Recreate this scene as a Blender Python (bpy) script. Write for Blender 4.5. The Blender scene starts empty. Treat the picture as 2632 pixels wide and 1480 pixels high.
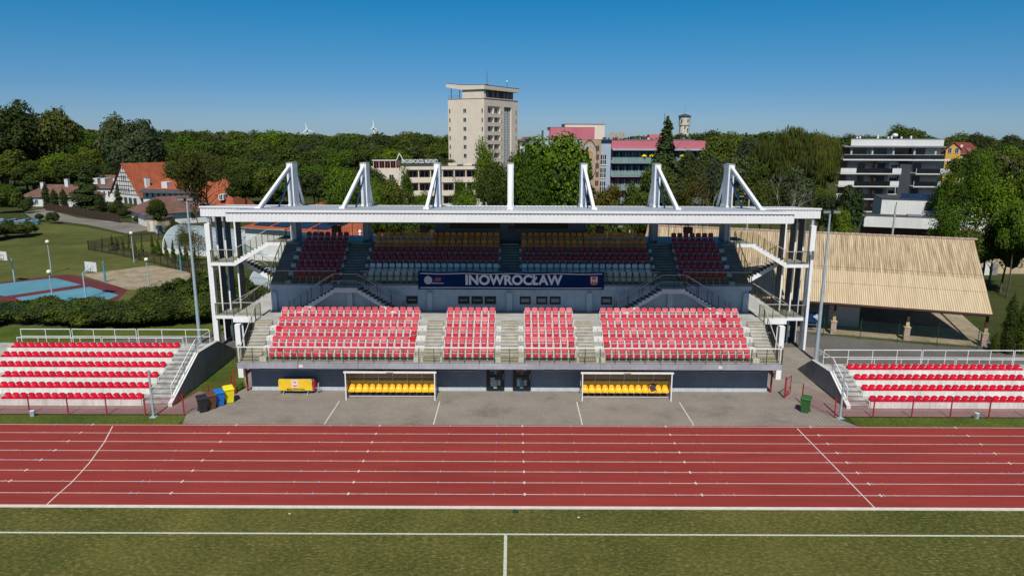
import bpy, bmesh, math, random
import numpy as np
from mathutils import Vector, Matrix
R = math.radians
rnd = random.Random(7)
sc = bpy.context.scene
col = sc.collection
# ------------------------------------------------------------ camera
CX, CH, FP, PITCH, ROLL = 0.15, 17.65, 1800.0, R(12.16), R(0.2)
Fv = Vector((0, math.cos(PITCH), -math.sin(PITCH)))
r0 = Vector((1, 0, 0)); u0 = Vector((0, math.sin(PITCH), math.cos(PITCH)))
Rv = r0 * math.cos(ROLL) + u0 * math.sin(ROLL)
Uv = u0 * math.cos(ROLL) - r0 * math.sin(ROLL)
C0 = Vector((CX, 0, CH))
def ray(px, py):
    return Fv + Rv * ((px - 1316) / FP) - Uv * ((py - 740) / FP)
def G(px, py, z=0.0):
    """world point at height z seen at that image pixel"""
    d = ray(px, py); t = (z - CH) / d.z
    return C0 + d * t
def atY(px, py, Y):
    d = ray(px, py); return C0 + d * (Y / d.y)
cam = bpy.data.objects.new('camera', bpy.data.cameras.new('camera')); col.objects.link(cam)
cam.data.sensor_width = 36; cam.data.lens = 36 * FP / 2632
cam.data.clip_start = 0.5; cam.data.clip_end = 6000
M = Matrix((Rv, Uv, -Fv)).transposed().to_4x4(); M.translation = C0
cam.matrix_world = M
sc.camera = cam
# ------------------------------------------------------------ light
SUN_EL, SUN_AZ = 51.0, 1.5     # sun stands behind the camera
sun = bpy.data.objects.new('sun', bpy.data.lights.new('sun', 'SUN')); col.objects.link(sun)
sun.data.energy = 4.6; sun.data.angle = R(0.53); sun.data.color = (1, .955, .88)
dv = Vector((math.sin(R(SUN_AZ)) * math.cos(R(SUN_EL)), math.cos(R(SUN_AZ)) * math.cos(R(SUN_EL)), -math.sin(R(SUN_EL))))
sun.rotation_euler = dv.to_track_quat('-Z', 'Y').to_euler()
w = bpy.data.worlds.new('World'); sc.world = w; w.use_nodes = True
nt = w.node_tree; nt.nodes.clear()
sky = nt.nodes.new('ShaderNodeTexSky'); sky.sky_type = 'NISHITA'; sky.sun_disc = False
sky.sun_elevation = R(SUN_EL); sky.sun_rotation = R(180 + SUN_AZ); sky.altitude = 100; sky.air_density = 1.0
sky.dust_density = 0.6; sky.ozone_density = 1.6
tc = nt.nodes.new('ShaderNodeTexCoord'); sp = nt.nodes.new('ShaderNodeSeparateXYZ')
rp = nt.nodes.new('ShaderNodeValToRGB')
el = rp.color_ramp.elements
K_ = 0.85
stops = [(0, (.62, .90, 1.38)), (.016, (.49, .76, 1.25)), (.037, (.375, .635, 1.09)), (.064, (.28, .566, .987)), (.1025, (.201, .558, .908)), (.14, (.129, .558, .897)),
         (.175, (.073, .552, .891)), (.24, (.08, .50, .80)), (.40, (.40, .52, .62)), (1.0, (.60, .66, .72))]
el[0].position, el[0].color = 0.0, (*[c * K_ for c in stops[0][1]], 1)
el[1].position, el[1].color = 1.0, (*[c * K_ for c in stops[-1][1]], 1)
for p_, c_ in stops[1:-1]:
    e = el.new(p_); e.color = (*[c * K_ for c in c_], 1)
mx = nt.nodes.new('ShaderNodeMix'); mx.data_type = 'RGBA'; mx.blend_type = 'MULTIPLY'; mx.inputs[0].default_value = 1
bg = nt.nodes.new('ShaderNodeBackground'); bg.inputs[1].default_value = 0.10
ow = nt.nodes.new('ShaderNodeOutputWorld')
L = nt.links
L.new(tc.outputs['Generated'], sp.inputs[0]); L.new(sp.outputs['Z'], rp.inputs[0])
L.new(sky.outputs[0], mx.inputs[6]); L.new(rp.outputs[0], mx.inputs[7])
L.new(mx.outputs[2], bg.inputs[0]); L.new(bg.outputs[0], ow.inputs[0])
sc.view_settings.view_transform = 'Standard'; sc.view_settings.look = 'None'; sc.view_settings.exposure = 0
sc.cycles.max_bounces = 6; sc.cycles.transparent_max_bounces = 16; sc.cycles.diffuse_bounces = 3
try: sc.cycles.use_denoising = True
except Exception: pass
# ------------------------------------------------------------ materials
def srgb(r, g, b):
    f = lambda c: (c / 255 / 12.92) if c / 255 <= .04045 else ((c / 255 + .055) / 1.055) ** 2.4
    return (f(r), f(g), f(b), 1)
def c4(c): return (c[0], c[1], c[2], 1)
class NT:
    def __init__(s, name):
        s.m = bpy.data.materials.new(name); s.m.use_nodes = True; s.t = s.m.node_tree
        s.b = s.t.nodes['Principled BSDF']; s.out = s.t.nodes['Material Output']
        s.co = s.t.nodes.new('ShaderNodeTexCoord')
    def n(s, kind, **kw):
        x = s.t.nodes.new(kind)
        for k, v in kw.items(): setattr(x, k, v)
        return x
    def l(s, a, b): s.t.links.new(a, b)
    def map(s, scale=(1, 1, 1), rot=(0, 0, 0), src='Object'):
        mp = s.n('ShaderNodeMapping'); mp.inputs['Scale'].default_value = scale; mp.inputs['Rotation'].default_value = rot
        s.l(s.co.outputs[src], mp.inputs[0]); return mp.outputs[0]
    def noise(s, scale, vec=None, detail=4, rough=.6):
        x = s.n('ShaderNodeTexNoise'); x.inputs['Scale'].default_value = scale; x.inputs['Detail'].default_value = detail
        x.inputs['Roughness'].default_value = rough
        s.l(vec if vec is not None else s.co.outputs['Object'], x.inputs['Vector']); return x.outputs['Fac']
    def ramp(s, fac, stops):
        x = s.n('ShaderNodeValToRGB'); e = x.color_ramp.elements
        e[0].position, e[0].color = stops[0][0], c4(stops[0][1]); e[1].position, e[1].color = stops[-1][0], c4(stops[-1][1])
        for p, c in stops[1:-1]: q = e.new(p); q.color = c4(c)
        s.l(fac, x.inputs[0]); return x.outputs[0]
    def mix(s, a, b, fac, mode='MIX'):
        x = s.n('ShaderNodeMix', data_type='RGBA', blend_type=mode)
        for i, v in ((6, a), (7, b)):
            if isinstance(v, (tuple, list)): x.inputs[i].default_value = c4(v)
            else: s.l(v, x.inputs[i])
        if isinstance(fac, (int, float)): x.inputs[0].default_value = fac
        else: s.l(fac, x.inputs[0])
        return x.outputs[2]
    def bump(s, h, strength=.3, dist=.02):
        x = s.n('ShaderNodeBump'); x.inputs['Strength'].default_value = strength; x.inputs['Distance'].default_value = dist
        s.l(h, x.inputs['Height']); s.l(x.outputs[0], s.b.inputs['Normal'])
    def fin(s, colr, rough=.8, metal=0, spec=None):
        if isinstance(colr, (tuple, list)): s.b.inputs['Base Color'].default_value = c4(colr)
        else: s.l(colr, s.b.inputs['Base Color'])
        s.b.inputs['Roughness'].default_value = rough; s.b.inputs['Metallic'].default_value = metal
        if spec is not None: s.b.inputs['Specular IOR Level'].default_value = spec
        return s.m
def sc_(c, k): return tuple(min(1, x * k) for x in c[:3])
def weathered(name, c, var=.25, scale=1.5, rough=.8, metal=0, streak=0, bump=0, spec=None, island=0):
    """plain paint, render or concrete with blotches, grain and optional vertical run-off streaks"""
    s = NT(name)
    a = s.ramp(s.noise(scale, detail=6), [(.3, sc_(c, 1 - var)), (.7, sc_(c, 1 + var * .5))])
    a = s.mix(a, s.ramp(s.noise(scale * 14, detail=2), [(.35, (.86, .86, .86)), (.65, (1.04, 1.04, 1.04))]), min(1, var * 2.6), 'MULTIPLY')
    if streak:
        v = s.map((3.5, 3.5, .18))
        a = s.mix(a, s.ramp(s.noise(1.2, v, 5, .7), [(.45, (1, 1, 1)), (.75, (.45, .43, .40))]), streak, 'MULTIPLY')
    if island:
        g = s.n('ShaderNodeNewGeometry')
        a = s.mix(a, s.ramp(g.outputs['Random Per Island'], [(0, (1 - island,) * 3), (1, (1 + island * .3,) * 3)]), 1, 'MULTIPLY')
    if bump: s.bump(s.noise(scale * 20, detail=5), bump)
    return s.fin(a, rough, metal, spec)
def objvar(name, c, var, rough=.4, hue=None):
    """paint that differs a little from one object to the next"""
    s = NT(name); oi = s.n('ShaderNodeObjectInfo')
    lo = hue if hue else sc_(c, 1 - var)
    a = s.ramp(oi.outputs['Random'], [(0, lo), (.5, c), (1, sc_(c, 1 + var))])
    a = s.mix(a, s.ramp(s.noise(9, detail=3), [(.3, (.8, .8, .8)), (.7, (1.1, 1.1, 1.1))]), .8, 'MULTIPLY')
    return s.fin(a, rough)
MT = {}
MT['white_panel'] = weathered('white_panel', (.76, .77, .78), .05, .25, .5, streak=.08)
MT['roof_sheet'] = weathered('roof_sheet', (.56, .59, .62), .10, .35, .45)
MT['white_paint'] = weathered('white_paint', (.82, .82, .82), .08, 1.2, .55, streak=.22)
MT['white_mast'] = weathered('white_mast', (.70, .72, .75), .10, .9, .6, streak=.38)
MT['mast_cap'] = weathered('mast_cap', (.38, .36, .34), .3, 2, .85, streak=.6)
MT['stay_blue_and_shade'] = weathered('stay_blue_and_shade', (.08, .22, .38), .2, 2, .5)
MT['grey_render'] = weathered('grey_render', (.20, .235, .285), .18, .8, .85, streak=.2)
MT['grey_blue'] = weathered('grey_blue', (.46, .53, .60), .14, .8, .8, streak=.3)
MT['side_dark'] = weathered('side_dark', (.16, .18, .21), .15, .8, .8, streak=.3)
MT['skirting'] = weathered('skirting', (.50, .55, .60), .15, 2, .7, streak=.3)
MT['fascia_grey'] = weathered('fascia_grey', (.34, .345, .39), .30, .22, .55, streak=.25)
MT['concrete'] = weathered('concrete', (.43, .43, .40), .25, .9, .9, streak=.15, bump=.2)
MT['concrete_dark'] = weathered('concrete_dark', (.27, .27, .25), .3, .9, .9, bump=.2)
MT['step_concrete'] = weathered('step_concrete', (.44, .42, .36), .3, 1.6, .92, bump=.25)
MT['terrace_white'] = weathered('terrace_white', (.72, .72, .68), .16, .9, .85, streak=.5)
MT['terrace_tread'] = weathered('terrace_tread', (.42, .42, .38), .35, 1.4, .9)
MT['terrace_step'] = weathered('terrace_step', (.45, .44, .41), .55, 1.7, .9, bump=.3)
MT['rampart_grey'] = weathered('rampart_grey', (.27, .28, .31), .25, .7, .9, streak=.4)
MT['steel'] = weathered('steel', (.46, .45, .44), .12, 5, .35, .15)
MT['steel_dark'] = weathered('steel_dark', (.12, .115, .11), .2, 5, .45, .6)
MT['galv'] = weathered('galv', (.40, .50, .56), .15, 3, .5, .25)
MT['rail_white'] = weathered('rail_white', (.74, .76, .78), .12, 3, .45)
MT['black'] = weathered('black', (.012, .013, .015), .2, 3, .6)
MT['dark_glass'] = weathered('dark_glass', (.012, .014, .018), .3, .6, .12)
MT['sill'] = weathered('sill', (.42, .45, .47), .1, 3, .6)
MT['red_post'] = weathered('red_post', (.33, .015, .03), .2, 4, .5)
MT['asphalt'] = weathered('asphalt', (.125, .118, .105), .35, .18, .95, bump=.3)
MT['road'] = weathered('road', (.20, .18, .155), .35, .12, .95, bump=.3)
MT['turquoise_floor'] = weathered('turquoise_floor', (.10, .42, .60), .2, .8, .4)
MT['red_seat'] = objvar('red_seat', (.60, .075, .095), .18, .38, hue=(.74, .23, .24))
MT['red_pan'] = objvar('red_pan', (.62, .035, .065), .25, .4, hue=(.50, .018, .04))
MT['bright_red'] = objvar('bright_red', (.62, .004, .02), .1, .3)
MT['bucket_red'] = objvar('bucket_red', (.50, .004, .024), .14, .25)
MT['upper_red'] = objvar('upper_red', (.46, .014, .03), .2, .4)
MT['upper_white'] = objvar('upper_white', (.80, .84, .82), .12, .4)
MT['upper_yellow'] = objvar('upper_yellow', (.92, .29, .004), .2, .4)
MT['seat_frame'] = weathered('seat_frame', (.60, .60, .60), .1, 5, .4)
MT['bench_yellow'] = objvar('bench_yellow', (.95, .47, .02), .06, .35)
MT['bin_black'] = weathered('bin_black', (.018, .02, .026), .2, 3, .5)
MT['bin_brown'] = weathered('bin_brown', (.13, .055, .03), .25, 3, .55)
MT['bin_blue'] = weathered('bin_blue', (.012, .15, .50), .15, 3, .45)
MT['bin_yellow'] = weathered('bin_yellow', (.80, .70, .01), .12, 3, .45)
MT['bin_green'] = weathered('bin_green', (.03, .115, .025), .2, 3, .5)
MT['cloth_yellow'] = weathered('cloth_yellow', (.80, .52, .02), .12, 2, .7)
MT['banner_blue'] = weathered('banner_blue', (.006, .030, .120), .4, .5, .9, spec=.1)
MT['letter_white'] = weathered('letter_white', (.80, .82, .88), .06, 2, .6)
MT['crest_red'] = weathered('crest_red', (.55, .01, .02), .1, 3, .6)
MT['crest_white'] = weathered('crest_white', (.8, .8, .82), .05, 3, .6)
MT['crest_orange'] = weathered('crest_orange', (.85, .33, .01), .1, 3, .6)
MT['sign_red'] = weathered('sign_red', (.62, .10, .12), .1, 3, .6)
MT['jacket'] = weathered('jacket', (.05, .035, .06), .4, 8, .9)
MT['wood_dark'] = weathered('wood_dark', (.045, .022, .014), .4, 2, .85, streak=.3)
MT['beam_brown'] = weathered('beam_brown', (.07, .03, .02), .3, 3, .8)
MT['pool_water'] = weathered('pool_water', (.05, .45, .42), .1, 1, .1)
MT['gold'] = weathered('gold', (.50, .24, .04), .3, 3, .6)
MT['cream'] = weathered('cream', (.70, .61, .50), .08, .3, .85, streak=.18)
MT['cream_dark'] = weathered('cream_dark', (.42, .31, .21), .15, .4, .85, streak=.2)
MT['plaster_white'] = weathered('plaster_white', (.66, .67, .66), .10, .3, .85, streak=.2)
MT['plaster_grey'] = weathered('plaster_grey', (.52, .51, .49), .1, .3, .85, streak=.15)
MT['pink'] = weathered('pink', (.52, .15, .19), .12, .25, .8, streak=.2)
MT['pink_dark'] = weathered('pink_dark', (.34, .03, .06), .15, .3, .8)
MT['pale_blue'] = weathered('pale_blue', (.36, .43, .52), .1, .3, .8, streak=.15)
MT['balcony_glass'] = weathered('balcony_glass', (.22, .32, .30), .15, .5, .3)
MT['yellow_wall'] = weathered('yellow_wall', (.62, .34, .06), .1, .4, .85)
MT['ivory_wall'] = weathered('ivory_wall', (.62, .54, .36), .1, .4, .85)
MT['anthracite'] = weathered('anthracite', (.045, .05, .058), .2, .4, .8)
MT['mid_grey'] = weathered('mid_grey', (.22, .22, .23), .15, .4, .85)
MT['brown_wall'] = weathered('brown_wall', (.11, .055, .045), .2, .4, .85)
MT['solar'] = weathered('solar', (.012, .03, .075), .3, .8, .18)
MT['window_glass'] = weathered('window_glass', (.035, .045, .055), .5, .35, .12)
MT['frame_white'] = weathered('frame_white', (.68, .70, .72), .05, 2, .6)
MT['lamp_globe'] = weathered('lamp_globe', (.80, .76, .55), .1, 5, .3)
MT['wall_yellow'] = weathered('wall_yellow', (.50, .40, .24), .25, .5, .9, streak=.4)
MT['shed_cream'] = weathered('shed_cream', (.55, .46, .28), .35, 1.5, .9, streak=.5)
MT['tower_stone'] = weathered('tower_stone', (.62, .57, .49), .2, .25, .9, streak=.4)
MT['bark'] = weathered('bark', (.10, .075, .055), .3, 2, .95, bump=.5)
MT['bark_pale'] = weathered('bark_pale', (.27, .255, .225), .3, 2, .9)
MT['brick_pier'] = weathered('brick_pier', (.52, .38, .32), .4, 3, .9)
MT['turbine_white'] = weathered('turbine_white', (.8, .8, .8), .05, 1, .5)
MT['green_wire'] = weathered('green_wire', (.012, .05, .035), .2, 3, .5)
MT['mark_white'] = weathered('mark_white', (.66, .61, .56), .15, 2, .7)
MT['mark_yellow'] = weathered('mark_yellow', (.50, .30, .06), .15, 2, .7)
MT['mark_blue'] = weathered('mark_blue', (.34, .38, .55), .15, 2, .7)
MT['mark_grey'] = weathered('mark_grey', (.42, .38, .38), .15, 2, .7)
MT['poster_a'] = weathered('poster_a', (.42, .44, .46), .4, 6, .6)
MT['poster_b'] = weathered('poster_b', (.10, .25, .34), .5, 6, .6)
MT['poster_c'] = weathered('poster_c', (.35, .14, .14), .5, 6, .6)
MT['blue_plastic'] = weathered('blue_plastic', (.05, .30, .42), .3, 2, .4)
MT['red_car'] = weathered('red_car', (.5, .01, .02), .05, 2, .2)
MT['hub_metal'] = weathered('hub_metal', (.3, .3, .3), .2, 3, .3, .7)

def glass_mat(name, tint, fac, gl_rough=.05):
    s = NT(name); t = s.n('ShaderNodeBsdfTransparent'); t.inputs[0].default_value = c4(tint)
    g = s.n('ShaderNodeBsdfGlossy'); g.inputs['Roughness'].default_value = gl_rough; g.inputs[0].default_value = (.7, .75, .75, 1)
    m = s.n('ShaderNodeMixShader'); m.inputs[0].default_value = fac
    s.l(t.outputs[0], m.inputs[1]); s.l(g.outputs[0], m.inputs[2]); s.l(m.outputs[0], s.out.inputs[0]); return s.m
MT['rail_glass'] = glass_mat('rail_glass', (.84, .84, .76), .035)
def diffuse_glass(name, colr, fac):
    s = NT(name); t = s.n('ShaderNodeBsdfTransparent'); t.inputs[0].default_value = c4(sc_(colr, 1.6))
    s.b.inputs['Base Color'].default_value = c4(colr); s.b.inputs['Roughness'].default_value = .25
    m = s.n('ShaderNodeMixShader'); m.inputs[0].default_value = fac
    s.l(t.outputs[0], m.inputs[1]); s.l(s.b.outputs[0], m.inputs[2]); s.l(m.outputs[0], s.out.inputs[0]); return s.m
MT['dugout_sheet'] = diffuse_glass('dugout_sheet', (.36, .27, .14), .84)
MT['dugout_gold'] = diffuse_glass('dugout_gold', (.80, .50, .10), .40)
MT['pool_cover'] = diffuse_glass('pool_cover', (.40, .47, .50), .72)
def mesh_mat(name, colr, step, width):
    """welded wire: object X/Z grid with holes"""
    s = NT(name); sx = s.n('ShaderNodeSeparateXYZ'); s.l(s.co.outputs['Object'], sx.inputs[0])
    fs = []
    for ax, st in (('X', step[0]), ('Z', step[1])):
        m = s.n('ShaderNodeMath', operation='PINGPONG'); m.inputs[1].default_value = st / 2; s.l(sx.outputs[ax], m.inputs[0])
        q = s.n('ShaderNodeMath', operation='LESS_THAN'); q.inputs[1].default_value = width / 2; s.l(m.outputs[0], q.inputs[0]); fs.append(q.outputs[0])
    mxm = s.n('ShaderNodeMath', operation='MAXIMUM'); s.l(fs[0], mxm.inputs[0]); s.l(fs[1], mxm.inputs[1])
    t = s.n('ShaderNodeBsdfTransparent'); s.b.inputs['Base Color'].default_value = c4(colr); s.b.inputs['Roughness'].default_value = .6
    m = s.n('ShaderNodeMixShader'); s.l(mxm.outputs[0], m.inputs[0]); s.l(t.outputs[0], m.inputs[1]); s.l(s.b.outputs[0], m.inputs[2])
    s.l(m.outputs[0], s.out.inputs[0]); return s.m
MT['red_mesh'] = mesh_mat('red_mesh', (.30, .01, .04), (.05, .20), .0075)
MT['green_mesh'] = mesh_mat('green_mesh', (.01, .05, .035), (.05, .2), .006)
MT['brown_mesh'] = mesh_mat('brown_mesh', (.05, .03, .025), (.10, .12), .028)

def hazard():
    s = NT('hazard_stripe'); wv = s.n('ShaderNodeTexWave', wave_type='BANDS', bands_direction='X')
    wv.inputs['Scale'].default_value = 2.1; s.l(s.map((1, 0, 0), (0, 0, R(0))), wv.inputs[0])
    mp = s.map((1, 1.6, 1.6)); 
    sx = s.n('ShaderNodeSeparateXYZ'); s.l(s.co.outputs['Object'], sx.inputs[0])
    a = s.n('ShaderNodeMath', operation='ADD'); s.l(sx.outputs['X'], a.inputs[0]); s.l(sx.outputs['Z'], a.inputs[1])
    a2 = s.n('ShaderNodeMath', operation='ADD'); s.l(a.outputs[0], a2.inputs[0]); s.l(sx.outputs['Y'], a2.inputs[1])
    m = s.n('ShaderNodeMath', operation='PINGPONG'); m.inputs[1].default_value = .065; s.l(a2.outputs[0], m.inputs[0])
    q = s.n('ShaderNodeMath', operation='LESS_THAN'); q.inputs[1].default_value = .030; s.l(m.outputs[0], q.inputs[0])
    return s.fin(s.mix((.75, .66, .45), (.015, .014, .012), q.outputs[0]), .8)
MT['hazard'] = hazard()

def grass_mat(name, dark, mid, dry, dryamt=.5, big=.12):
    s = NT(name)
    a = s.ramp(s.noise(big, detail=5), [(.35, dark), (.6, mid)])
    fine = s.map((3.0, 7.0, 3.0))
    f = s.noise(1.3, fine, 6, .72)
    a = s.mix(a, dry, s.ramp(f, [(.52 - .06 * dryamt, (0, 0, 0)), (.72 - .10 * dryamt, (1, 1, 1))]))
    a = s.mix(a, s.ramp(s.noise(5, detail=5, rough=.8), [(.3, (.42, .45, .4)), (.68, (1.35, 1.32, 1.25))]), .9, 'MULTIPLY')
    a = s.mix(a, s.ramp(s.noise(.35, detail=3), [(.35, (.72, .78, .7)), (.65, (1.2, 1.15, 1.1))]), .6, 'MULTIPLY')
    s.bump(s.noise(9, detail=6, rough=.8), .5, .04)
    return s.fin(a, .95, spec=.1)
MT['pitch_grass'] = grass_mat('pitch_grass', (.062, .076, .016), (.094, .100, .024), (.205, .165, .070), .62)
MT['lawn'] = grass_mat('lawn', (.062, .080, .020), (.105, .118, .034), (.17, .155, .06), .35, .07)
MT['verge'] = grass_mat('verge', (.045, .085, .012), (.085, .12, .02), (.17, .15, .05), .3, .2)
MT['rough_ground'] = grass_mat('rough_ground', (.030, .045, .012), (.055, .070, .02), (.10, .085, .04), .3, .03)
def track_mat():
    s = NT('track_rubber')
    a = s.ramp(s.noise(.10, s.map((1, 2.5, 1)), 5), [(.3, (.236, .031, .026)), (.7, (.288, .040, .033))])
    a = s.mix(a, s.ramp(s.noise(30, detail=3), [(.3, (.72, .72, .72)), (.7, (1.18, 1.18, 1.18))]), .8, 'MULTIPLY')
    a = s.mix(a, s.ramp(s.noise(.8, s.map((.25, 3, 1)), 6, .75), [(.35, (.84, .84, .84)), (.68, (1.10, 1.10, 1.12))]), .9, 'MULTIPLY')
    a = s.mix(a, s.ramp(s.noise(.28, s.map((.5, 1.2, 1)), 8, .8), [(.28, (.66, .66, .68)), (.42, (1, 1, 1)), (.62, (1, 1, 1)), (.78, (1.16, 1.22, 1.22))]), .8, 'MULTIPLY')
    s.bump(s.noise(60), .3, .01)
    return s.fin(a, .9, spec=.25)
MT['track'] = track_mat()
def paver_mat(name, c1, c2, mortar, sx=.2, sy=.1, rot=0, bw=.012, offs=.5):
    s = NT(name); br = s.n('ShaderNodeTexBrick'); br.inputs['Scale'].default_value = 1
    br.inputs['Brick Width'].default_value = sx; br.inputs['Row Height'].default_value = sy; br.inputs['Mortar Size'].default_value = bw
    br.inputs['Color1'].default_value = c4(c1); br.inputs['Color2'].default_value = c4(c2); br.inputs['Mortar'].default_value = c4(mortar)
    br.offset = offs
    s.l(s.map((1, 1, 1), (0, 0, rot)), br.inputs[0])
    a = s.mix(br.outputs[0], s.ramp(s.noise(.45, detail=6, rough=.65), [(.28, (.60, .58, .56)), (.45, (.96, .96, .95)), (.7, (1.16, 1.15, 1.13))]), .9, 'MULTIPLY')
    a = s.mix(a, s.ramp(s.noise(.12, s.map((.3, 2, 1)), 4), [(.35, (.86, .86, .87)), (.65, (1.08, 1.07, 1.05))]), .8, 'MULTIPLY')
    return s.fin(a, .92)
MT['apron'] = paver_mat('apron', (.345, .305, .262), (.290, .256, .220), (.165, .145, .124), .24, .14, R(0), .03)
MT['pink_paver'] = paver_mat('pink_paver', (.30, .22, .20), (.25, .185, .17), (.14, .105, .10), .2, .1, 0, .012)
def line_grass():
    s = NT('chalk_line'); f = s.noise(14, detail=5, rough=.8)
    return s.fin(s.ramp(f, [(.36, (.20, .23, .10)), (.5, (.50, .54, .46)), (.7, (.64, .67, .62))]), .9)
MT['chalk'] = line_grass()
def sand_mat():
    s = NT('sand'); a = s.ramp(s.noise(.5, detail=8, rough=.8), [(.35, (.15, .14, .07)), (.5, (.30, .24, .16)), (.7, (.42, .35, .25))])
    return s.fin(s.mix(a, s.ramp(s.noise(6), [(.3, (.7, .7, .7)), (.7, (1.2, 1.2, 1.2))]), .6, 'MULTIPLY'), .95)
MT['sand'] = sand_mat()
def court_mat(name, c, var):
    return weathered(name, c, var, .25, .8)
MT['court_red'] = court_mat('court_red', (.13, .018, .022), .3)
MT['court_blue'] = court_mat('court_blue', (.09, .26, .33), .22)
def tile_roof(name, c1, c2, dark):
    s = NT(name); br = s.n('ShaderNodeTexBrick'); br.inputs['Scale'].default_value = 1
    br.inputs['Brick Width'].default_value = .35; br.inputs['Row Height'].default_value = .35; br.inputs['Mortar Size'].default_value = .05
    br.inputs['Color1'].default_value = c4(c1); br.inputs['Color2'].default_value = c4(c2); br.inputs['Mortar'].default_value = c4(dark)
    mp = s.n('ShaderNodeMapping'); s.l(s.co.outputs['UV'], mp.inputs[0]); s.l(mp.outputs[0], br.inputs[0])
    a = s.mix(br.outputs[0], s.ramp(s.noise(.5, detail=6), [(.3, (.62, .62, .62)), (.7, (1.2, 1.15, 1.1))]), .8, 'MULTIPLY')
    return s.fin(a, .85)
MT['orange_tile'] = tile_roof('orange_tile', (.46, .115, .04), (.36, .085, .03), (.16, .04, .02))
MT['brown_tile'] = tile_roof('brown_tile', (.24, .125, .095), (.17, .09, .07), (.08, .04, .035))
MT['red_tile'] = tile_roof('red_tile', (.27, .045, .03), (.21, .035, .03), (.10, .02, .02))
def corrugated_old():
    s = NT('fibre_cement'); sx = s.n('ShaderNodeSeparateXYZ'); s.l(s.co.outputs['UV'], sx.inputs[0])
    base = s.ramp(s.noise(2.0, s.map((.9, .12, 1), src='UV'), 7, .75), [(.3, (.43, .33, .20)), (.5, (.55, .44, .29)), (.72, (.63, .53, .37))])
    dirt = s.ramp(s.noise(3.0, s.map((2.2, .10, 1), src='UV'), 6, .7), [(.38, (1, 1, 1)), (.68, (.30, .26, .19))])
    up = s.n('ShaderNodeMath', operation='GREATER_THAN'); up.inputs[1].default_value = 4.3; s.l(sx.outputs['Y'], up.inputs[0])
    m = s.mix((1, 1, 1), dirt, s.ramp(up.outputs[0], [(0, (.25, .25, .25)), (1, (.95, .95, .95))]))
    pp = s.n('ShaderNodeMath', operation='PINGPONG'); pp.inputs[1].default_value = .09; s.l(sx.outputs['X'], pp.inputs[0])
    rb = s.ramp(pp.outputs[0], [(0, (.55, .52, .47)), (.03, (.74, .71, .66)), (.05, (1.06, 1.06, 1.06))])  # valleys darkened in colour to paint the shading between ribs
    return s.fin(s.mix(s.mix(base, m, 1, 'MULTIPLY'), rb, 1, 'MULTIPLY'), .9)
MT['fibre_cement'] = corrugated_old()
def leaf_mat(name, c, var=.34, transl=.18, hue=(1.35, 1.15, .6)):
    s = NT(name); g = s.n('ShaderNodeNewGeometry'); oi = s.n('ShaderNodeObjectInfo')
    a = s.ramp(g.outputs['Random Per Island'], [(0, sc_(c, 1 - var)), (.55, c), (1, tuple(c[i] * hue[i] * 1.1 for i in range(3)))])
    a = s.mix(a, s.ramp(oi.outputs['Random'], [(0, (.60, .66, .62)), (.5, (.95, 1.0, .9)), (1, (1.40, 1.26, .92))]), 1, 'MULTIPLY')
    a = s.mix(a, s.ramp(s.noise(.35, detail=3), [(.35, (.66, .7, .66)), (.65, (1.2, 1.18, 1.1))]), .8, 'MULTIPLY')
    s.l(a, s.b.inputs['Base Color']); s.b.inputs['Roughness'].default_value = .7; s.b.inputs['Specular IOR Level'].default_value = .12
    t = s.n('ShaderNodeBsdfTranslucent'); s.l(a, t.inputs[0])
    m = s.n('ShaderNodeMixShader'); m.inputs[0].default_value = transl
    s.l(s.b.outputs[0], m.inputs[1]); s.l(t.outputs[0], m.inputs[2]); s.l(m.outputs[0], s.out.inputs[0]); return s.m
MT['leaf_mid'] = leaf_mat('leaf_mid', (.064, .095, .020))
MT['leaf_bright'] = leaf_mat('leaf_bright', (.078, .140, .012))
MT['leaf_dark'] = leaf_mat('leaf_dark', (.050, .070, .024))
MT['leaf_grey'] = leaf_mat('leaf_grey', (.066, .085, .048), hue=(1.1, 1.15, 1.0))
MT['leaf_willow'] = leaf_mat('leaf_willow', (.094, .108, .024))
MT['leaf_olive'] = leaf_mat('leaf_olive', (.072, .070, .016), hue=(1.3, 1.05, .7))
MT['leaf_conifer'] = leaf_mat('leaf_conifer', (.034, .055, .020), transl=.05)
MT['leaf_copper'] = leaf_mat('leaf_copper', (.16, .055, .02))
MT['leaf_core_shade'] = weathered('leaf_core_shade', (.028, .042, .012), .3, 1, .95, spec=.05)  # dark inner lumps paint the shade inside crowns and stop see-through
def worn_line():
    s = NT('worn_line'); f = s.noise(2.2, detail=8, rough=.8)
    return s.fin(s.ramp(f, [(.30, (.36, .16, .14)), (.42, (.60, .50, .46)), (.65, (.70, .66, .62))]), .8)
MT['worn_line'] = worn_line()
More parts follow.
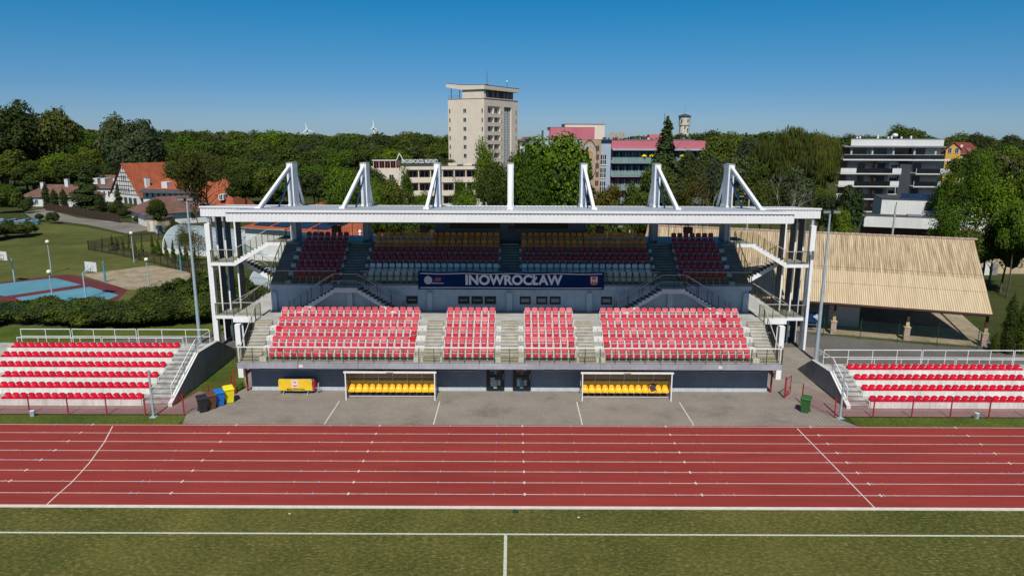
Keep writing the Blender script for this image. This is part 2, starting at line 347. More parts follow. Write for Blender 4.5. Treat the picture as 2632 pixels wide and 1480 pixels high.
# ------------------------------------------------------------ mesh builder
class MB:
    def __init__(s): s.v = []; s.f = []; s.mi = []; s.mats = []; s.uv = {}; s.smooth = set()
    def slot(s, m):
        if m not in s.mats: s.mats.append(m)
        return s.mats.index(m)
    def face(s, pts, m, uv=None):
        i = len(s.v); s.v += [tuple(p) for p in pts]; s.f.append(tuple(range(i, i + len(pts)))); s.mi.append(s.slot(m))
        if uv: s.uv[len(s.f) - 1] = uv
    def poly(s, verts, faces, m, smooth=False):
        i = len(s.v); s.v += [tuple(p) for p in verts]
        for f in faces:
            s.f.append(tuple(i + k for k in f)); s.mi.append(s.slot(m))
            if smooth: s.smooth.add(len(s.f) - 1)
    def box(s, x0, x1, y0, y1, z0, z1, m):
        s.poly([(x0, y0, z0), (x1, y0, z0), (x1, y1, z0), (x0, y1, z0), (x0, y0, z1), (x1, y0, z1), (x1, y1, z1), (x0, y1, z1)],
               [(3, 2, 1, 0), (4, 5, 6, 7), (0, 1, 5, 4), (1, 2, 6, 5), (2, 3, 7, 6), (3, 0, 4, 7)], m)
    def bar(s, a, b, w, h, m, up=(0, 0, 1)):
        a = Vector(a); b = Vector(b); d = (b - a).normalized(); u = Vector(up)
        if abs(d.dot(u)) > .98: u = Vector((0, 1, 0))
        x = d.cross(u).normalized() * (w / 2); y = x.cross(d).normalized() * (h / 2)
        vs = [a - x - y, a + x - y, a + x + y, a - x + y, b - x - y, b + x - y, b + x + y, b - x + y]
        s.poly(vs, [(0, 1, 2, 3), (7, 6, 5, 4), (4, 5, 1, 0), (5, 6, 2, 1), (6, 7, 3, 2), (7, 4, 0, 3)], m)
    def tube(s, a, b, r0, r1, m, n=8, cap=True):
        a = Vector(a); b = Vector(b); d = (b - a).normalized(); u = Vector((0, 0, 1)) if abs(d.z) < .95 else Vector((1, 0, 0))
        x = d.cross(u).normalized(); y = x.cross(d)
        vs = []
        for p, r in ((a, r0), (b, r1)):
            for k in range(n):
                t = 2 * math.pi * k / n; vs.append(p + x * (r * math.cos(t)) + y * (r * math.sin(t)))
        fs = [(k, (k + 1) % n, n + (k + 1) % n, n + k) for k in range(n)]
        s.poly(vs, fs, m, True)
        if cap: s.poly([vs[n + k] for k in range(n)], [tuple(range(n))], m); s.poly([vs[k] for k in range(n)], [tuple(reversed(range(n)))], m)
    def prism(s, pts, vec, m):
        """closed polygon pts swept along vec"""
        n = len(pts); v = Vector(vec); a = [Vector(p) for p in pts]; b = [p + v for p in a]
        s.poly(a + b, [tuple(reversed(range(n))), tuple(range(n, 2 * n))] + [(k, (k + 1) % n, n + (k + 1) % n, n + k) for k in range(n)], m)
    def sphere(s, c, r, m, n=10, k=6, sq=(1, 1, 1)):
        vs = []; fs = []
        for i in range(k + 1):
            th = math.pi * i / k
            for j in range(n):
                ph = 2 * math.pi * j / n
                vs.append((c[0] + r * sq[0] * math.sin(th) * math.cos(ph), c[1] + r * sq[1] * math.sin(th) * math.sin(ph), c[2] + r * sq[2] * math.cos(th)))
        for i in range(k):
            for j in range(n): fs.append((i * n + j, (i + 1) * n + j, (i + 1) * n + (j + 1) % n, i * n + (j + 1) % n))
        s.poly(vs, fs, m, True)
    def mesh(s, name):
        me = bpy.data.meshes.new(name); me.from_pydata(s.v, [], s.f)
        for m in s.mats: me.materials.append(MT[m])
        me.polygons.foreach_set('material_index', s.mi)
        if s.smooth: me.polygons.foreach_set('use_smooth', [i in s.smooth for i in range(len(s.f))])
        if s.uv:
            ul = me.uv_layers.new(name='UVMap')
            for fi, uv in s.uv.items():
                p = me.polygons[fi]
                for li, c in zip(p.loop_indices, uv): ul.data[li].uv = c
        me.update(); return me
    def build(s, name, parent=None, loc=None, rot=None):
        o = bpy.data.objects.new(name, s.mesh(name)); col.objects.link(o)
        if parent is not None: o.parent = parent
        if loc is not None: o.location = loc
        if rot is not None: o.rotation_euler = rot
        return o
def tag(o, label=None, cat=None, group=None, kind=None):
    if label: o['label'] = label
    if cat: o['category'] = cat
    if group: o['group'] = group
    if kind: o['kind'] = kind
    return o
def empty(name, loc=(0, 0, 0), rz=0, label=None, cat=None, group=None):
    o = bpy.data.objects.new(name, None); col.objects.link(o); o.location = loc; o.rotation_euler = (0, 0, rz)
    o.empty_display_size = .3
    return tag(o, label, cat, group)
def dup(root, loc=None, rz=None, label=None, group=None, kids=None):
    c = root.copy(); col.objects.link(c)
    if loc is not None: c.location = loc
    if rz is not None: c.rotation_euler = (0, 0, rz)
    if label: c['label'] = label
    if group: c['group'] = group
    def rec(src, dst):
        for ch in KIDS.get(src.name, []):
            d = ch.copy(); col.objects.link(d); d.parent = dst; rec(ch, d)
    rec(root, c); return c
KIDS = {}
def reg(root):
    KIDS[root.name] = [o for o in list(col.objects) if o.parent == root]
    for k in KIDS[root.name]: reg(k)
def text(name, body, size, m, parent, loc, rot, ext=.004, offset=0, sx=1, shear=0, spacing=1):
    cu = bpy.data.curves.new('t', 'FONT'); cu.body = body; cu.size = size; cu.extrude = ext; cu.offset = offset
    cu.align_x = 'CENTER'; cu.align_y = 'CENTER'; cu.shear = shear; cu.space_character = spacing
    o = bpy.data.objects.new('t', cu); col.objects.link(o)
    bpy.context.view_layer.update()
    me = bpy.data.meshes.new_from_object(o.evaluated_get(bpy.context.evaluated_depsgraph_get()))
    bpy.data.objects.remove(o)
    q = bpy.data.objects.new(name, me); col.objects.link(q); me.materials.clear(); me.materials.append(MT[m])
    q.location = loc; q.rotation_euler = rot; q.scale = (sx, 1, 1)
    if parent is not None: q.parent = parent
    return q
ORD = ['', 'first', 'second', 'third', 'fourth', 'fifth', 'sixth', 'seventh', 'eighth', 'ninth', 'tenth', 'eleventh', 'twelfth', 'thirteenth', 'fourteenth',
       'fifteenth', 'sixteenth', 'seventeenth', 'eighteenth', 'nineteenth', 'twentieth', 'twenty-first', 'twenty-second', 'twenty-third', 'twenty-fourth', 'twenty-fifth', 'twenty-sixth', 'twenty-seventh', 'twenty-eighth', 'twenty-ninth', 'thirtieth']
# ------------------------------------------------------------ ground
def sheet(name, pts, z, m, kind='structure', parent=None, label=None):
    b = MB(); b.face([(p[0], p[1], z) for p in pts], m); o = b.build(name, parent)
    if kind: o['kind'] = kind
    if label: o['label'] = label
    return o
def rect(x0, x1, y0, y1): return [(x0, y0), (x1, y0), (x1, y1), (x0, y1)]
def g2(*pp): return [tuple(G(x, y)[:2]) for x, y in pp]
# base sheet subdivided mildly so it stays robust
sheet('ground', rect(-2500, 2500, -200, 5000), -.03, 'rough_ground')
sheet('pitch', rect(-80, 80, 8, 31.0), 0, 'pitch_grass')
track = sheet('running_track', rect(-90, 90, 31.19, 41.08), .004, 'track')
b = MB(); b.box(-90, 90, 31.0, 31.19, -.02, .05, 'mark_white'); b.build('track_kerb', track)
for k in range(1, 9):
    y = 31.2 + 1.22 * k
    b = MB(); b.face([(-90, y - .025, .008), (90, y - .025, .008), (90, y + .025, .008), (-90, y + .025, .008)], 'worn_line'); b.build('lane_line', track)
def strip(pts, w, z, m, name, parent):
    b = MB(); P = [Vector((p[0], p[1], 0)) for p in pts]
    L_, R_ = [], []
    for i, p in enumerate(P):
        d = (P[min(i + 1, len(P) - 1)] - P[max(i - 1, 0)]).normalized(); nrm = Vector((-d.y, d.x, 0)) * w / 2
        L_.append(p + nrm); R_.append(p - nrm)
    for i in range(len(P) - 1):
        b.face([(R_[i].x, R_[i].y, z), (R_[i + 1].x, R_[i + 1].y, z), (L_[i + 1].x, L_[i + 1].y, z), (L_[i].x, L_[i].y, z)], m)
    return b.build(name, parent)
strip(g2((289.7, 1094.7), (268, 1136.6), (250, 1161), (232.5, 1186), (209.5, 1212), (182.4, 1241), (148, 1270.5), (117.5, 1298.6)), .06, .012, 'worn_line', 'start_curve', track)
strip(g2((2049, 1101), (2147, 1201), (2247.5, 1304)), .06, .012, 'worn_line', 'break_line', track)
marks = [(205, 'b'), (370, 'g'), (395, 'w'), (622, 'y'), (792, 'y'), (972, 'b'), (1003, 'g'), (1145, 'w'), (1338, 'y'), (1632, 'g'), (1740, 'b'), (1890, 'w'), (1965, 'y'), (2048, 'y'), (2256, 'g'), (2499, 'b'), (2546, 'y')]
marks += [(x + 2576, c) for x, c in ((53, 'w'), (178, 'y'), (303, 'g'), (552, 'y'), (683, 'b'), (793, 'w'), (885, 'y'), (928, 'g'), (1445, 'b'), (1537, 'w'), (1552, 'g'), (1597, 'y'), (2180, 'g'), (2210, 'b'), (2280, 'w'), (2305, 'y'))]
cm = {'w': 'mark_white', 'y': 'mark_yellow', 'b': 'mark_blue', 'g': 'mark_grey'}
b = MB()
for k in range(1, 9):
    y = 31.2 + 1.22 * k
    for xz, c in marks:
        X = G(xz / 1.957, 1115.5).x; hh, ww = (.13, .045) if c == 'w' else (.10, .03)
        b.face([(X - ww, y - hh, .016), (X + ww, y - hh, .016), (X + ww, y + hh, .016), (X - ww, y + hh, .016)], cm[c])
b.build('exchange_marks', track)
pl = bpy.data.objects['pitch']
b = MB(); b.face([(-80, 28.73, .006), (80, 28.73, .006), (80, 28.85, .006), (-80, 28.85, .006)], 'chalk'); b.build('touch_line', pl)
b = MB(); b.face([(-.07 - .1, 8, .006), (.07 - .1, 8, .006), (.07 - .1, 28.715, .006), (-.07 - .1, 28.715, .006)], 'chalk'); b.build('halfway_line', pl)
# pavements
S_ = 1.018   # scale about the camera position for everything carried by the stand
def T(x, y, z): return (CX + S_ * (x - CX), S_ * y, CH - S_ * (CH - z))
apr = sheet('apron_paving', [(-20.5, 41.1), (21.9, 41.1), (21.0, 42.6), (22.42, 43.9), (22.42, 52), (26.5, 56.5), (26.5, 58), (-22.0, 58), (-20.0, 50), (-18.9, 47.6), (-19.4, 46.3), (-21, 42.86)], .002, 'apron')
for X in (-11.6, -4.75, 4.6, 11.6):
    b = MB(); b.face([(X - .035, 41.15, .007), (X + .035, 41.15, .007), (X + .035, 45.1, .007), (X - .035, 45.1, .007)], 'mark_white'); b.build('painted_line', apr)
sheet('terrace_path', [(-80, 42.55), (-20.95, 42.7), (-19.25, 46.3), (-22.0, 46.9), (-22.4, 44.3), (-80, 44.3)], .004, 'pink_paver')
p2 = sheet('terrace_path', [(80, 42.55), (20.9, 42.7), (19.9, 44.9), (19.2, 46.0), (20.4, 47.2), (22.25, 44.3), (80, 44.3)], .006, 'pink_paver')
sheet('grass_verge', rect(-80, -20.75, 41.1, 42.53), .0, 'verge')
sheet('grass_verge', rect(21.9, 80, 41.1, 42.53), .0, 'verge')
sheet('grass_bank', [(-22.45, 43.5), (-19.2, 46.5), (-18.9, 50.2), (-20.5, 55.5), (-22.5, 56.5)], -.002, 'verge')
sheet('asphalt_yard', [(21.5, 49), (70, 49), (70, 55.5), (44, 57.2), (36, 59.2), (29, 62), (24, 66), (19, 70), (-22, 70), (-22, 57)], -.004, 'asphalt')
sheet('asphalt_path', [(-80, 53.0), (-22, 53.0), (-18, 58), (-18, 62), (-27, 61.2), (-40, 58.5), (-80, 57)], -.006, 'asphalt')
sheet('grass_strip', [(-80, 57), (-40, 58.5), (-27, 61.2), (-18, 62), (-18, 68), (-80, 67)], -.010, 'verge')
sheet('grass_strip', [(70, 55.52), (44, 57.22), (36, 59.22), (29, 62.02), (30, 63), (43, 58.8), (70, 57)], .0, 'verge')
# ============================================================ GRANDSTAND
GS = empty('grandstand', T(0, 44.9, 0), 0, 'two-tier grandstand with white flat roof, seven masts and open stair towers', 'grandstand')
OFF = Vector((0, -44.9, 0))
GS.scale = (S_, S_, S_)
GSI = (Matrix.Translation(Vector(T(0, 44.9, 0))) @ Matrix.Scale(S_, 4)).inverted()
def gp(b, name, parent=None, label=None, world=False):
    """part of the grandstand, modelled in world coordinates"""
    o = b.build(name, parent or GS)
    if world: o.matrix_parent_inverse = GSI
    elif parent is None: o.location = OFF
    if label: o['label'] = label
    return o
W1 = 18.3
# ground storey
b = MB(); b.box(-W1, W1, 47.2, 58.5, .28, 2.2, 'grey_render'); gp(b, 'front_wall', label='dark grey ground floor wall under the front terrace', world=True)
b = MB()
for x0, x1 in ((-W1, -1.66), (-.36, .22), (1.52, W1)): b.box(x0, x1, 47.17, 47.3, 0, .285, 'skirting')
gp(b, 'skirting', world=True)
# slot windows under the fascia
slots = [(-17.3 + 1.02 * k, .86) for k in range(4)] + [(-9.9, .8), (-7.35, .8)] + [(-4.85 + 1.03 * k, .8) for k in range(3)]
slots = slots + [(-x, w_) for x, w_ in slots]
for x, w_ in slots:
    b = MB(); b.box(x - w_ / 2, x + w_ / 2, 47.16, 47.22, 1.53, 1.9, 'black'); b.box(x - w_ / 2 - .02, x + w_ / 2 + .02, 47.12, 47.2, 1.48, 1.53, 'sill'); gp(b, 'window', world=True)
def door(x0, x1, posters):
    b = MB(); fy = 47.12
    b.box(x0, x0 + .14, fy, 47.22, 0, 2.19, 'black'); b.box(x1 - .14, x1, fy, 47.22, 0, 2.19, 'black')
    b.box(x0 + .14, x1 - .14, fy, 47.22, 2.05, 2.19, 'black'); b.box(x0 + .14, x1 - .14, fy, 47.22, 0, .12, 'black'); b.box(x0 + .14, x1 - .14, fy, 47.22, 1.05, 1.13, 'black')
    d = gp(b, 'door', world=True)
    b = MB(); b.box(x0 + .14, x1 - .14, 47.16, 47.19, .12, 1.05, 'dark_glass'); b.box(x0 + .14, x1 - .14, 47.16, 47.19, 1.13, 2.05, 'dark_glass'); b.build('glass_pane', d)
    if posters:
        rr = random.Random(posters)
        for (u, v, w_, h_) in ((.22, 1.45, .24, .5), (.5, 1.25, .2, .62), (.74, 1.5, .2, .45), (.24, .35, .22, .5), (.48, .2, .24, .62), (.76, .42, .2, .4), (.3, .86, .3, .14)):
            b = MB(); X = x0 + .14 + u * (x1 - x0 - .28); b.box(X - w_ / 2, X + w_ / 2, 47.148, 47.155, v, min(v + h_, 2.03) if v > 1.1 else min(v + h_, 1.03), rr.choice(['poster_a', 'poster_b', 'poster_c', 'poster_a'])); b.build('poster', d)
        b = MB(); b.tube((x1 - .07, 47.06, .9), (x1 - .07, 47.06, 1.3), .018, .018, 'steel'); b.build('handle', d)
door(-1.62, -.38, 3); door(.26, 1.48, 5)
for x in (-9.6, -8.6, 8.1, 9.1): door(x, x + .9, 0)
for x0, x1 in ((-1.55, -.5), (.35, 1.4)):
    b = MB(); b.box(x0, x1, 46.5, 47.0, .003, .016, 'mid_grey'); gp(b, 'doormat', world=True)
# lower deck: fascia panels, treads
b = MB(); b.box(-W1, W1, 45.0, 47.2, 2.40, 2.74, 'concrete_dark'); gp(b, 'terrace_slab')
nP = 9; xs = [-W1 + 2 * W1 * k / nP for k in range(nP + 1)]
for k in range(nP):
    b = MB(); b.box(xs[k] + .01, xs[k + 1] - .01, 44.86, 45.0, 2.39, 2.775, 'fascia_grey'); gp(b, 'fascia_panel')
for x in (-14.0, 14.15):
    b = MB(); b.box(x - .13, x + .13, 44.83, 44.86, 2.47, 2.67, 'mark_white'); gp(b, 'sign_plate')
b = MB(); b.box(.9, 1.25, 44.83, 44.86, 2.56, 2.66, 'steel'); gp(b, 'sign_plate')
E1, TR = 45.34, .79           # lower tier: first riser / tread
def low_edge(k): return E1 + TR * (k - 1)
aisles = [(-18.12, -16.95), (-5.85, -4.72), (-.6, .6), (4.72, 5.85), (16.95, 18.12)]
b = MB()
segs = [(-16.95, -5.85), (-4.72, -.6), (.6, 4.72), (5.85, 16.95)]
b.box(-W1, W1, 44.95, 45.9, 2.742, 2.75, 'concrete_dark')
for (x0, x1) in segs:
    for k in range(2, 6):
        y0 = low_edge(k); y1 = low_edge(k + 1) if k < 5 else y0 + .002
        if k < 5: b.box(x0, x1, y0, y1, 2.3, 2.75 + .5 * (k - 1), 'concrete')
    for k in range(1, 5):      # pale end blocks with the row numbers
        pass
gp(b, 'lower_tier')
b = MB(); y5 = low_edge(5)
b.box(-W1, W1, y5, 51.75, 4.2, 4.75, 'concrete')
gp(b, 'walkway')
# pale row blocks beside the aisles, numbered on the lower tier
def numblocks(sides, edge, z0, rows, name='row_block'):
    for (xa, xb) in sides:
        for k in range(1, rows + 1):
            y = edge(k) + .02; z = z0 + .5 * (k - 1)
            b = MB(); b.box(xa, xb, y - .0, y + .42, z - .02, z + .26, 'terrace_white'); o = gp(b, name)
            if rows == 4:
                text('row_number', str(k), .17, 'anthracite', o, ((xa + xb) / 2, y - .012, z + .11), (R(90), 0, 0), .002)
numblocks([(-16.94, -16.5), (-6.5, -5.86), (-4.71, -4.55), (-.95, -.61), (.61, .95), (4.55, 4.71), (5.86, 6.5), (16.5, 16.94)], low_edge, 2.75, 4)
def stair(x0, x1, yb, yt, zb, zt, n, m, name='stair', axis='y', parent=None, hz=True):
    b = MB(); dy = (yt - yb) / n; dz = (zt - zb) / n
    for k in range(n):
        ya = yb + dy * k; z1 = zb + dz * (k + 1)
        b.box(x0 + .003, x1 - .003, ya + .035, ya + dy + .03, z1 - dz - .12, z1 - .045, m); b.box(x0, x1, ya, ya + dy + (.0 if k == n - 1 else .034), z1 - .045, z1, m)
    o = gp(b, name)
    if hz:
        for (y, z) in ((yb + .002, zb), (yt - dy, zt)):
            q = MB(); q.box(x0 + .02, x1 - .02, y - .004, y + .12, z + (dz if z == zb else 0) - .10, z + (dz if z == zb else 0) + .004, 'hazard')
            q.build('hazard_stripe', o)
    return o
for x0, x1 in aisles: stair(x0, x1, E1 + .1, y5 + .1, 2.75, 4.75, 12, 'step_concrete')
# upper wall
b = MB(); b.box(-18.0, 18.0, 51.7, 52.0, 4.75, 6.45, 'grey_blue'); gp(b, 'rear_wall')
b = MB(); b.box(-18.0, 18.0, 51.62, 51.70, 6.08, 6.45, 'grey_blue'); gp(b, 'wall_beam')
b = MB(); b.box(-18.15, 18.15, 51.40, 52.3, 6.45, 6.75, 'grey_blue'); gp(b, 'upper_deck_edge')
for x in (-17.8, -12.1, -6.05, -.05, 6.0, 12.1, 17.8):
    b = MB(); b.box(x - .21, x + .21, 51.45, 51.70, 4.75, 6.2, 'grey_blue'); gp(b, 'pilaster')
for xa, xb in ((1178, 1207), (1212, 1241), (1246, 1275), (1336, 1364), (1378.6, 1407), (1413, 1441), (1045, 1073.6), (1545, 1573)):
    x0 = (xa - 1316) * .0295 + .15; x1 = (xb - 1316) * .0295 + .15
    b = MB(); b.box(x0, x1, 51.66, 51.72, 5.26, 5.86, 'black'); b.box(x0 - .02, x1 + .02, 51.62, 51.71, 5.21, 5.26, 'sill'); o = gp(b, 'window')
    b = MB()
    if xa > 1300: b.box(x0 + .10, x1 - .10, 51.650, 51.658, 5.40, 5.72, 'mid_grey')
    rr = random.Random(xa)
    x = x0 + .16
    while x < x1 - .18:
        w_ = rr.uniform(.03, .07); h_ = rr.uniform(.05, .11); b.box(x, x + w_, 51.640, 51.648, 5.53, 5.53 + h_, 'poster_a'); x += w_ + rr.uniform(.012, .03)
    b.build('window_film', o)
# upper tier
U1, UT = 51.7, .78
def up_edge(k): return U1 + UT * (k - 1)
uaisles = [(-18.1, -16.95), (-12.85, -11.2), (-.72, .72), (11.2, 12.85), (16.95, 18.1)]
b = MB()
for (x0, x1) in ((-16.95, -12.85), (-11.2, -.72), (.72, 11.2), (12.85, 16.95)):
    for k in range(2, 7):
        y0 = up_edge(k); y1 = up_edge(k + 1) if k < 6 else 56.2
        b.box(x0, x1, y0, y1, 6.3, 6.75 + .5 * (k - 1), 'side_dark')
b.box(-18.15, 18.15, 52.3, 53.2, 6.5, 6.752, 'concrete_dark')
gp(b, 'upper_tier')
b = MB(); b.box(-18.15, 18.15, 56.2, 60.4, 8.9, 9.25, 'turquoise_floor'); gp(b, 'gallery_floor')
numblocks([(-16.94, -16.55), (-13.0 - .05, -12.86 + .0), (-11.19, -10.95), (10.95, 11.19), (12.86, 13.05), (16.55, 16.94), (-.92, -.73), (.73, .92)], up_edge, 6.75, 5, 'row_block')
for x0, x1 in uaisles: stair(x0, x1, U1 + .1, 56.2, 6.75, 9.25, 15, 'concrete_dark', hz=True)
# side walls of the tiers
for s in (-1, 1):
    b = MB()
    xw = s * 18.2
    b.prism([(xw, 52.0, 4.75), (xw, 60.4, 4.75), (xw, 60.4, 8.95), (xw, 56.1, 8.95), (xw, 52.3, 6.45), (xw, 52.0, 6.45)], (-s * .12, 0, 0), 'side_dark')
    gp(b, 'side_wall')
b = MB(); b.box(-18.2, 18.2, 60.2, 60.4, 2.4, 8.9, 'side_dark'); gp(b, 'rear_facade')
# side walkways (level 2) carried on slim columns
for s in (-1, 1):
    b = MB(); xa, xb = sorted((s * 18.12, s * 20.25)); b.box(xa, xb, 49.6, 58.5, 4.55, 4.75, 'concrete')
    gp(b, 'side_walkway')
    b = MB(); b.box(xa, xb, 49.58, 49.9, 4.32, 4.76, 'white_paint'); xo = s * 20.1
    b.box(min(xo, xo + s * .17), max(xo, xo + s * .17), 49.9, 58.5, 4.32, 4.77, 'white_paint'); gp(b, 'edge_beam')
    b = MB(); b.box(s * 20.08 - .19, s * 20.08 + .19, 49.78, 50.2, 0, 4.08, 'white_paint'); gp(b, 'column', world=True)
# double stairs in front of the rear wall
for cx in (-12.1, 12.05):
    b = MB(); hw = .88
    b.box(cx - hw, cx + hw, 50.365, 51.40, 6.40, 6.75, 'white_paint')
    n = 12; run = 3.36 / n; rise = 2.0 / n
    for s in (-1, 1):
        for k in range(n - 1):
            xa = cx + s * (hw + run * k); xb = cx + s * (hw + run * (k + 1)); z1 = 6.75 - rise * (k + 1)
            b.box(min(xa, xb), max(xa, xb), 50.45, 51.36, z1 - .10, z1, 'side_dark')
        # saw-tooth stringer
        pts = [(cx + s * hw, 50.36, 6.75)]
        for k in range(n):
            xa = cx + s * (hw + run * k); pts += [(xa, 50.36, 6.75 - rise * (k + 1) + .0)] if k else [(xa, 50.36, 6.75 - rise)]
            pts.append((xa + s * run, 50.36, 6.75 - rise * (k + 1)))
        xe = cx + s * (hw + run * n)
        pts += [(xe, 50.36, 4.751), (xe - s * .75, 50.36, 4.751), (cx + s * hw, 50.36, 6.36)]
        pts = pts[1:] if pts[0] == pts[1] else pts
        if s < 0: pts = list(reversed(pts))
        b.prism(pts, (0, .10, 0), 'white_paint')
    gp(b, 'double_stair')
# railing builder ------------------------------------------------
def railing(pts, h=1.05, step=1.0, m='steel', glass=True, name='railing', parent=None, mid=False, single=True, gl='rail_glass', top=None):
    parent = parent or GS
    b = MB()
    off = Vector((0, 0, 0))
    P = [Vector(p) for p in pts]; U = Vector((0, 0, h))
    for i in range(len(P) - 1):
        b.bar(P[i] + U, P[i + 1] + U, .06 if top else .05, .06 if top else .05, top or m)
        if mid: b.bar(P[i] + U * .5, P[i + 1] + U * .5, .035, .035, m)
        elif glass: b.bar(P[i] + U * .07, P[i + 1] + U * .07, .03, .03, m)
    posts = []
    for i in range(len(P) - 1):
        L_ = (P[i + 1] - P[i]).length; n = max(1, round(L_ / step))
        for k in range(n + (1 if i == len(P) - 2 else 0)): posts.append(P[i].lerp(P[i + 1], k / n))
    o = b.build(name, parent)
    if parent is GS: o.location = OFF
    if single:
        pm = MB(); pm.box(-.022, .022, -.022, .022, -.02, h, 'steel_dark' if m == 'steel' else m); me = pm.mesh('post')
        for p in posts:
            q = bpy.data.objects.new('post', me); col.objects.link(q); q.parent = o; q.location = p
    else:
        pm = MB(); pm.box(-.02, .02, -.02, .02, -.02, h, 'steel_dark' if m == 'steel' else m); me = pm.mesh('baluster')
        for p in posts:
            q = bpy.data.objects.new('baluster', me); col.objects.link(q); q.parent = o; q.location = p
    if glass:
        g = MB()
        for i in range(len(P) - 1):
            a, c = P[i], P[i + 1]; g.face([a + U * .1, c + U * .1, c + U * .93, a + U * .93], gl)
        g.build('glass_panel', o)
    return o
railing([(-W1 + .05, 44.92, 2.775), (W1 - .05, 44.92, 2.775)], 1.1, 1.02, single=True, top='rail_white')
for a, c in ((-18.1, -13.0), (-11.2, 11.15), (12.9, 18.1)): railing([(a, 51.44, 6.75), (c, 51.44, 6.75)], 1.07, 1.0)
for cx in (-12.1, 12.05):
    hw = .88
    railing([(cx - hw - 3.3, 50.38, 4.76), (cx - hw, 50.38, 6.75), (cx + hw, 50.38, 6.75), (cx + hw + 3.3, 50.38, 4.76)], 1.05, 1.1, glass=False, mid=True, single=False)
    for s in (-1, 1): railing([(cx + s * (hw + 3.3), 51.38, 4.76), (cx + s * (hw + .2), 51.38, 6.55)], 1.0, 1.1, glass=False, mid=False, single=False)
for s in (-1, 1):
    railing([(s * 18.17, 45.4, 2.75), (s * 18.17, y5, 4.75)], 1.05, .9, single=False)
    railing([(s * 18.2, y5, 4.75), (s * 18.2, 49.6, 4.75), (s * 20.2, 49.62, 4.77), (s * 20.2, 57.0, 4.77)], 1.05, 1.0, single=False)
    railing([(s * 18.05, U1, 6.75), (s * 18.05, 56.1, 9.25)], 1.05, .9, single=False)
    railing([(s * W1, 44.92, 2.775), (s * W1, 45.5, 2.775)], 1.1, 1.0, single=False)
railing([(-18.1, 60.3, 9.25), (-6.3, 60.3, 9.25)], 1.1, 1.4, glass=False, single=False)
railing([(18.1, 60.3, 9.25), (6.3, 60.3, 9.25)], 1.1, 1.4, glass=False, single=False)
# ------------------------------------------------ stair towers
for s in (-1, 1):
    Yf, Yb = 56.2, 57.5
    def land(x0, x1, z, y0=Yf, y1=59.0):
        b = MB(); a, c = sorted((s * x0, s * x1)); b.box(a, c, y0, y1, z - .22, z - .003, 'concrete_dark'); b.box(a, c, y0 - .06, y0, z - .26, z, 'white_paint'); return gp(b, 'landing')
    land(22.5, 24.4, 7.58); land(22.5, 24.4, 3.13); land(18.1, 19.6, 9.25, 56.2, 60.3)
    def flight(x0, z0, x1, z1, y0, y1, fr):
        """x0 outer/low .. x1"""
        b = MB(); n = max(3, round(abs(z1 - z0) / .167)); dx = (x1 - x0) / n; dz = (z1 - z0) / n
        pts = []
        for k in range(n):
            a, c = sorted((s * (x0 + dx * k), s * (x0 + dx * (k + 1)))); zt = z0 + dz * (k + 1) if dz > 0 else z0 + dz * k
            b.box(a, c, y0 + .02, y1, zt - .09, zt - .002, 'step_concrete')
            za, zb_ = (z0 + dz * k, z0 + dz * (k + 1))
            pts += [(s * (x0 + dx * k), y0 - .05, zt), (s * (x0 + dx * (k + 1)), y0 - .05, zt)]
        pts += [(s * x1, y0 - .05, z1 - .30), (s * x0, y0 - .05, z0 - .30)]
        if s * dx > 0: pts = pts[::-1]
        b.prism(pts, (0, .06, 0), 'white_paint')
        p3 = [(s * x0, y0 + .02, z0 - .16), (s * x1, y0 + .02, z1 - .16), (s * x1, y1, z1 - .16), (s * x0, y1, z0 - .16)]
        b.face(p3, 'side_dark')
        return gp(b, 'stair_flight')
    flight(22.5, 7.58, 19.6, 9.25, Yf, Yb, 0)
    flight(22.5, 7.58, 20.1, 5.9 + .2, 57.6, 58.9, 0)
    flight(20.1, 6.1, 18.3, 4.75, 57.6, 58.9, 0)
    flight(22.5, 3.13, 20.25, 4.75, Yf, Yb, 0)
    flight(22.5, 3.13, 18.6, .0, 57.6, 58.9, 0)
    railing([(s * 24.35, Yf - .03, 7.58), (s * 22.5, Yf - .03, 7.58), (s * 19.6, Yf - .03, 9.25), (s * 18.15, Yf - .03, 9.25)], 1.05, .55, single=False)
    railing([(s * 24.35, Yf - .03, 3.13), (s * 22.5, Yf - .03, 3.13), (s * 20.3, Yf - .03, 4.75)], 1.05, .8, single=False)
    railing([(s * 22.5, 58.9, 7.58), (s * 18.4, 58.9, 4.75)], 1.05, .8, glass=False, mid=True, single=False)
    # outer column and fins; their shaded sides are painted dark, lit fronts white
    b = MB(); b.box(s * 24.5 - .21, s * 24.5 + .21, 56.25, 56.7, .3, 4.6, 'white_paint'); b.box(s * 24.5 - .20, s * 24.5 + .20, 56.26, 56.69, 4.6, 10.72, 'white_paint')
    b.box(s * 24.5 - .1, s * 24.5 + .1, 56.55, 56.69, 10.72, 11.35, 'galv'); gp(b, 'column')
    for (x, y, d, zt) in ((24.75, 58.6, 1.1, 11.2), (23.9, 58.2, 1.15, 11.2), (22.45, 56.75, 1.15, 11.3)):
        b = MB(); b.box(s * x - .06, s * x + .06, y, y + d, .3, zt, 'side_dark'); b.box(s * x - .06, s * x + .06, y - .006, y, .3, zt, 'white_paint'); gp(b, 'fin_column')
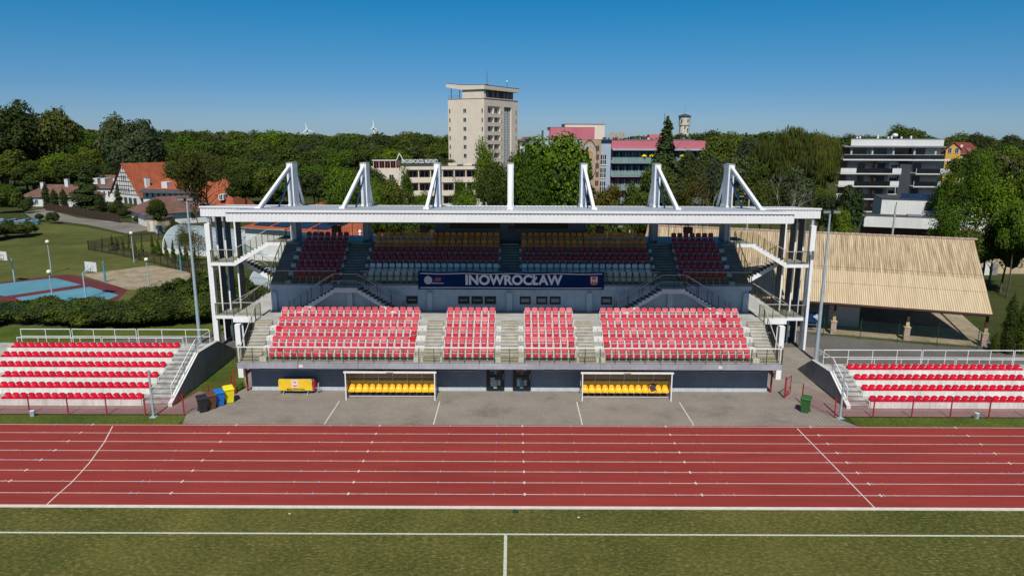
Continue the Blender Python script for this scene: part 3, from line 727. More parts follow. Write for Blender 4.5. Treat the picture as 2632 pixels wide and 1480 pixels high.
# ------------------------------------------------ roof
ZR = lambda y: 12.97 - .076 * (y - 44.8)
def corr(b, x0, x1, y0, z0, z1, m, pitch=.25, depth=.03):
    n = int((x1 - x0) / pitch); p = (x1 - x0) / n; vs = []; fs = []
    for k in range(n):
        X = x0 + p * k
        for dx, dy in ((0, 0), (.55 * p, 0), (.65 * p, depth), (.9 * p, depth)): vs += [(X + dx, y0 + dy, z0), (X + dx, y0 + dy, z1)]
    vs += [(x1, y0, z0), (x1, y0, z1)]
    for i in range(len(vs) // 2 - 1): fs.append((2 * i, 2 * i + 2, 2 * i + 3, 2 * i + 1))
    b.poly(vs, fs, m)
b = MB()
for (x0, x1, y0, y1) in ((-18.15, 18.15, 44.76, 56.5), (-24.95, 24.95, 56.5, 61.5)):
    n = round((x1 - x0) / .33); p = (x1 - x0) / n; vs = []; fs = []
    for k in range(n + 1):
        X = x0 + p * k
        for dx, dz in ((0, 0), (.7 * p, 0), (.76 * p, .045), (.94 * p, .045)):
            if k == n and dx > 0: break
            vs += [(X + dx, y0, ZR(y0) + dz), (X + dx, y1, ZR(y1) + dz)]
    for i in range(len(vs) // 2 - 1): fs.append((2 * i, 2 * i + 2, 2 * i + 3, 2 * i + 1))
    b.poly(vs, fs, 'roof_sheet')
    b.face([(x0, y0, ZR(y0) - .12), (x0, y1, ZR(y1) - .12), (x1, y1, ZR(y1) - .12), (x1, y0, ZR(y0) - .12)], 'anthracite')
roof = gp(b, 'roof')
b = MB()
corr(b, -18.15, 18.15, 44.73, 12.28, 12.86, 'white_panel'); b.face([(18.15, 44.80, 12.28), (-18.15, 44.80, 12.28), (-18.15, 44.80, 12.9), (18.15, 44.80, 12.9)], 'anthracite')
b.box(-18.2, 18.2, 44.66, 44.86, 12.885, 13.03, 'white_panel'); b.build('roof_fascia', roof)
zt = 12.06
for a, c in ((-25.0, -18.3), (18.3, 25.0)):
    b = MB(); corr(b, a, c, 56.42, 11.30, zt - .08, 'white_panel'); b.box(a - .03, c + .03, 56.36, 56.52, zt - .06, zt + .07, 'white_panel')
    b.face([(c, 56.5, 11.3), (a, 56.5, 11.3), (a, 56.5, 12), (c, 56.5, 12)], 'anthracite')
    b.build('wing_fascia', roof)
for s in (-1, 1):
    b = MB()
    b.prism([(s * 18.17, 44.8, 12.30), (s * 18.17, 56.4, 11.35), (s * 18.17, 56.4, ZR(56.4) + .1), (s * 18.17, 44.8, 13.0)], (s * .05, 0, 0), 'white_panel')
    b.build('side_fascia', roof); b = MB()
    b.prism([(s * 24.97, 56.5, 11.30), (s * 24.97, 61.5, 11.0), (s * 24.97, 61.5, 11.75), (s * 24.97, 56.5, 12.12)], (s * .04, 0, 0), 'white_panel')
    b.build('side_fascia', roof)
b = MB(); b.box(-24.95, 24.95, 61.46, 61.56, 11.2, 11.76, 'white_panel'); b.build('rear_fascia', roof)
for x in [6 * k for k in range(-3, 4)]:
    b = MB()
    b.prism([(x - .12, 45.0, 12.35), (x - .12, 61.2, 11.0), (x - .12, 61.2, 11.5), (x - .12, 45.0, 12.75)], (.24, 0, 0), 'mid_grey'); gp(b, 'roof_beam')
    # mast: two front ribs and a deep web, rising through the roof
    b = MB()
    mast = [(-.24, -.11), (.11, .24)]
    for a, c in mast: b.prism([(x + a, 57.75, 9.25), (x + c, 57.75, 9.25), (x + c, 57.75, 15.1), (x + a, 57.75, 15.1)], (0, .12, 0), 'white_mast')
    b.prism([(x - .24, 57.86, 9.25), (x - .24, 59.35, 9.25), (x - .24, 59.05, 15.1), (x - .24, 57.86, 15.1)], (.48, 0, 0), 'white_mast')
    mo = gp(b, 'mast')
    b = MB(); b.box(x - .25, x + .25, 57.74, 59.12, 15.1, 15.5, 'white_mast'); b.box(x - .26, x + .26, 57.72, 59.15, 15.5, 15.55, 'mast_cap'); b.build('mast_cap', mo)
    b = MB(); b.box(x - .27, x + .27, 57.70, 59.4, ZR(58) + .02, ZR(58) + .22, 'white_paint'); b.build('mast_collar', mo)
    for (y0, z0, y1, z1, w_, m1, m2) in ((57.78, 15.25, 50.2, ZR(50.2) + .02, .22, 'white_paint', 'stay_blue_and_shade'), (57.78, 14.3, 54.5, ZR(54.5) + .02, .10, 'stay_blue_and_shade', 'stay_blue_and_shade'), (59.2, 14.9, 61.2, ZR(61.2) + .02, .16, 'white_mast', 'white_mast')):
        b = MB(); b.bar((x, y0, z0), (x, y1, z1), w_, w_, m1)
        if m1 != m2: b.bar((x, y0 + .10, z0 - .16), (x, y1 + .10, z1 - .16), w_ * .96, .07, m2)  # blue bar below the main stay paints its shaded underside
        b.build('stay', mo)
    if w_ and True:
        b = MB(); b.box(x - .19, x + .19, 49.95, 50.4, ZR(50.2), ZR(50.2) + .18, 'white_paint'); b.build('stay_foot', mo)
# press box
b = MB()
b.box(-6.25, 6.25, 57.35, 57.6, 9.25, 10.28, 'grey_render'); b.box(-6.25, 6.25, 57.35, 57.6, 11.2, 11.7, 'grey_render')
for a, c in ((-6.25, -5.0), (-.85, .35), (4.75, 6.25)): b.box(a, c, 57.35, 57.6, 10.28, 11.2, 'grey_render')
b.box(-6.25, 6.25, 57.6, 60.2, 11.5, 11.6, 'grey_render'); b.box(-6.25, -6.1, 57.6, 60.2, 9.25, 11.5, 'grey_render'); b.box(6.1, 6.25, 57.6, 60.2, 9.25, 11.5, 'grey_render')
b.box(-6.1, 6.1, 60.1, 60.2, 9.25, 11.5, 'grey_render')
pb = gp(b, 'press_box')
for a, c in ((-5.0, -.85), (.35, 4.75)):
    b = MB(); b.box(a, c, 57.42, 57.46, 10.28, 11.2, 'dark_glass'); b.box(a, c, 57.33, 57.42, 10.2, 10.28, 'mid_grey'); b.build('window', pb)
# ------------------------------------------------ loudspeakers under the roof
sp_names = ['leftmost', 'second from left', 'middle', 'second from right', 'rightmost']
b = MB(); b.box(-.29, .29, -.25, .2, -.42, 0, 'black'); b.box(-.24, .24, -.262, -.25, -.37, -.05, 'bin_black'); b.box(-.04, .04, -.04, .04, 0, .75, 'steel_dark'); sm = b.mesh('loudspeaker')
for k, x in enumerate((-12.1, -6.05, 0, 6.05, 12.1)):
    o = bpy.data.objects.new('loudspeaker', sm); col.objects.link(o); o.location = T(x + .15, 48.0, 11.63)
    tag(o, 'black loudspeaker hanging under the stand roof, %s of five' % sp_names[k], 'loudspeaker', 'loudspeakers under the stand roof')
b = MB(); b.box(-.38, .38, -.15, .15, -.4, 0, 'black'); b.box(-.03, .03, -.03, .03, 0, .7, 'steel_dark'); fm = b.mesh('floodlight')
for s in (-1, 1):
    o = bpy.data.objects.new('floodlight', fm); col.objects.link(o); o.location = T(s * 16.1, 55.5, 11.35)
    tag(o, 'dark floodlight box hanging from the roof over the %s outer seat block' % ('left' if s < 0 else 'right'), 'floodlight')
# ------------------------------------------------ banner
BN = empty('banner', T(0.08, 51.33, 6.47), 0, 'long navy banner with large white city name hung on the upper tier railing', 'banner')
BN.scale = (S_, S_, S_)
b = MB(); n = 46; vs = []; fs = []
for k in range(n + 1):
    X = -6.95 + 13.9 * k / n; sag = -.05 * abs(math.sin(X * .9)) ** 1.5 - (.05 if X > 2 else 0) * math.sin((X - 2) * .6) ** 2
    for j in range(5):
        vs.append((X, .02 * math.sin(X * 3.1 + j) - .004, (1.37 + sag) * j / 4 if j == 4 else 1.37 * j / 4))
for k in range(n):
    for j in range(4): fs.append((k * 5 + j, (k + 1) * 5 + j, (k + 1) * 5 + j + 1, k * 5 + j + 1))
b.poly(vs, fs, 'banner_blue', True); b.build('banner_cloth', BN)
text('banner_title', 'INOWROC\u0141AW', 1.0, 'letter_white', BN, (.17, -.035, .70), (R(90), 0, 0), .004, .042)
for z in (.13, 1.22):
    b = MB()
    for k in range(40):
        X = -6.8 + 13.6 * k / 40; f = lambda q: -.045 * abs(math.sin(q * .9)) ** 1.5 if z > 1 else -.015 * math.sin(q * .5)
        b.prism([(X, -.032, z + f(X) - .03), (X + .34, -.032, z + f(X + .34) - .03), (X + .34, -.032, z + f(X + .34) + .03), (X, -.032, z + f(X) + .03)], (0, .006, 0), 'letter_white')
    b.build('banner_stripe', BN)
b = MB()
for k in range(8):
    z0 = -.30 + .078 * k; z1 = z0 + .058
    w0 = math.sqrt(max(0, .31 ** 2 - z0 ** 2)); w1 = math.sqrt(max(0, .31 ** 2 - min(z1, .309) ** 2))
    b.prism([(-6.2 - w0, -.035, .70 + z0), (-6.2 + w0, -.035, .70 + z0), (-6.2 + w1, -.035, .70 + z1), (-6.2 - w1, -.035, .70 + z1)], (0, .006, 0), 'letter_white')
b.build('striped_disc_logo', BN)
text('banner_logo_text', 'SIR', .36, 'sign_red', BN, (-5.52, -.035, .74), (R(90), 0, 0), .004, .012, 1.05, .35)
text('banner_small_text', 'INOWROC\u0141AW', .125, 'letter_white', BN, (-5.47, -.035, .47), (R(90), 0, 0), .004, .004, 1.0)
def crest(parent, cx, y, cz, h):
    """red shield, two white towers with battlements, white bird-shaped centre, orange foot"""
    k = h / 1.2; P = lambda x, z: (cx + x * k, y, cz + z * k)
    b = MB()
    b.prism([P(-.5, .6), P(-.5, -.4), P(-.38, -.55), P(0, -.62), P(.38, -.55), P(.5, -.4), P(.5, .6)][::-1], (0, .004, 0), 'crest_red')
    for s in (-1, 1):
        b.prism([P(s * .43, -.22), P(s * .43, .5), P(s * .36, .5), P(s * .36, .44), P(s * .31, .44), P(s * .31, .5), P(s * .22, .5), P(s * .22, -.22)][::s], (0, -.004, 0), 'crest_white')
    b.prism([P(0, -.3), P(.17, -.12), P(.19, .16), P(.06, .10), P(0, .2), P(-.06, .10), P(-.19, .16), P(-.17, -.12)], (0, -.004, 0), 'crest_white')
    b.prism([P(-.06, .34), P(.06, .34), P(.09, .46), P(0, .52), P(-.09, .46)], (0, -.004, 0), 'crest_white')
    b.prism([P(-.44, -.24), P(-.2, -.24), P(-.12, -.42), P(.12, -.42), P(.2, -.24), P(.44, -.24), P(.34, -.50), P(0, -.56), P(-.34, -.50)], (0, -.005, 0), 'crest_orange')
    return b.build('town_crest', parent)
crest(BN, 6.2, -.035, .72, .70)
# ------------------------------------------------ seats
def panel(b, w, h, th, m, z0, y0, tilt=0, bulge=.03, rnd_=.35, n=20):
    """rounded, slightly dished panel; bottom at z0, front at y0, leaning back by tilt"""
    rings = []
    for sc2, by in ((1.0, 0), (.8, -bulge * .6), (.45, -bulge), ):
        ring = []
        for k in range(n):
            t = 2 * math.pi * k / n; e = .5
            x = math.copysign(abs(math.cos(t)) ** e, math.cos(t)) * w / 2 * sc2; z = math.copysign(abs(math.sin(t)) ** e, math.sin(t)) * h / 2 * sc2
            ring.append((x, by, z))
        rings.append(ring)
    ct, st = math.cos(tilt), math.sin(tilt)
    tr = lambda p: (p[0], y0 + p[1] * ct + (p[2] + h / 2) * st, z0 + (p[2] + h / 2) * ct - p[1] * st)
    vs = [tr(p) for r_ in rings for p in r_] + [tr((0, -bulge * 1.05, 0))] + [tr((p[0], th, p[2])) for p in rings[0]]
    fs = []
    for r_ in range(2):
        for k in range(n): fs.append((r_ * n + k, (r_ + 1) * n + k, (r_ + 1) * n + (k + 1) % n, r_ * n + (k + 1) % n))
    c = 3 * n
    for k in range(n): fs.append((2 * n + k, c, 2 * n + (k + 1) % n))
    for k in range(n): fs.append((k, (k + 1) % n, c + 1 + (k + 1) % n, c + 1 + k))
    fs.append(tuple(c + 1 + k for k in range(n)))
    b.poly(vs, fs, m, True)
def folding_seat(name, back, pan, label, cat='seat', group=None, down=False):
    r = empty(name, (0, 0, 0), 0, label, cat, group)
    b = MB(); panel(b, .42, .36, .04, back, .52, .20, .16, -.03); b.build('backrest', r)
    b = MB()
    if down: b.box(-.2, .2, -.16, .2, .42, .46, pan); b.box(-.2, .2, -.17, -.15, .38, .455, pan)
    else: panel(b, .36, .30, .035, pan, .20, .03, .12, .035)
    b.build('seat_pan', r)
    b = MB(); fr = 'seat_frame'
    if not down:
        for a, c in (((-.20, .02, .18), (-.205, .05, .50)), ((.20, .02, .18), (.205, .05, .50)), ((-.20, .02, .17), (.20, .02, .17)), ((-.205, .05, .50), (.205, .05, .50))): b.bar(a, c, .034, .034, fr)
    for s in (-1, 1):
        b.bar((s * .232, .05, -.0), (s * .232, .10, .50), .04, .06, fr); b.bar((s * .232, .10, .50), (s * .232, .24, .62), .035, .035, fr)
    b.bar((-.24, .14, .14), (.24, .14, .14), .04, .03, fr)
    b.build('frame', r); r.scale = (S_, S_, S_); return r
ledge = lambda k: (low_edge(k) + .36 if k > 1 else low_edge(1) + .36, 2.75 + .5 * (k - 1))
protoF = folding_seat('folding_seat', 'red_seat', 'red_pan', 'x', group='red folding seats of the lower tier'); reg(protoF)
protoB = folding_seat('folding_seat', 'bright_red', 'red_pan', 'x', group='red folding seats of the lower tier'); reg(protoB)
protoD = folding_seat('folding_seat', 'red_seat', 'bright_red', 'x', group='red folding seats of the lower tier', down=True); reg(protoD)
blocks = [(-16.22, 20, 'wide left lower block'), (-4.28, 7, 'narrow block left of centre'), (1.28, 7, 'narrow block right of centre'), (6.72, 20, 'wide right lower block')]
bright = {(0, 1, 1), (0, 3, 0), (3, 4, 17), (3, 5, 99)}; brightback = {(0, 2, 19)}; opened = {(0, 3, 19), (3, 2, 0), (2, 2, 6)}
rown = ['', 'front row', 'second row', 'third row', 'fourth row', 'top row']
used = {}
for bi, (x0, n, bn) in enumerate(blocks):
    for k in range(1, 6):
        y, z = ledge(k)
        for i in range(n):
            key = (bi, k, i); pr = protoF; adj = 'faded red folding seat'
            if key in bright or key in brightback: pr = protoB; adj = 'seat with brighter red backrest'
            if key in opened: pr = protoD; adj = 'red seat folded open'
            lab = '%s, %s from left, %s, %s' % (adj, ORD[i + 1], rown[k], bn)
            loc = T(x0 + .5 * i + rnd.uniform(-.008, .008), y, z)
            if pr not in used.values() and pr.name not in used:
                used[pr.name] = pr; o = pr; o.location = loc; o['label'] = lab
            else: o = dup(pr, loc, rnd.uniform(-.03, .03), lab)
# upper tier seats
def simple_seat(m, fr='seat_frame'):
    b = MB(); panel(b, .42, .36, .04, m, .52, .18, .16, -.03, n=12); panel(b, .38, .32, .035, m, .19, .03, .10, .03, n=12)
    b.bar((-.21, .03, .50), (.21, .03, .50), .02, .02, fr); b.bar((-.21, .02, .17), (.21, .02, .17), .02, .02, fr)
    for s in (-1, 1): b.bar((s * .235, .04, 0), (s * .235, .12, .55), .025, .05, fr)
    return b
ub = [(-16.25, 7, 'outer left upper block'), (-10.6, 20, 'inner left upper block'), (1.1, 20, 'inner right upper block'), (13.2, 7, 'outer right upper block')]
upn = ['', 'front row', 'second row', 'third row', 'fourth row', 'fifth row', 'top row']
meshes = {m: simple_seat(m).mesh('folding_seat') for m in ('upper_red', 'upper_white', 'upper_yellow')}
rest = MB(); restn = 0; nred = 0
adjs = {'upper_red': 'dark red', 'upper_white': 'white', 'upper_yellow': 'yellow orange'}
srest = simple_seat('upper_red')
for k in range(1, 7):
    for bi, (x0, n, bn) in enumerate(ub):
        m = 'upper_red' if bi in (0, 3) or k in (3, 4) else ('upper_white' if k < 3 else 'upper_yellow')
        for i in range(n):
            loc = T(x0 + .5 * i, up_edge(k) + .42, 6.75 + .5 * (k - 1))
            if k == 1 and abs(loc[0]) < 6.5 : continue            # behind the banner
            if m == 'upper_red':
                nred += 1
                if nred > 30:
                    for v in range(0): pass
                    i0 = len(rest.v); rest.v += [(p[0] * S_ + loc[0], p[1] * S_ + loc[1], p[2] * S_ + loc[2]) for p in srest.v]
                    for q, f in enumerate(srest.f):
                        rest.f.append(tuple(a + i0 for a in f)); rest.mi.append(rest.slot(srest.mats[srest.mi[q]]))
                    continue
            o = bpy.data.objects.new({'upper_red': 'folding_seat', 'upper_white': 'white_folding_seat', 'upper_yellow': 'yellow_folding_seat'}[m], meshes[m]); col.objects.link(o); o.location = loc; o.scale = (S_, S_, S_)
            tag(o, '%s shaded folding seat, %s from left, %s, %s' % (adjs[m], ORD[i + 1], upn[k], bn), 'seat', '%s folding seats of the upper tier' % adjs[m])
o = rest.build('folding_seat'); tag(o, 'remaining dark red folding seats in the shaded upper tier', 'seats', kind='stuff')
# ============================================================ SIDE TERRACES
def bucket_mesh(m):
    """low-backed plastic shell seat"""
    b = MB(); nu, nv = 8, 7
    prof = [(-.04, .00, .258), (.01, .035, .255), (.14, .03, .245), (.25, .045, .238), (.32, .13, .232), (.345, .235, .205), (.36, .31, .135)]
    vs = []
    for (y, z, w_) in prof:
        for i in range(nu + 1):
            u = -1 + 2 * i / nu; side = abs(u) ** 3
            vs.append((u * w_, y - .05 * side * (z > .1), z + (.05 * side if z < .1 else -.02 * side)))
    fs = [(j * (nu + 1) + i, j * (nu + 1) + i + 1, (j + 1) * (nu + 1) + i + 1, (j + 1) * (nu + 1) + i) for j in range(nv - 1) for i in range(nu)]
    b.poly(vs, fs, m, True)
    # skirt so that it is closed towards the slab
    b.poly([(-.235, -.02, -.03), (.235, -.02, -.03), (.235, -.02, .02), (-.235, -.02, .02), (.2, .30, -.0), (-.2, .30, -.0), (.2, .28, .08), (-.2, .28, .08)],
           [(0, 1, 2, 3), (1, 4, 6, 2), (5, 0, 3, 7)], m)
    b.poly([(-.22, .38, 0), (.22, .38, 0), (.195, .372, .22), (.11, .37, .305), (-.11, .37, .305), (-.195, .372, .22)], [(0, 1, 2, 3, 4, 5)], m)
    return b.mesh('bucket_seat')
BM = bucket_mesh('bucket_red')
def terrace(side, rows, xin, label, seat0, nseat, xo):
    s = side; T = empty('seating_terrace', (s * 30, 44.2, 0), 0, label, 'terrace'); o_ = Vector((-s * 30, -44.2, 0))
    def tp(b, name, parent=None):
        q = b.build(name, parent or T)
        if parent is None: q.location = o_
        return q
    ztop = .41 + .36 * (rows - 1); yback = 44.2 + 1.15 * (rows - 1) + 1.35
    for k in range(rows):
        y0 = 44.2 + 1.15 * k; y1 = y0 + 1.15 if k < rows - 1 else yback; z1 = .41 + .36 * k
        a, c = sorted((s * xin, s * xo)); b = MB(); b.box(a, c, y0 + .0, y1 + .01, z1 - .55 if k else 0, z1, 'terrace_tread')
        # pale riser slab panels with fine joints
        n = int((c - a) / 4.0) + 1
        q = tp(b, 'terrace_row')
        b = MB()
        for j in range(n):
            xa = a + (c - a) * j / n; xb = a + (c - a) * (j + 1) / n
            b.box(xa + .008, xb - .008, y0 - .05, y0 + .02, (z1 - .36) if k else 0, z1 + .004, 'terrace_white')
        b.build('riser_panel', q)
        b = MB(); b.box(min(s * xin, s * (xin - .06)), max(s * xin, s * (xin - .06)), y0 + .02, y1, (z1 - .40) if k else 0, z1 + .01, 'terrace_white'); b.build('end_panel', q)
    # aisle steps
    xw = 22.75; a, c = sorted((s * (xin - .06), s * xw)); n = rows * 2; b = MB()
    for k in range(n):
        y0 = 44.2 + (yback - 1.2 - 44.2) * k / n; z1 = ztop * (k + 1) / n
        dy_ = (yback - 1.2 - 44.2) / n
        b.box(a, c, y0, yback if k == n - 1 else y0 + dy_ + .03, z1 - .05, z1, 'terrace_step'); b.box(a, c, y0 + .04, y0 + dy_ + .05, max(0, z1 - .4), z1 - .05, 'concrete_dark')  # risers in darker concrete put the step shading into colour
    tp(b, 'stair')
    # sloping side wall
    yk = 48.4 if rows == 6 else 46.8; ye = 51.9 if rows == 6 else 49.9; yb = 56.2 if rows == 6 else 52.3
    pr = [(44.0, 0), (44.0, .22), (44.25, .32), (yk, ztop + .12), (ye, ztop + .0), (yb, .0)]
    xa = s * 22.5; b = MB(); pts = [(xa, y, z) for y, z in pr]
    b.prism(pts, (s * .22, 0, 0), 'rampart_grey'); q = tp(b, 'side_wall')
    b = MB()
    for i in range(1, len(pr) - 2):
        (y0, z0), (y1, z1) = pr[i], pr[i + 1]; b.prism([(s * 22.47, y0, z0 + .003), (s * 22.75, y0, z0 + .003), (s * 22.75, y0, z0 + .05), (s * 22.47, y0, z0 + .05)], (0, y1 - y0, z1 - z0), 'terrace_white')
    b.box(min(s * 22.48, s * 22.76), max(s * 22.48, s * 22.76), 43.97, 44.0, 0, .25, 'terrace_white')
    b.build('wall_coping', q)
    # back embankment + railings
    b = MB(); a, c = sorted((s * 22.6, s * xo)); b.prism([(a, yback, ztop - .004), (a, yback + 2.6, 0), (a, yback, 0)], (c - a, 0, 0), 'verge'); tp(b, 'rear_bank')
    def rail(P, h, step, name='railing', m='rail_white', mid=True):
        q = railing(P, h, step, m, False, name, T, mid, single=False); q.location = o_; return q
    zr = ztop; yr = yback - .1
    xe = {(-1): [(22.9, 28.4), (28.5, 33.6), (33.7, 36.1 - .3)], 1: [(22.9, 30.0), (30.1, 36.7), (36.8, 43.6)]}[s]
    if s < 0: xe = [(22.9, 27.9), (28.1, 33.0), (33.2, 36.0), ]
    if s < 0: xe = [(22.8, 28.2), (28.35, 33.2), (33.35, 38.0 - .9), (39.2, 44)]
    for a, c in xe: rail([(s * a, yr, zr), (s * c, yr, zr)], 1.1, 1.65)
    ys = 44.2 + 1.15 * (rows - 1) + .62
    for a, c in ([(24.55, 30.6), (30.7, 37.0)] if s < 0 else [(24.35, 32.1), (32.2, 40.5), (40.6, 48)]): rail([(s * a, ys, zr), (s * c, ys, zr)], .62, 1.75, mid=False)
    rail([(s * 22.62, 44.35, .36), (s * 22.62, yk, ztop + .15), (s * 22.62, ye - .8, ztop + .08)], .95, 2.2, mid=True)
    return T, ys
TL, _ = terrace(-1, 6, 24.6, 'low terrace left of the stand, six rows of red bucket seats', 0, 0, 37.4)
TRr, _ = terrace(1, 4, 24.15, 'low terrace right of the stand, four rows of red bucket seats', 0, 0, 48)
# platform beyond the left aisle
b = MB(); b.box(-48, -37.41, 49.95, 51.3, 0, 2.2, 'terrace_tread'); b.box(-48, -37.41, 44.2, 49.95, 0, .2, 'terrace_step'); q = b.build('aisle_platform', TL); q.location = (30, -44.2, 0)
tn = ['', 'front', 'second', 'third', 'fourth', 'fifth', 'top']
for k in range(6):
    y = 44.2 + 1.15 * k + .03; z = .41 + .36 * k + .03
    for i in range(24):
        x = -25.05 + (.25 if k == 0 else .1) * 0 - .52 * i
        px = 1316 + (x - CX) * FP / (y * math.cos(PITCH) + (CH - z) * math.sin(PITCH))
        if px < -8: continue
        o = bpy.data.objects.new('bucket_seat', BM); col.objects.link(o); o.location = (x + .15, y, z); o.rotation_euler = (0, 0, rnd.uniform(-.05, .05))
        tag(o, 'red bucket seat, %s counted from the stair, %s row of the left terrace' % (ORD[i + 1], tn[k + 1]), 'seat', 'red bucket seats of the left terrace')
for k in range(4):
    y = 44.2 + 1.15 * k + .03; z = .41 + .36 * k + .03
    for i in range(24):
        x = 24.45 + .52 * i
        px = 1316 + (x - CX) * FP / (y * math.cos(PITCH) + (CH - z) * math.sin(PITCH))
        if px > 2640: continue
        o = bpy.data.objects.new('bucket_seat', BM); col.objects.link(o); o.location = (x, y, z); o.rotation_euler = (0, 0, rnd.uniform(-.05, .05))
        tag(o, 'red bucket seat, %s counted from the stair, %s row of the right terrace' % (ORD[i + 1], tn[k + 1]), 'seat', 'red bucket seats of the right terrace')
# ============================================================ DUGOUTS
YM = bucket_mesh('bench_yellow')
def dugout(cx, label):
    D = empty('dugout', (cx, 45.3, 0), 0, label, 'dugout'); hw = 3.04
    arc = []
    for t in range(0, 8):
        a = R(8 + t * 12.5); arc.append((1.35 - 1.25 * math.sin(R(98) - (a - R(8)) * 1.0) if False else 0, 0))
    # side profile of the shell: foot at the back, curving up and forward to the front lip
    prof = [(1.25, .12), (1.32, .6), (1.30, 1.05), (1.18, 1.45), (.95, 1.74), (.6, 1.90), (.1, 1.95)]
    for j in range(len(prof) - 1): pass
    b = MB()
    for j in range(len(prof) - 1):
        (y0, z0), (y1, z1) = prof[j], prof[j + 1]; m = 'dugout_gold' if j == len(prof) - 2 else 'dugout_sheet'
        b.face([(-hw, y0, z0), (hw, y0, z0), (hw, y1, z1), (-hw, y1, z1)], m)
    b.build('shell_sheet', D)
    for s in (-1, 1):
        b = MB(); b.face([(s * hw, y, z) for y, z in prof] + [(s * hw, .05, .05)], 'dugout_sheet'); b.build('side_sheet', D)
    b = MB()
    for i in range(7):
        x = -hw + 2 * hw * i / 6
        for j in range(len(prof) - 1): b.bar((x, prof[j][0] - .03, prof[j][1] - .02), (x, prof[j + 1][0] - .03, prof[j + 1][1] - .02), .045, .045, 'seat_frame')
    b.bar((-hw, 1.22, 1.25), (hw, 1.22, 1.25), .04, .04, 'seat_frame'); b.bar((-hw, 1.22, .12), (hw, 1.22, .12), .05, .05, 'seat_frame')
    b.build('rib_frame', D)
    for s in (-1, 1):
        b = MB(); b.bar((s * hw, .0, 0), (s * hw, .04, 1.95), .075, .075, 'rail_white', (0, 1, 0)); b.bar((s * hw, .0, .05), (s * hw, 1.25, .05), .06, .06, 'rail_white'); b.build('post', D)
    b = MB(); b.bar((-hw - .12, .06, 1.98), (hw + .12, .06, 1.98), .12, .10, 'rail_white'); b.box(-.25 + 0, .25, -.01, -.003, 1.945, 2.015, 'mid_grey'); b.build('front_rail', D)
    b = MB(); b.box(-hw + .06, hw - .06, .62, .68, .36, .42, 'steel'); b.box(-hw + .06, hw - .06, .9, .96, .30, .36, 'steel')
    for i in range(14):
        x = -hw + .1 + (2 * hw - .2) * i / 13; b.box(x - .015, x + .015, .62, .66, 0, .36, 'steel_dark')
    b.box(-hw + .06, hw - .06, .60, .66, 0.04, .08, 'seat_frame')
    b.build('bench_frame', D)
    for i in range(13):
        x = -hw + .27 + (2 * hw - .54) * i / 12
        q = bpy.data.objects.new('seat', YM); col.objects.link(q); q.parent = D; q.location = (x, .50, .44); q.scale = (.90, 1.05, 1.35)
    return D
dugout(-8.14, 'clear curved team shelter with thirteen empty yellow seats, left of the doors')
dugout(8.02, 'clear curved team shelter with yellow seats and a dark jacket, right of the doors')
# jacket thrown over the bench
b = MB(); rj = random.Random(4); n = 9
vs = []; fs = []
for j in range(n):
    for i in range(n):
        u = i / (n - 1) - .5; v = j / (n - 1)
        if v < .55: y = .66 + .32 * math.sin(v * 1.7 + .2); z = .40 + v * .9 if v < .5 else .9
        y = .98 - .52 * v if v > .45 else .93 + .05 * math.sin(v * 6)
        z = .86 - .36 * max(0, (v - .35)) * 2.0 if v > .35 else .86 - .0 * v
        if v > .85: z = .34 - .3 * (v - .85)
        wv = .36 + .12 * math.sin(v * 7) ; vs.append((u * wv * 1.3 + .05 * math.sin(v * 9), y + rj.uniform(-.03, .03), z + rj.uniform(-.03, .05) + .05 * math.cos(u * 9)))
for j in range(n - 1):
    for i in range(n - 1): fs.append((j * n + i, j * n + i + 1, (j + 1) * n + i + 1, (j + 1) * n + i))
b.poly(vs, fs, 'jacket', True)
b.sphere((0.02, .70, .56), .17, 'jacket', 8, 5, (1.2, .8, .6)); b.sphere((-.12, .60, .45), .10, 'jacket', 8, 5, (1.0, .8, .8))
q = b.build('jacket', None, (9.98, 45.3, .02)); tag(q, 'dark purple jacket dropped over a yellow seat in the right team shelter', 'jacket')
# ============================================================ BARRIER STACK WITH YELLOW CLOTH
b = MB()
def barrier(y, x0=-1.15, x1=1.15, m='galv', mm=None):
    for a, c in (((x0, y, .22), (x1, y, .22)), ((x0, y, 1.08), (x1, y, 1.08)), ((x0, y, .22), (x0, y, 1.08)), ((x1, y, .22), (x1, y, 1.08))): b.bar(a, c, .04, .04, m)
    for k in range(1, 18): b.bar((x0 + (x1 - x0) * k / 18, y, .22), (x0 + (x1 - x0) * k / 18, y, 1.08), .014, .014, m)
    for s in (-.85, .85): b.bar((s, y - .26, .0), (s, y + .02, .22), .03, .03, m); b.bar((s, y + .26, .0), (s, y - .02, .22), .03, .03, m)
BS = empty('crowd_barrier_stack', (-14.95, 46.45, 0), 0, 'stack of crowd barriers leaning at the left end of the dark wall', 'barriers')
for i, (y, m) in enumerate(((0, 'galv'), (.12, 'galv'), (.24, 'red_post'), (.36, 'red_post'))):
    b = MB(); barrier(y, -1.15 + .09 * i, 1.15 + .09 * i, m); b.build('barrier', BS)
b = MB(); b.box(1.20, 1.30, .05, .4, .3, .95, 'crest_red'); b.bar((1.35, .1, .4), (1.75, .2, .42), .05, .05, 'galv'); b.bar((1.5, .1, .2), (1.55, .2, .75), .05, .05, 'galv'); b.bar((1.4, .1, .12), (1.72, .25, .3), .04, .04, 'galv'); b.build('clamp_foot', BS)
YC = empty('advert_cloth', (-14.95, 46.38, 0), 0, 'yellow cloth with red town crest tied over the stacked barriers', 'cloth')
b = MB(); vs = []; fs = []; nx = 22
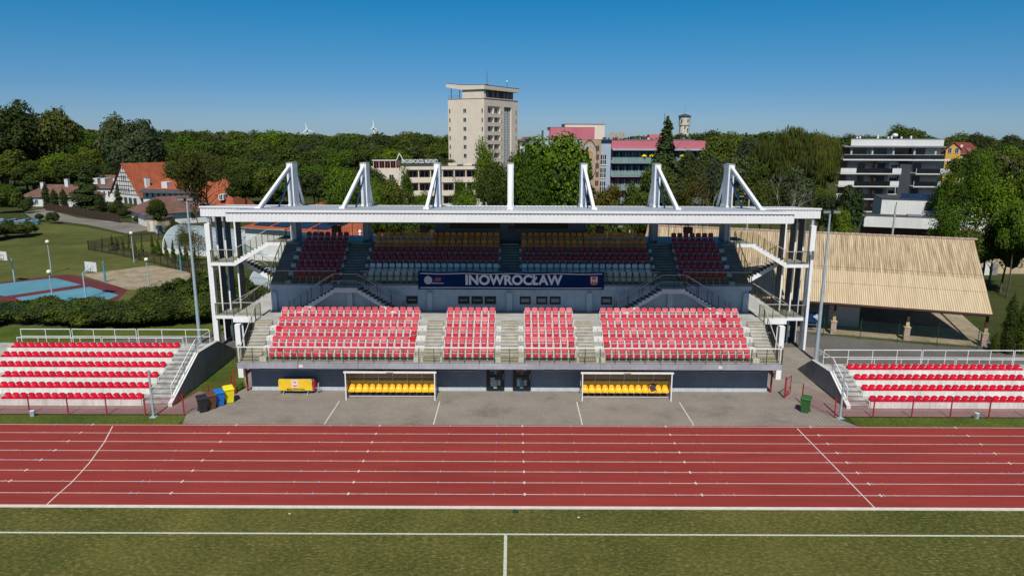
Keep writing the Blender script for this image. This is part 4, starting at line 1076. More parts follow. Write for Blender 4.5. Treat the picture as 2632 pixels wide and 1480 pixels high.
for i in range(nx + 1):
    x = -1.19 + 2.36 * i / nx
    for j in range(7):
        v = j / 6; cut = .14 if (i == 0 and j == 6) or (i == nx and j == 6) else 0
        vs.append((x, -.02 - .012 * math.sin(x * 4 + v * 3) - .015 * math.sin(v * 5 + x * 9) * (abs(x) / 1.2), .28 + .84 * v - cut - .02 * math.cos(x * 2.2)))
for i in range(nx):
    for j in range(6): fs.append((i * 7 + j, (i + 1) * 7 + j, (i + 1) * 7 + j + 1, i * 7 + j + 1))
b.poly(vs, fs, 'cloth_yellow', True); b.build('cloth', YC)
b = MB(); b.box(-.24, .20, -.068, -.06, .50, 1.04, 'crest_white'); b.build('crest_border', YC)
crest(YC, -.02, -.072, .775, .42)
text('cloth_lettering', 'Miasto Inowroc\u0142aw', .155, 'black', YC, (.02, -.07, .40), (R(90), 0, 0), .002, .002, 1.05)
# ============================================================ WHEELED BINS
def bin_(m, px, py, rz, label, sc_=1.0):
    p = G(px, py); B = empty('wheeled_bin', (p.x, p.y, 0), rz, label, 'bin', 'wheeled bins beside the paved apron')
    b = MB()
    w0, w1, d0, d1, h = .22, .29, .22, .33, .93
    lo = [(-w0, -d0, .04), (w0, -d0, .04), (w0, d0, .04), (-w0, d0, .04)]; hi = [(-w1, -d1, h), (w1, -d1, h), (w1, d1, h), (-w1, d1, h)]
    b.poly(lo + hi, [(3, 2, 1, 0), (0, 1, 5, 4), (1, 2, 6, 5), (2, 3, 7, 6), (3, 0, 4, 7)], m)
    b.box(-w1 - .02, w1 + .02, -d1 - .02, d1 + .02, h - .06, h, m)
    b.build('body', B)
    b = MB(); lid = [(-w1 - .03, -d1 - .04, h + .003), (w1 + .03, -d1 - .04, h + .003), (w1 + .03, d1 + .05, h + .03), (-w1 - .03, d1 + .05, h + .03)]
    top = [(-w1 + .03, -d1 + .04, h + .06), (w1 - .03, -d1 + .04, h + .06), (w1 - .03, d1 - .02, h + .11), (-w1 + .03, d1 - .02, h + .11)]
    b.poly(lid + top, [(0, 1, 5, 4), (1, 2, 6, 5), (2, 3, 7, 6), (3, 0, 4, 7), (4, 5, 6, 7)], m); b.bar((-.25, d1 + .09, h + .0), (.25, d1 + .09, h), .03, .03, m); b.build('lid', B)
    for s in (-1, 1):
        b = MB(); b.tube((s * .20, d0 + .06, .10), (s * .27, d0 + .06, .10), .10, .10, 'black', 12); b.build('wheel', B)
    B.scale = (sc_, sc_, sc_); return B
bin_('bin_black', 522, 1057, R(35), 'black wheeled bin, nearest of the row beside the left red fence', 1.04)
bin_('bin_brown', 543, 1049, R(38), 'brown wheeled bin between the black and blue ones', 1.04)
bin_('bin_blue', 565, 1041, R(35), 'blue wheeled bin between the brown and yellow ones', 1.04)
bin_('bin_yellow', 590, 1033, R(30), 'yellow wheeled bin, farthest of the four in the row', 1.08)
bin_('bin_green', 2069, 1058, R(-30), 'green wheeled bin standing alone by the right red fence', 1.04)
# ============================================================ RED FENCES AND GATES
def fence(name, pts, h, step, pm, mm, label, r=.03, slant=0, group=None, skip=0):
    P = [Vector((p[0], p[1], 0)) for p in pts]; root = empty(name, P[0], 0, label, 'fence', group); o0 = P[0]
    for i in range(len(P) - 1):
        a, c = P[i] - o0, P[i + 1] - o0; d = c - a; L_ = d.length; n = max(1, round(L_ / step)); an = math.atan2(d.y, d.x)
        g = MB(); g.face([(0, 0, .06), (L_, 0, .06), (L_, 0, h - .05), (0, 0, h - .05)], mm)
        q = g.build('mesh_panel', root, a, (0, 0, an))
        for k in range(skip if i == 0 else 0, n + (1 if i == len(P) - 2 else 0)):
            b = MB(); b.box(-r, r, -r, r, 0, h + .04, pm)
            if slant: b.bar((0, 0, h), (0, slant, h + .28), .04, .04, pm)
            p = a.lerp(c, k / n); b.build('post', root, p, (0, 0, an))
    return root
fence('mesh_fence', [(-60.9, 42.5), (-21.0, 42.5)], 1.42, 2.5, 'red_post', 'red_mesh', 'low red mesh fence in front of the left terrace')
fence('mesh_fence', [(-21.0, 42.62), (-19.35, 46.25)], 1.42, 2.0, 'red_post', 'red_mesh', 'short red mesh fence behind the row of four bins', skip=1)
fence('mesh_fence', [(21.0, 42.5), (60.9, 42.5)], 1.42, 2.5, 'red_post', 'red_mesh', 'low red mesh fence in front of the right terrace')
fence('mesh_fence', [(20.95, 42.62), (19.85, 44.85)], 1.42, 2.5, 'red_post', 'red_mesh', 'short red mesh fence behind the green bin', skip=1)
def gate(p, rz, label, h=1.35, w_=1.1):
    g = empty('gate', (p[0], p[1], 0), rz, label, 'gate')
    b = MB(); b.box(-.045, .045, -.045, .045, 0, h + .2, 'red_post'); b.build('post', g)
    b = MB()
    for a, c in (((.06, 0, .1), (w_, 0, .1)), ((.06, 0, h), (w_, 0, h)), ((.06, 0, .1), (.06, 0, h)), ((w_, 0, .1), (w_, 0, h)), ((.06, 0, .1), (w_, 0, .6))): b.bar(a, c, .045, .045, 'red_post')
    b.build('gate_frame', g)
    b = MB(); b.face([(.08, 0, .12), (w_ - .02, 0, .12), (w_ - .02, 0, h - .02), (.08, 0, h - .02)], 'red_mesh'); b.build('mesh_panel', g)
gate((19.1, 45.95), R(50), 'red mesh gate standing open right of the stand')
gate((-19.2, 46.4), R(113), 'red mesh gate standing open edge-on behind the yellow bin', 1.6, 1.0)
for x, y, t in ((-18.55, 47.0, 'left'), (18.5, 47.0, 'right')):
    b = MB(); b.box(-.05, .05, -.05, .05, 0, 1.65, 'red_post'); b.box(-.06, .06, -.06, .06, 1.65, 1.68, 'red_post')
    tag(b.build('fence_post', None, (x, y, 0)), 'single red post at the %s end of the dark wall' % t, 'post')
# ============================================================ SMALL POLES
for (px, py, tx, ty, t) in ((395, 1071, 384, 957, 'left'), (2159, 1074, 2168.5, 962, 'right')):
    p = G(px, py); b = MB(); b.tube((0, 0, 0), (0, 0, 3.1), .075, .055, 'galv', 10); b.box(-.2, .2, -.2, .2, 0, .03, 'galv'); b.box(-.06, .06, -.06, .06, 3.1, 3.13, 'galv')
    tag(b.build('short_pole', None, (p.x, p.y, 0)), 'short grey metal pole in the grass before the %s terrace' % t, 'pole')
for (x, y, h, t, s) in ((-27.0, 58.6, 12.3, 'left', 1), (24.75, 54.2, 11.9, 'right', -1)):
    p = empty('floodlight_mast', (x, y, 0), 0, 'tall slim grey lighting mast behind the %s terrace' % t, 'mast')
    b = MB(); b.tube((0, 0, 0), (0, 0, h), .17, .07, 'galv', 12); b.tube((0, 0, 0), (0, 0, .4), .2, .2, 'galv', 12); b.build('pole', p)
    b = MB(); b.bar((-.5, 0, h), (.5, 0, h), .06, .06, 'steel_dark'); b.build('crossarm', p)
    for k in (-1, 1):
        b = MB(); b.box(k * .38 - .3, k * .38 + .3, -.32, .1, h + .06, h + .3, 'anthracite'); b.box(k * .38 - .26, k * .38 + .26, -.33, -.315, h + .09, h + .27, 'mid_grey'); b.build('lamp_head', p)
for (px, py, t) in ((84, 1069, 'left'), (2509, 1075, 'right')):
    p = G(px, py); b = MB(); b.poly([(-.17, -.15, 0), (.17, -.15, 0), (.17, .15, 0), (-.17, .15, 0), (-.2, -.18, .5), (.2, -.18, .5), (.2, .18, .5), (-.2, .18, .5)], [(0, 1, 5, 4), (1, 2, 6, 5), (2, 3, 7, 6), (3, 0, 4, 7), (4, 5, 6, 7)], 'galv')
    b.box(-.21, .21, -.19, .19, .5, .53, 'rail_white')
    lb = b.build('litter_bin', None, (p.x, p.y, 0), (0, 0, .3)); lb.scale = (.6, .6, .72)
    tag(lb, 'small grey litter box in the grass strip by the %s red fence' % t, 'litter bin')
# scraps on the field
for (px, py, m, l) in ((744, 1320, 'mark_white', 'small white scrap of litter on the grass left of centre'), (1487, 1329, 'mark_white', 'tiny white scrap of litter on the grass right of centre')):
    p = G(px, py); b = MB(); b.poly([(-.06, -.02, .01), (.06, -.03, .015), (.05, .03, .03), (-.05, .03, .02), (0, 0, .04)], [(0, 1, 4), (1, 2, 4), (2, 3, 4), (3, 0, 4), (3, 2, 1, 0)], m)
    tag(b.build('litter', None, (p.x, p.y, 0)), l, 'litter')
p = G(1325, 1315); b = MB(); b.tube((0, 0, 0), (0, 0, .02), .16, .15, 'green_wire', 14); tag(b.build('irrigation_cover', None, (p.x, p.y, 0)), 'round green irrigation cover by the track kerb', 'cover')
# ============================================================ OPEN SHED (right)
ca, sa = math.cos(R(-19.1)), math.sin(R(-19.1))
SH = empty('open_shed', (41.05, 58.2, 0), R(-19.1), 'long open shed with pale corrugated roof right of the stand', 'shed')
# local x runs along the eave: 0 = right end, negative = left
def sheet_roof(b, x0, x1, ya, za, yb, zb, m, v0=0):
    p = .18; n = int((x1 - x0) / p); p = (x1 - x0) / n; Ls = math.hypot(yb - ya, zb - za)
    cuts = [0, .27, .49, 1.0]
    for ci in range(3):
        t0, t1 = cuts[ci], cuts[ci + 1]; lift = .035 * (ci)
        for k in range(n * 2):
            X0 = x0 + p * k / 2; X1 = X0 + p / 2; h0 = .025 * (k % 2); h1 = .025 * ((k + 1) % 2)
            q = lambda X, t, h: (X, ya + (yb - ya) * t, za + (zb - za) * t + h + lift)
            e = .012 if t1 < 1 else 0
            b.face([q(X0, t0, h0), q(X1, t0, h1), q(X1, t1 + e, h1), q(X0, t1 + e, h0)], m,
                   [(X0, v0 + t0 * Ls), (X1, v0 + t0 * Ls), (X1, v0 + t1 * Ls), (X0, v0 + t1 * Ls)])
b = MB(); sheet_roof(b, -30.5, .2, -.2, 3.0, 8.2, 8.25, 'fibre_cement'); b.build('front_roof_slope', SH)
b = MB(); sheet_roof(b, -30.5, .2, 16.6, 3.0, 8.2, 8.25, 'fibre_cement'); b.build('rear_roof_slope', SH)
b = MB()
for k in range(62): b.bar((-30.5 + .5 * k, 8.2, 8.36), (-30.5 + .5 * k + .46, 8.2, 8.36), .34, .12, 'brick_pier')
b.build('ridge_tiles', SH)
b = MB(); b.bar((-30.5, -.24, 2.92), (.4, -.24, 2.92), .12, .14, 'beam_brown'); b.build('gutter', SH)
b = MB()
for y in (0.3, 16): b.bar((-30.4, y, 2.8), (.1, y, 2.8), .2, .24, 'beam_brown')
for x in (0, -6, -12, -18, -24, -30): b.bar((x, .3, 2.8), (x, 16, 2.8), .16, .2, 'beam_brown'); b.bar((x, .2, 3.0), (x, 8.2, 8.05), .14, .18, 'beam_brown'); b.bar((x, 8.2, 8.05), (x, 16.2, 3.0), .14, .18, 'beam_brown')
b.build('roof_timbers', SH)
for x in (0, -6, -12, -18):
    b = MB(); b.box(x - .23, x + .23, .05, .55, 0, 1.15, 'brick_pier'); b.box(x - .27, x + .27, .02, .6, 1.15, 1.22, 'shed_cream'); b.box(x - .13, x + .13, .18, .45, 1.22, 1.65, 'shed_cream'); b.build('brick_pier', SH)
    b = MB(); b.box(x - .1, x + .1, .22, .42, 1.65, 2.7, 'beam_brown'); b.build('post', SH)
    b = MB(); b.box(x - .1, x + .1, 15.9, 16.1, 0, 2.7, 'beam_brown'); b.build('post', SH)
b = MB(); b.box(-30.4, -9.5, 3.6, 3.8, 0, 3.4, 'mid_grey'); b.box(-12.2, -9.5, 3.5, 3.6, 0, 2.9, 'plaster_grey'); b.box(-30.4, -12, 3.5, 3.6, 1.6, 1.7, 'mid_grey'); b.build('partition_wall', SH)
b = MB(); b.box(-30.4, -9.6, 15.9, 16.1, 0, 3, 'mid_grey'); b.build('rear_wall', SH)
sheet('shed_floor', [tuple((SH.location + Matrix.Rotation(R(-19.1), 3, 'Z') @ Vector(v))[:2]) for v in ((-30, .1, 0), (1.2, .1, 0), (1.2, 20, 0), (-30, 17, 0))], .012, 'sand')
# green wire fence before the shed
Rm = Matrix.Rotation(R(-19.1), 3, 'Z')
def shp(x, y): v = SH.location + Rm @ Vector((x, y, 0)); return (v.x, v.y)
fence('wire_fence', [shp(-22, -.9), shp(-.8, -.9), shp(3.2, -1.2)], 1.75, 3.0, 'green_wire', 'green_mesh', 'green wire mesh fence running along the open shed', .025, -.12)
# info board near tower
p = G(2086, 852); B = empty('notice_board', (p.x, p.y, 0), R(-10), 'small white notice board on a metal stand by the shed', 'notice board')
b = MB(); b.poly([(-.5, 0, .9), (.5, 0, .9), (.45, .3, 1.75), (-.45, .3, 1.75)], [(0, 1, 2, 3)], 'banner_blue'); b.poly([(-.0, -.01, 1.45), (.5, -.01, 1.05), (.44, .25, 1.7)], [(0, 1, 2)], 'poster_a'); b.build('board', B)
b = MB()
for s in (-1, 1): b.bar((s * .55, -.2, 0), (s * .45, .3, 1.8), .04, .04, 'galv'); b.bar((s * .55, .7, 0), (s * .45, .3, 1.8), .04, .04, 'galv')
b.bar((-.55, -.1, .35), (.55, -.1, .35), .03, .03, 'galv'); b.bar((-.5, -.05, .7), (.5, -.05, .7), .03, .03, 'galv'); b.build('stand_frame', B)
# boundary wall, right
a_ = atY(2545, 740, 84); c_ = atY(2680, 742, 84)
b = MB(); b.box(0, 26, 0, .3, 0, 2.2, 'wall_yellow'); b.box(-.1, 26.1, -.06, .36, 2.2, 2.3, 'brick_pier')
for k in range(6): b.box(k * 4.4 - .02, k * 4.4 + .4, -.04, -.005, 0, 2.2, 'brick_pier')
tag(b.build('boundary_wall', None, (atY(2500, 800, 92).x, 92, 0)), 'pale yellow boundary wall with brick cap beyond the shed', 'wall')
x_ = atY(2548, 720, 89.5).x; b = MB()
b.box(0, .8, 0, .45, 0, 1.5, 'plaster_white'); b.box(1.0, 1.7, 0, .45, 0, 1.5, 'mid_grey')
tag(b.build('utility_cabinet', None, (x_, 91, 0)), 'white and grey utility cabinets against the yellow wall', 'cabinets')
# red car behind wall
def car(p, rz, m, label):
    c = empty('parked_car', (p[0], p[1], 0), rz, label, 'car')
    b = MB(); sec = [(-2.1, .35), (-2.15, .75), (-1.5, .85), (-.9, 1.38), (.7, 1.42), (1.4, .95), (2.1, .82), (2.15, .35)]
    b.prism([(x, -.85, z) for x, z in sec], (0, 1.7, 0), m); b.build('body', c)
    b = MB()
    for s in (-1, 1): b.prism([(x, s * .855, z) for x, z in [(-1.35, .88), (-.88, 1.30), (.65, 1.34), (1.2, .95)]], (0, s * .01, 0), 'window_glass')
    b.build('side_window', c)
    for x in (-1.35, 1.35):
        for s in (-1, 1): b = MB(); b.tube((x, s * .7, .33), (x, s * .88, .33), .33, .33, 'black', 14); b.tube((x, s * .88, .33), (x, s * .89, .33), .2, .2, 'hub_metal', 10); b.build('wheel', c)
    return c
car(atY(2541, 720, 100)[:2], R(100), 'red_car', 'red car parked behind the yellow wall, partly hidden by the shed')
# ============================================================ LEFT GROUNDS: courts, lawn, lamps
sheet('lawn', [tuple(G(*q)[:2]) for q in ((-400, 760), (-300, 590), (-50, 568), (80, 568), (225, 584), (325, 606), (430, 602), (560, 650), (620, 740), (640, 830), (-400, 850))], .0, 'lawn')
sheet('dirt_road', [tuple(G(*q)[:2]) for q in ((60, 545), (115, 537), (200, 560), (330, 573), (430, 580), (395, 590), (325, 600), (225, 578), (80, 560))], .012, 'road')
sheet('sports_court', g2((-200, 748), (0, 725.6), (160, 706.8), (185, 706), (330, 744), (290, 782), (120, 800), (-200, 806)), .010, 'court_red')
for P in (((-30, 733), (141, 714.5), (209, 732), (15, 761.5), (-60, 750)), ((40, 765.5), (230, 737), (305, 758.5), (230, 790), (120, 805))):
    sheet('court_surface', g2(*P), .018, 'court_blue')
sheet('sand_court', g2((207, 706), (391, 682.5), (512, 703), (520, 718), (345, 745), (327, 744)), .014, 'sand')
lamps = [((132.5, 702.4), (124.8, 621.4), 'leftmost park lamp with round cream globe beyond the courts'), ((137, 781), (123.6, 698.7), 'park lamp with round cream globe right beside the blue court'),
         ((345, 674.4), (338.5, 599.3), 'park lamp with round cream globe before the row of thujas'), ((383, 734), (375.4, 667), 'park lamp with round cream globe at the edge of the sand court')]
for (bx, by), (tx, ty), l in lamps:
    p = G(bx, by); t = atY(tx, ty, p.y); h = t.z
    r_ = empty('park_lamp', (p.x, p.y, 0), 0, l, 'lamp', 'globe lamps around the courts')
    b = MB(); b.tube((0, 0, 0), (0, 0, h - .2), .085, .05, 'galv', 8); b.tube((0, 0, h - .28), (0, 0, h - .16), .10, .13, 'steel_dark', 8); b.build('post', r_)
    b = MB(); b.sphere((0, 0, h), .24, 'lamp_globe', 14, 9); b.build('globe', r_)
def hoop(p, rz, label, flip):
    r_ = empty('basketball_hoop', (p[0], p[1], 0), rz, label, 'basketball hoop')
    b = MB(); b.tube((0, 0, 0), (0, 0, 2.9), .09, .08, 'galv', 8); b.bar((0, 0, 2.9), (0, -1.0, 3.25), .09, .09, 'galv'); b.bar((0, 0, 2.6), (-.45, -.95, 3.6), .04, .04, 'galv'); b.bar((0, 0, 2.6), (.45, -.95, 3.6), .04, .04, 'galv'); b.build('post', r_)
    b = MB(); b.box(-.9, .9, -1.06, -1.02, 2.9, 3.95, 'plaster_white')
    for a, c in (((-.3, 3.05), (.3, 3.05)), ((-.3, 3.5), (.3, 3.5)), ((-.3, 3.05), (-.3, 3.5)), ((.3, 3.05), (.3, 3.5))): b.bar((a[0], -1.068, a[1]), (c[0], -1.068, c[1]), .05, .012, 'anthracite', (0, 1, 0))
    b.build('backboard', r_)
    b = MB(); n = 12
    for k in range(n):
        a0, a1 = 2 * math.pi * k / n, 2 * math.pi * (k + 1) / n; b.bar((.23 * math.cos(a0), -1.32 + .23 * math.sin(a0), 3.05), (.23 * math.cos(a1), -1.32 + .23 * math.sin(a1), 3.05), .025, .025, 'black')
    b.build('rim', r_)
p = G(38, 724.5); hoop((p.x, p.y), R(-22), 'white basketball backboard facing us at the far side of the court', False)
p = G(220.8, 767.5); hoop((p.x, p.y), R(158), 'white basketball backboard seen from behind at the near court end', True)
for (bx, by, t) in ((271, 725, 'near'), (466, 696, 'far')):
    p = G(bx, by); b = MB(); b.tube((0, 0, 0), (0, 0, 2.6), .07, .06, 'galv', 8); b.tube((0, 0, .0), (0, 0, 1.4), .12, .12, 'blue_plastic', 8); b.tube((0, 0, 1.4), (0, 0, 2.5), .085, .08, 'blue_plastic', 8)
    tag(b.build('volleyball_post', None, (p.x, p.y, 0)), 'blue padded volleyball post at the %s side of the sand court' % t, 'post')
# wooden arched fence round the pool lawn
fp = [G(228, 643), G(300, 656), G(380, 674), G(470, 697), G(560, 725)]
fence('picket_fence', [(q.x, q.y) for q in fp], 1.5, 2.2, 'wood_dark', 'brown_mesh', 'brown trellis fence before the row of small thujas', .05)
fp = [G(228, 643), G(365, 622), G(450, 612)]
fence('picket_fence', [(q.x, q.y) for q in fp], 1.5, 2.6, 'wood_dark', 'brown_mesh', 'brown trellis fence behind the row of small thujas', .05)
# ---- pool with sliding barrel covers
def vault(name, p, rz, length, rad, segs, label, base=.9, n=14):
    r_ = empty(name, (p[0], p[1], 0), rz, label, 'pool cover')
    for k in range(segs):
        x0 = length * k / segs; x1 = length * (k + 1) / segs; rr = rad * (1 - .035 * ((k) % 3)); b = MB(); vs = []
        for i in range(n + 1):
            a = math.pi * i / n; vs += [(x0, -rr * math.cos(a), base + rr * .92 * math.sin(a)), (x1, -rr * math.cos(a), base + rr * .92 * math.sin(a))]
        b.poly(vs, [(2 * i, 2 * i + 1, 2 * i + 3, 2 * i + 2) for i in range(n)], 'pool_cover', True)
        q = b.build('cover_segment', r_)
        b = MB()
        nb = 5
        for j in range(nb + 1):
            X = x0 + (x1 - x0) * j / nb
            for i in range(n):
                a0, a1 = math.pi * i / n, math.pi * (i + 1) / n; e = rr + .03
                b.bar((X, -e * math.cos(a0), base + e * .92 * math.sin(a0)), (X, -e * math.cos(a1), base + e * .92 * math.sin(a1)), .06, .06, 'rail_white' if j in (0, nb) else 'galv', (1, 0, 0))
        for i in (3, 7, 11):
            a0 = math.pi * i / n; e = rr + .03; b.bar((x0, -e * math.cos(a0), base + e * .92 * math.sin(a0)), (x1, -e * math.cos(a0), base + e * .92 * math.sin(a0)), .06, .06, 'galv')
        b.build('rib_frame', q)
        if k == 0:
            b = MB(); pts = [(x0 + .02, -rr * math.cos(math.pi * i / n), base + rr * .92 * math.sin(math.pi * i / n)) for i in range(n + 1)]; b.poly(pts, [tuple(range(n + 1))], 'pool_cover'); b.build('end_panel', q)
    b = MB(); b.box(0, length, -rad - .1, -rad + .2, 0, base + .05, 'plaster_white'); b.box(0, length, rad - .2, rad + .1, 0, base + .05, 'plaster_white'); b.box(-.1, .1, -rad, rad, 0, base, 'plaster_white'); b.build('base_wall', r_)
    b = MB(); b.box(.2, length - .2, -rad + .3, rad - .3, .1, .4, 'pool_water'); b.build('water', r_)
    return r_
pv = G(440, 650); vault('pool_enclosure', (pv.x, pv.y + 3.2), R(-20), 28, 3.5, 6, 'long translucent barrel roof over the pool left of the stair tower', .7)
pv = atY(668, 660, 80); vault('pool_enclosure', (pv.x, 80), R(-20), 5.5, 2.3, 1, 'short clear barrel cover next to the pool, seen under the stair', .6)
# ============================================================ BUILDINGS BEHIND
def zpx(px, py, Y): return atY(px, py, Y).z
def xpx(px, Y, z=9): return atY(px, 740 + FP * math.tan(math.atan((CH - z) / Y) - PITCH), Y).x
def roofpoly(b, P, m):
    """P: list of 3d points, uv along first edge (metres)"""
    P = [Vector(p) for p in P]; u = (P[1] - P[0]).normalized(); n = u.cross(P[-1] - P[0]).normalized(); v = n.cross(u)
    b.face(P, m, [((p - P[0]).dot(u), (p - P[0]).dot(v)) for p in P])
def win(parent, face, u, z, w_, h_, L_=0, D_=0, name='window', frame='frame_white', bars=1, sill=True, depth=.05, cat=None):
    """window on wall face of a box building: front y=0, left x=0, right x=L"""
    b = MB(); f = .07
    def bx(u0, u1, z0, z1, d0, d1, m):
        if face == 'front': b.box(u0, u1, -d1, -d0, z0, z1, m)
        elif face == 'left': b.box(-d1, -d0, u0, u1, z0, z1, m)
        else: b.box(L_ + d0, L_ + d1, u0, u1, z0, z1, m)
    u0, u1 = u - w_ / 2, u + w_ / 2
    bx(u0, u1, z, z + h_, .0 - .0 + .002, .02, 'window_glass')
    bx(u0 - f, u0, z - f, z + h_ + f, .002, depth, frame); bx(u1, u1 + f, z - f, z + h_ + f, .002, depth, frame)
    bx(u0, u1, z + h_, z + h_ + f, .002, depth, frame); bx(u0, u1, z - f, z, .002, depth + (.06 if sill else 0), frame)
    for k in range(bars): X = u0 + w_ * (k + 1) / (bars + 1); bx(X - .03, X + .03, z, z + h_, .021, depth - .01, frame)
    return b.build(name, parent)
def house(name, x, y, rz, L_, D_, hw, hr, wm, rm, label, cat='house', hip=0, eave=.4, group=None):
    r_ = empty(name, (x, y, 0), rz, label, cat, group)
    b = MB(); b.box(0, L_, 0, D_, 0, hw, wm)
    if hip == 0:
        for X in (0, L_): b.face([(X, 0, hw), (X, D_, hw), (X, D_ / 2, hr - .05)][::(1 if X else -1)], wm)
    b.build('wall', r_)
    b = MB(); e = eave; ze = hw - e * (hr - hw) / (D_ / 2 + 1e-6); a = hip
    if hip == 0:
        roofpoly(b, [(-e, -e, ze), (L_ + e, -e, ze), (L_ + e, D_ / 2, hr), (-e, D_ / 2, hr)], rm)
        roofpoly(b, [(L_ + e, D_ + e, ze), (-e, D_ + e, ze), (-e, D_ / 2, hr), (L_ + e, D_ / 2, hr)], rm)
    else:
        roofpoly(b, [(-e, -e, ze), (L_ + e, -e, ze), (L_ - a, D_ / 2, hr), (a, D_ / 2, hr)], rm)
        roofpoly(b, [(L_ + e, D_ + e, ze), (-e, D_ + e, ze), (a, D_ / 2, hr), (L_ - a, D_ / 2, hr)], rm)
        roofpoly(b, [(-e, D_ + e, ze), (-e, -e, ze), (a, D_ / 2, hr)], rm); roofpoly(b, [(L_ + e, -e, ze), (L_ + e, D_ + e, ze), (L_ - a, D_ / 2, hr)], rm)
        b.box(-e + .1, L_ + e - .1, -e + .1, D_ + e - .1, ze - .12, ze - .02, 'anthracite')
    q = b.build('roof', r_)
    b = MB(); b.bar((-e, -e - .05, ze - .02), (L_ + e, -e - .05, ze - .02), .12, .12, 'mid_grey'); b.build('gutter', q)
    return r_, q
def chimney(roof, x, y, z, h=1.2, w_=.55, m='plaster_white'):
    b = MB(); b.box(x - w_ / 2, x + w_ / 2, y - w_ / 2, y + w_ / 2, z - .8, z + h, m); b.box(x - w_ / 2 - .06, x + w_ / 2 + .06, y - w_ / 2 - .06, y + w_ / 2 + .06, z + h, z + h + .12, 'mid_grey'); b.build('chimney', roof)
# ---- beige tower block
TB = empty('tower_block', (-8.7, 225, 0), R(59.7), 'tall cream eleven-storey apartment tower with wedge roof, behind the stand', 'apartment tower')
LT, DT, HT = 21.0, 13.8, 29.3
b = MB(); b.box(0, LT, .9, DT, 0, HT, 'cream'); b.box(0, 2.0, 0, .9, 0, HT, 'cream'); b.box(9.6, 12.0, 0, .9, 0, HT - 2.2, 'cream'); b.box(16.8, LT, 0, .9, 0, HT - 2.2, 'cream')
b.box(2.0, LT, 0, .9, HT - 2.2, HT, 'cream'); b.build('wall', TB)
for k in range(10):
    z = HT - 4.7 - 2.8 * k
    if z < 1: break
    b = MB(); b.box(2.0, 9.6, .02, .9, z - .25 - .75 + .7 - .6, z + .35, 'cream'); q = b.build('balcony', TB)
    b = MB(); b.box(5.6, 6.0, .03, .9, z + .35, z + 2.0, 'cream'); b.build('balcony_divider', q)
    for u in (2.6, 6.6):
        b = MB(); b.box(u, u + 2.4, .80, .895, z + .35, z + 1.9, 'window_glass'); b.box(u + 1.1, u + 1.2, .76, .8, z + .35, z + 1.9, 'frame_white'); b.build('balcony_door', q)
    win(TB, 'left', 7.3, z + .55, 1.1, 1.15, sill=True, bars=1)
    for u in (.75, 13.1): win(TB, 'left', u, z + .5, .35, 1.1, bars=0, frame='cream_dark')
    win(TB, 'front', 10.5, z + .6, .5, .6, bars=0); win(TB, 'front', 19.8, z + .5, .4, 1.1, bars=0, frame='cream_dark')
for u in (13.0, 15.4):
    b = MB(); b.box(u - .1, u + 1.3, .55, .9, 2, HT - 2.4, 'window_glass')
    for k in range(30): b.box(u - .1, u + 1.3, .48, .55, 2 + k * .83, 2.1 + k * .83, 'frame_white')
    b.box(u - .15, u - .05, .45, .56, 2, HT - 2.4, 'frame_white'); b.box(u + .55, u + .63, .45, .56, 2, HT - 2.4, 'frame_white'); b.box(u + 1.25, u + 1.35, .45, .56, 2, HT - 2.4, 'frame_white'); b.build('stair_window', TB)
b = MB(); b.box(0, LT, 0, .25, HT, HT + .35, 'cream'); b.box(-.12, LT + .1, -.12, .05, HT + .0, HT + .12, 'pink_dark'); b.box(-.12, .05, -.12, DT + .1, HT, HT + .12, 'cream_dark'); b.build('parapet', TB)
b = MB(); b.box(.0, 1.2, .1, 8.2, HT, HT + 3.0, 'cream'); b.box(1.2, 20.0, 1.3, 8.2, HT, HT + 3.0, 'brown_wall'); b.build('penthouse', TB)
for u in (3.0, 6.4, 9.2, 13.4, 15.5, 17.5): 
    b = MB(); b.box(u, u + 1.5, 1.2, 1.295, HT + .5, HT + 2.3, 'window_glass'); b.box(u + .7, u + .8, 1.16, 1.2, HT + .5, HT + 2.3, 'frame_white'); b.build('window', TB)
b = MB(); vs = [(-.5, -.4, HT + 2.7), (LT + .3, -.4, HT + 2.7), (LT + .3, 8.2, HT + 2.7), (-.5, 8.2, HT + 2.7), (-.5, DT + .3, HT + 3.4),
                (-.5, -.4, HT + 4.0), (LT + .3, -.4, HT + 3.9), (LT + .3, 8.2, HT + 4.0), (-.5, 8.2, HT + 3.8), (-.5, DT + .3, HT + 4.5)]
b.prism([(-.5, -.4, HT + 2.75), (-.5, 8.2, HT + 2.75), (-.5, DT + .3, HT + 3.7), (-.5, DT + .3, HT + 4.9), (-.5, 8.2, HT + 4.2), (-.5, -.4, HT + 4.0)][::-1], (LT + .8, 0, 0), 'cream')
b.prism([(-.55, -.45, HT + 4.0), (-.55, 8.2, HT + 4.2), (-.55, DT + .35, HT + 4.9), (-.55, DT + .35, HT + 5.0), (-.55, 8.2, HT + 4.3), (-.55, -.45, HT + 4.1)][::-1], (LT + .9, 0, 0), 'brown_wall'); b.build('roof', TB)
b = MB()
for y in (9.4, 12.6): b.box(.3, .45, y, y + .15, HT, HT + 3.2, 'anthracite')
b.bar((.2, 8.4, HT + 1), (.2, DT, HT + 1), .05, .05, 'anthracite'); b.bar((.2, 8.4, HT + .6), (.2, DT, HT + .6), .05, .05, 'anthracite'); b.build('terrace_railing', TB)
b = MB(); b.tube((8, 4, HT + 4), (8, 4, HT + 9.2), .10, .04, 'steel_dark', 6)
for z, w_ in ((6.2, .6), (7.0, .9), (8.0, .5)): b.bar((8 - w_, 4, HT + z), (8 + w_, 4, HT + z), .05, .05, 'steel_dark')
b.box(7.6, 8.4, 3.6, 4.4, HT + 4, HT + 4.8, 'black'); b.build('antenna', TB)
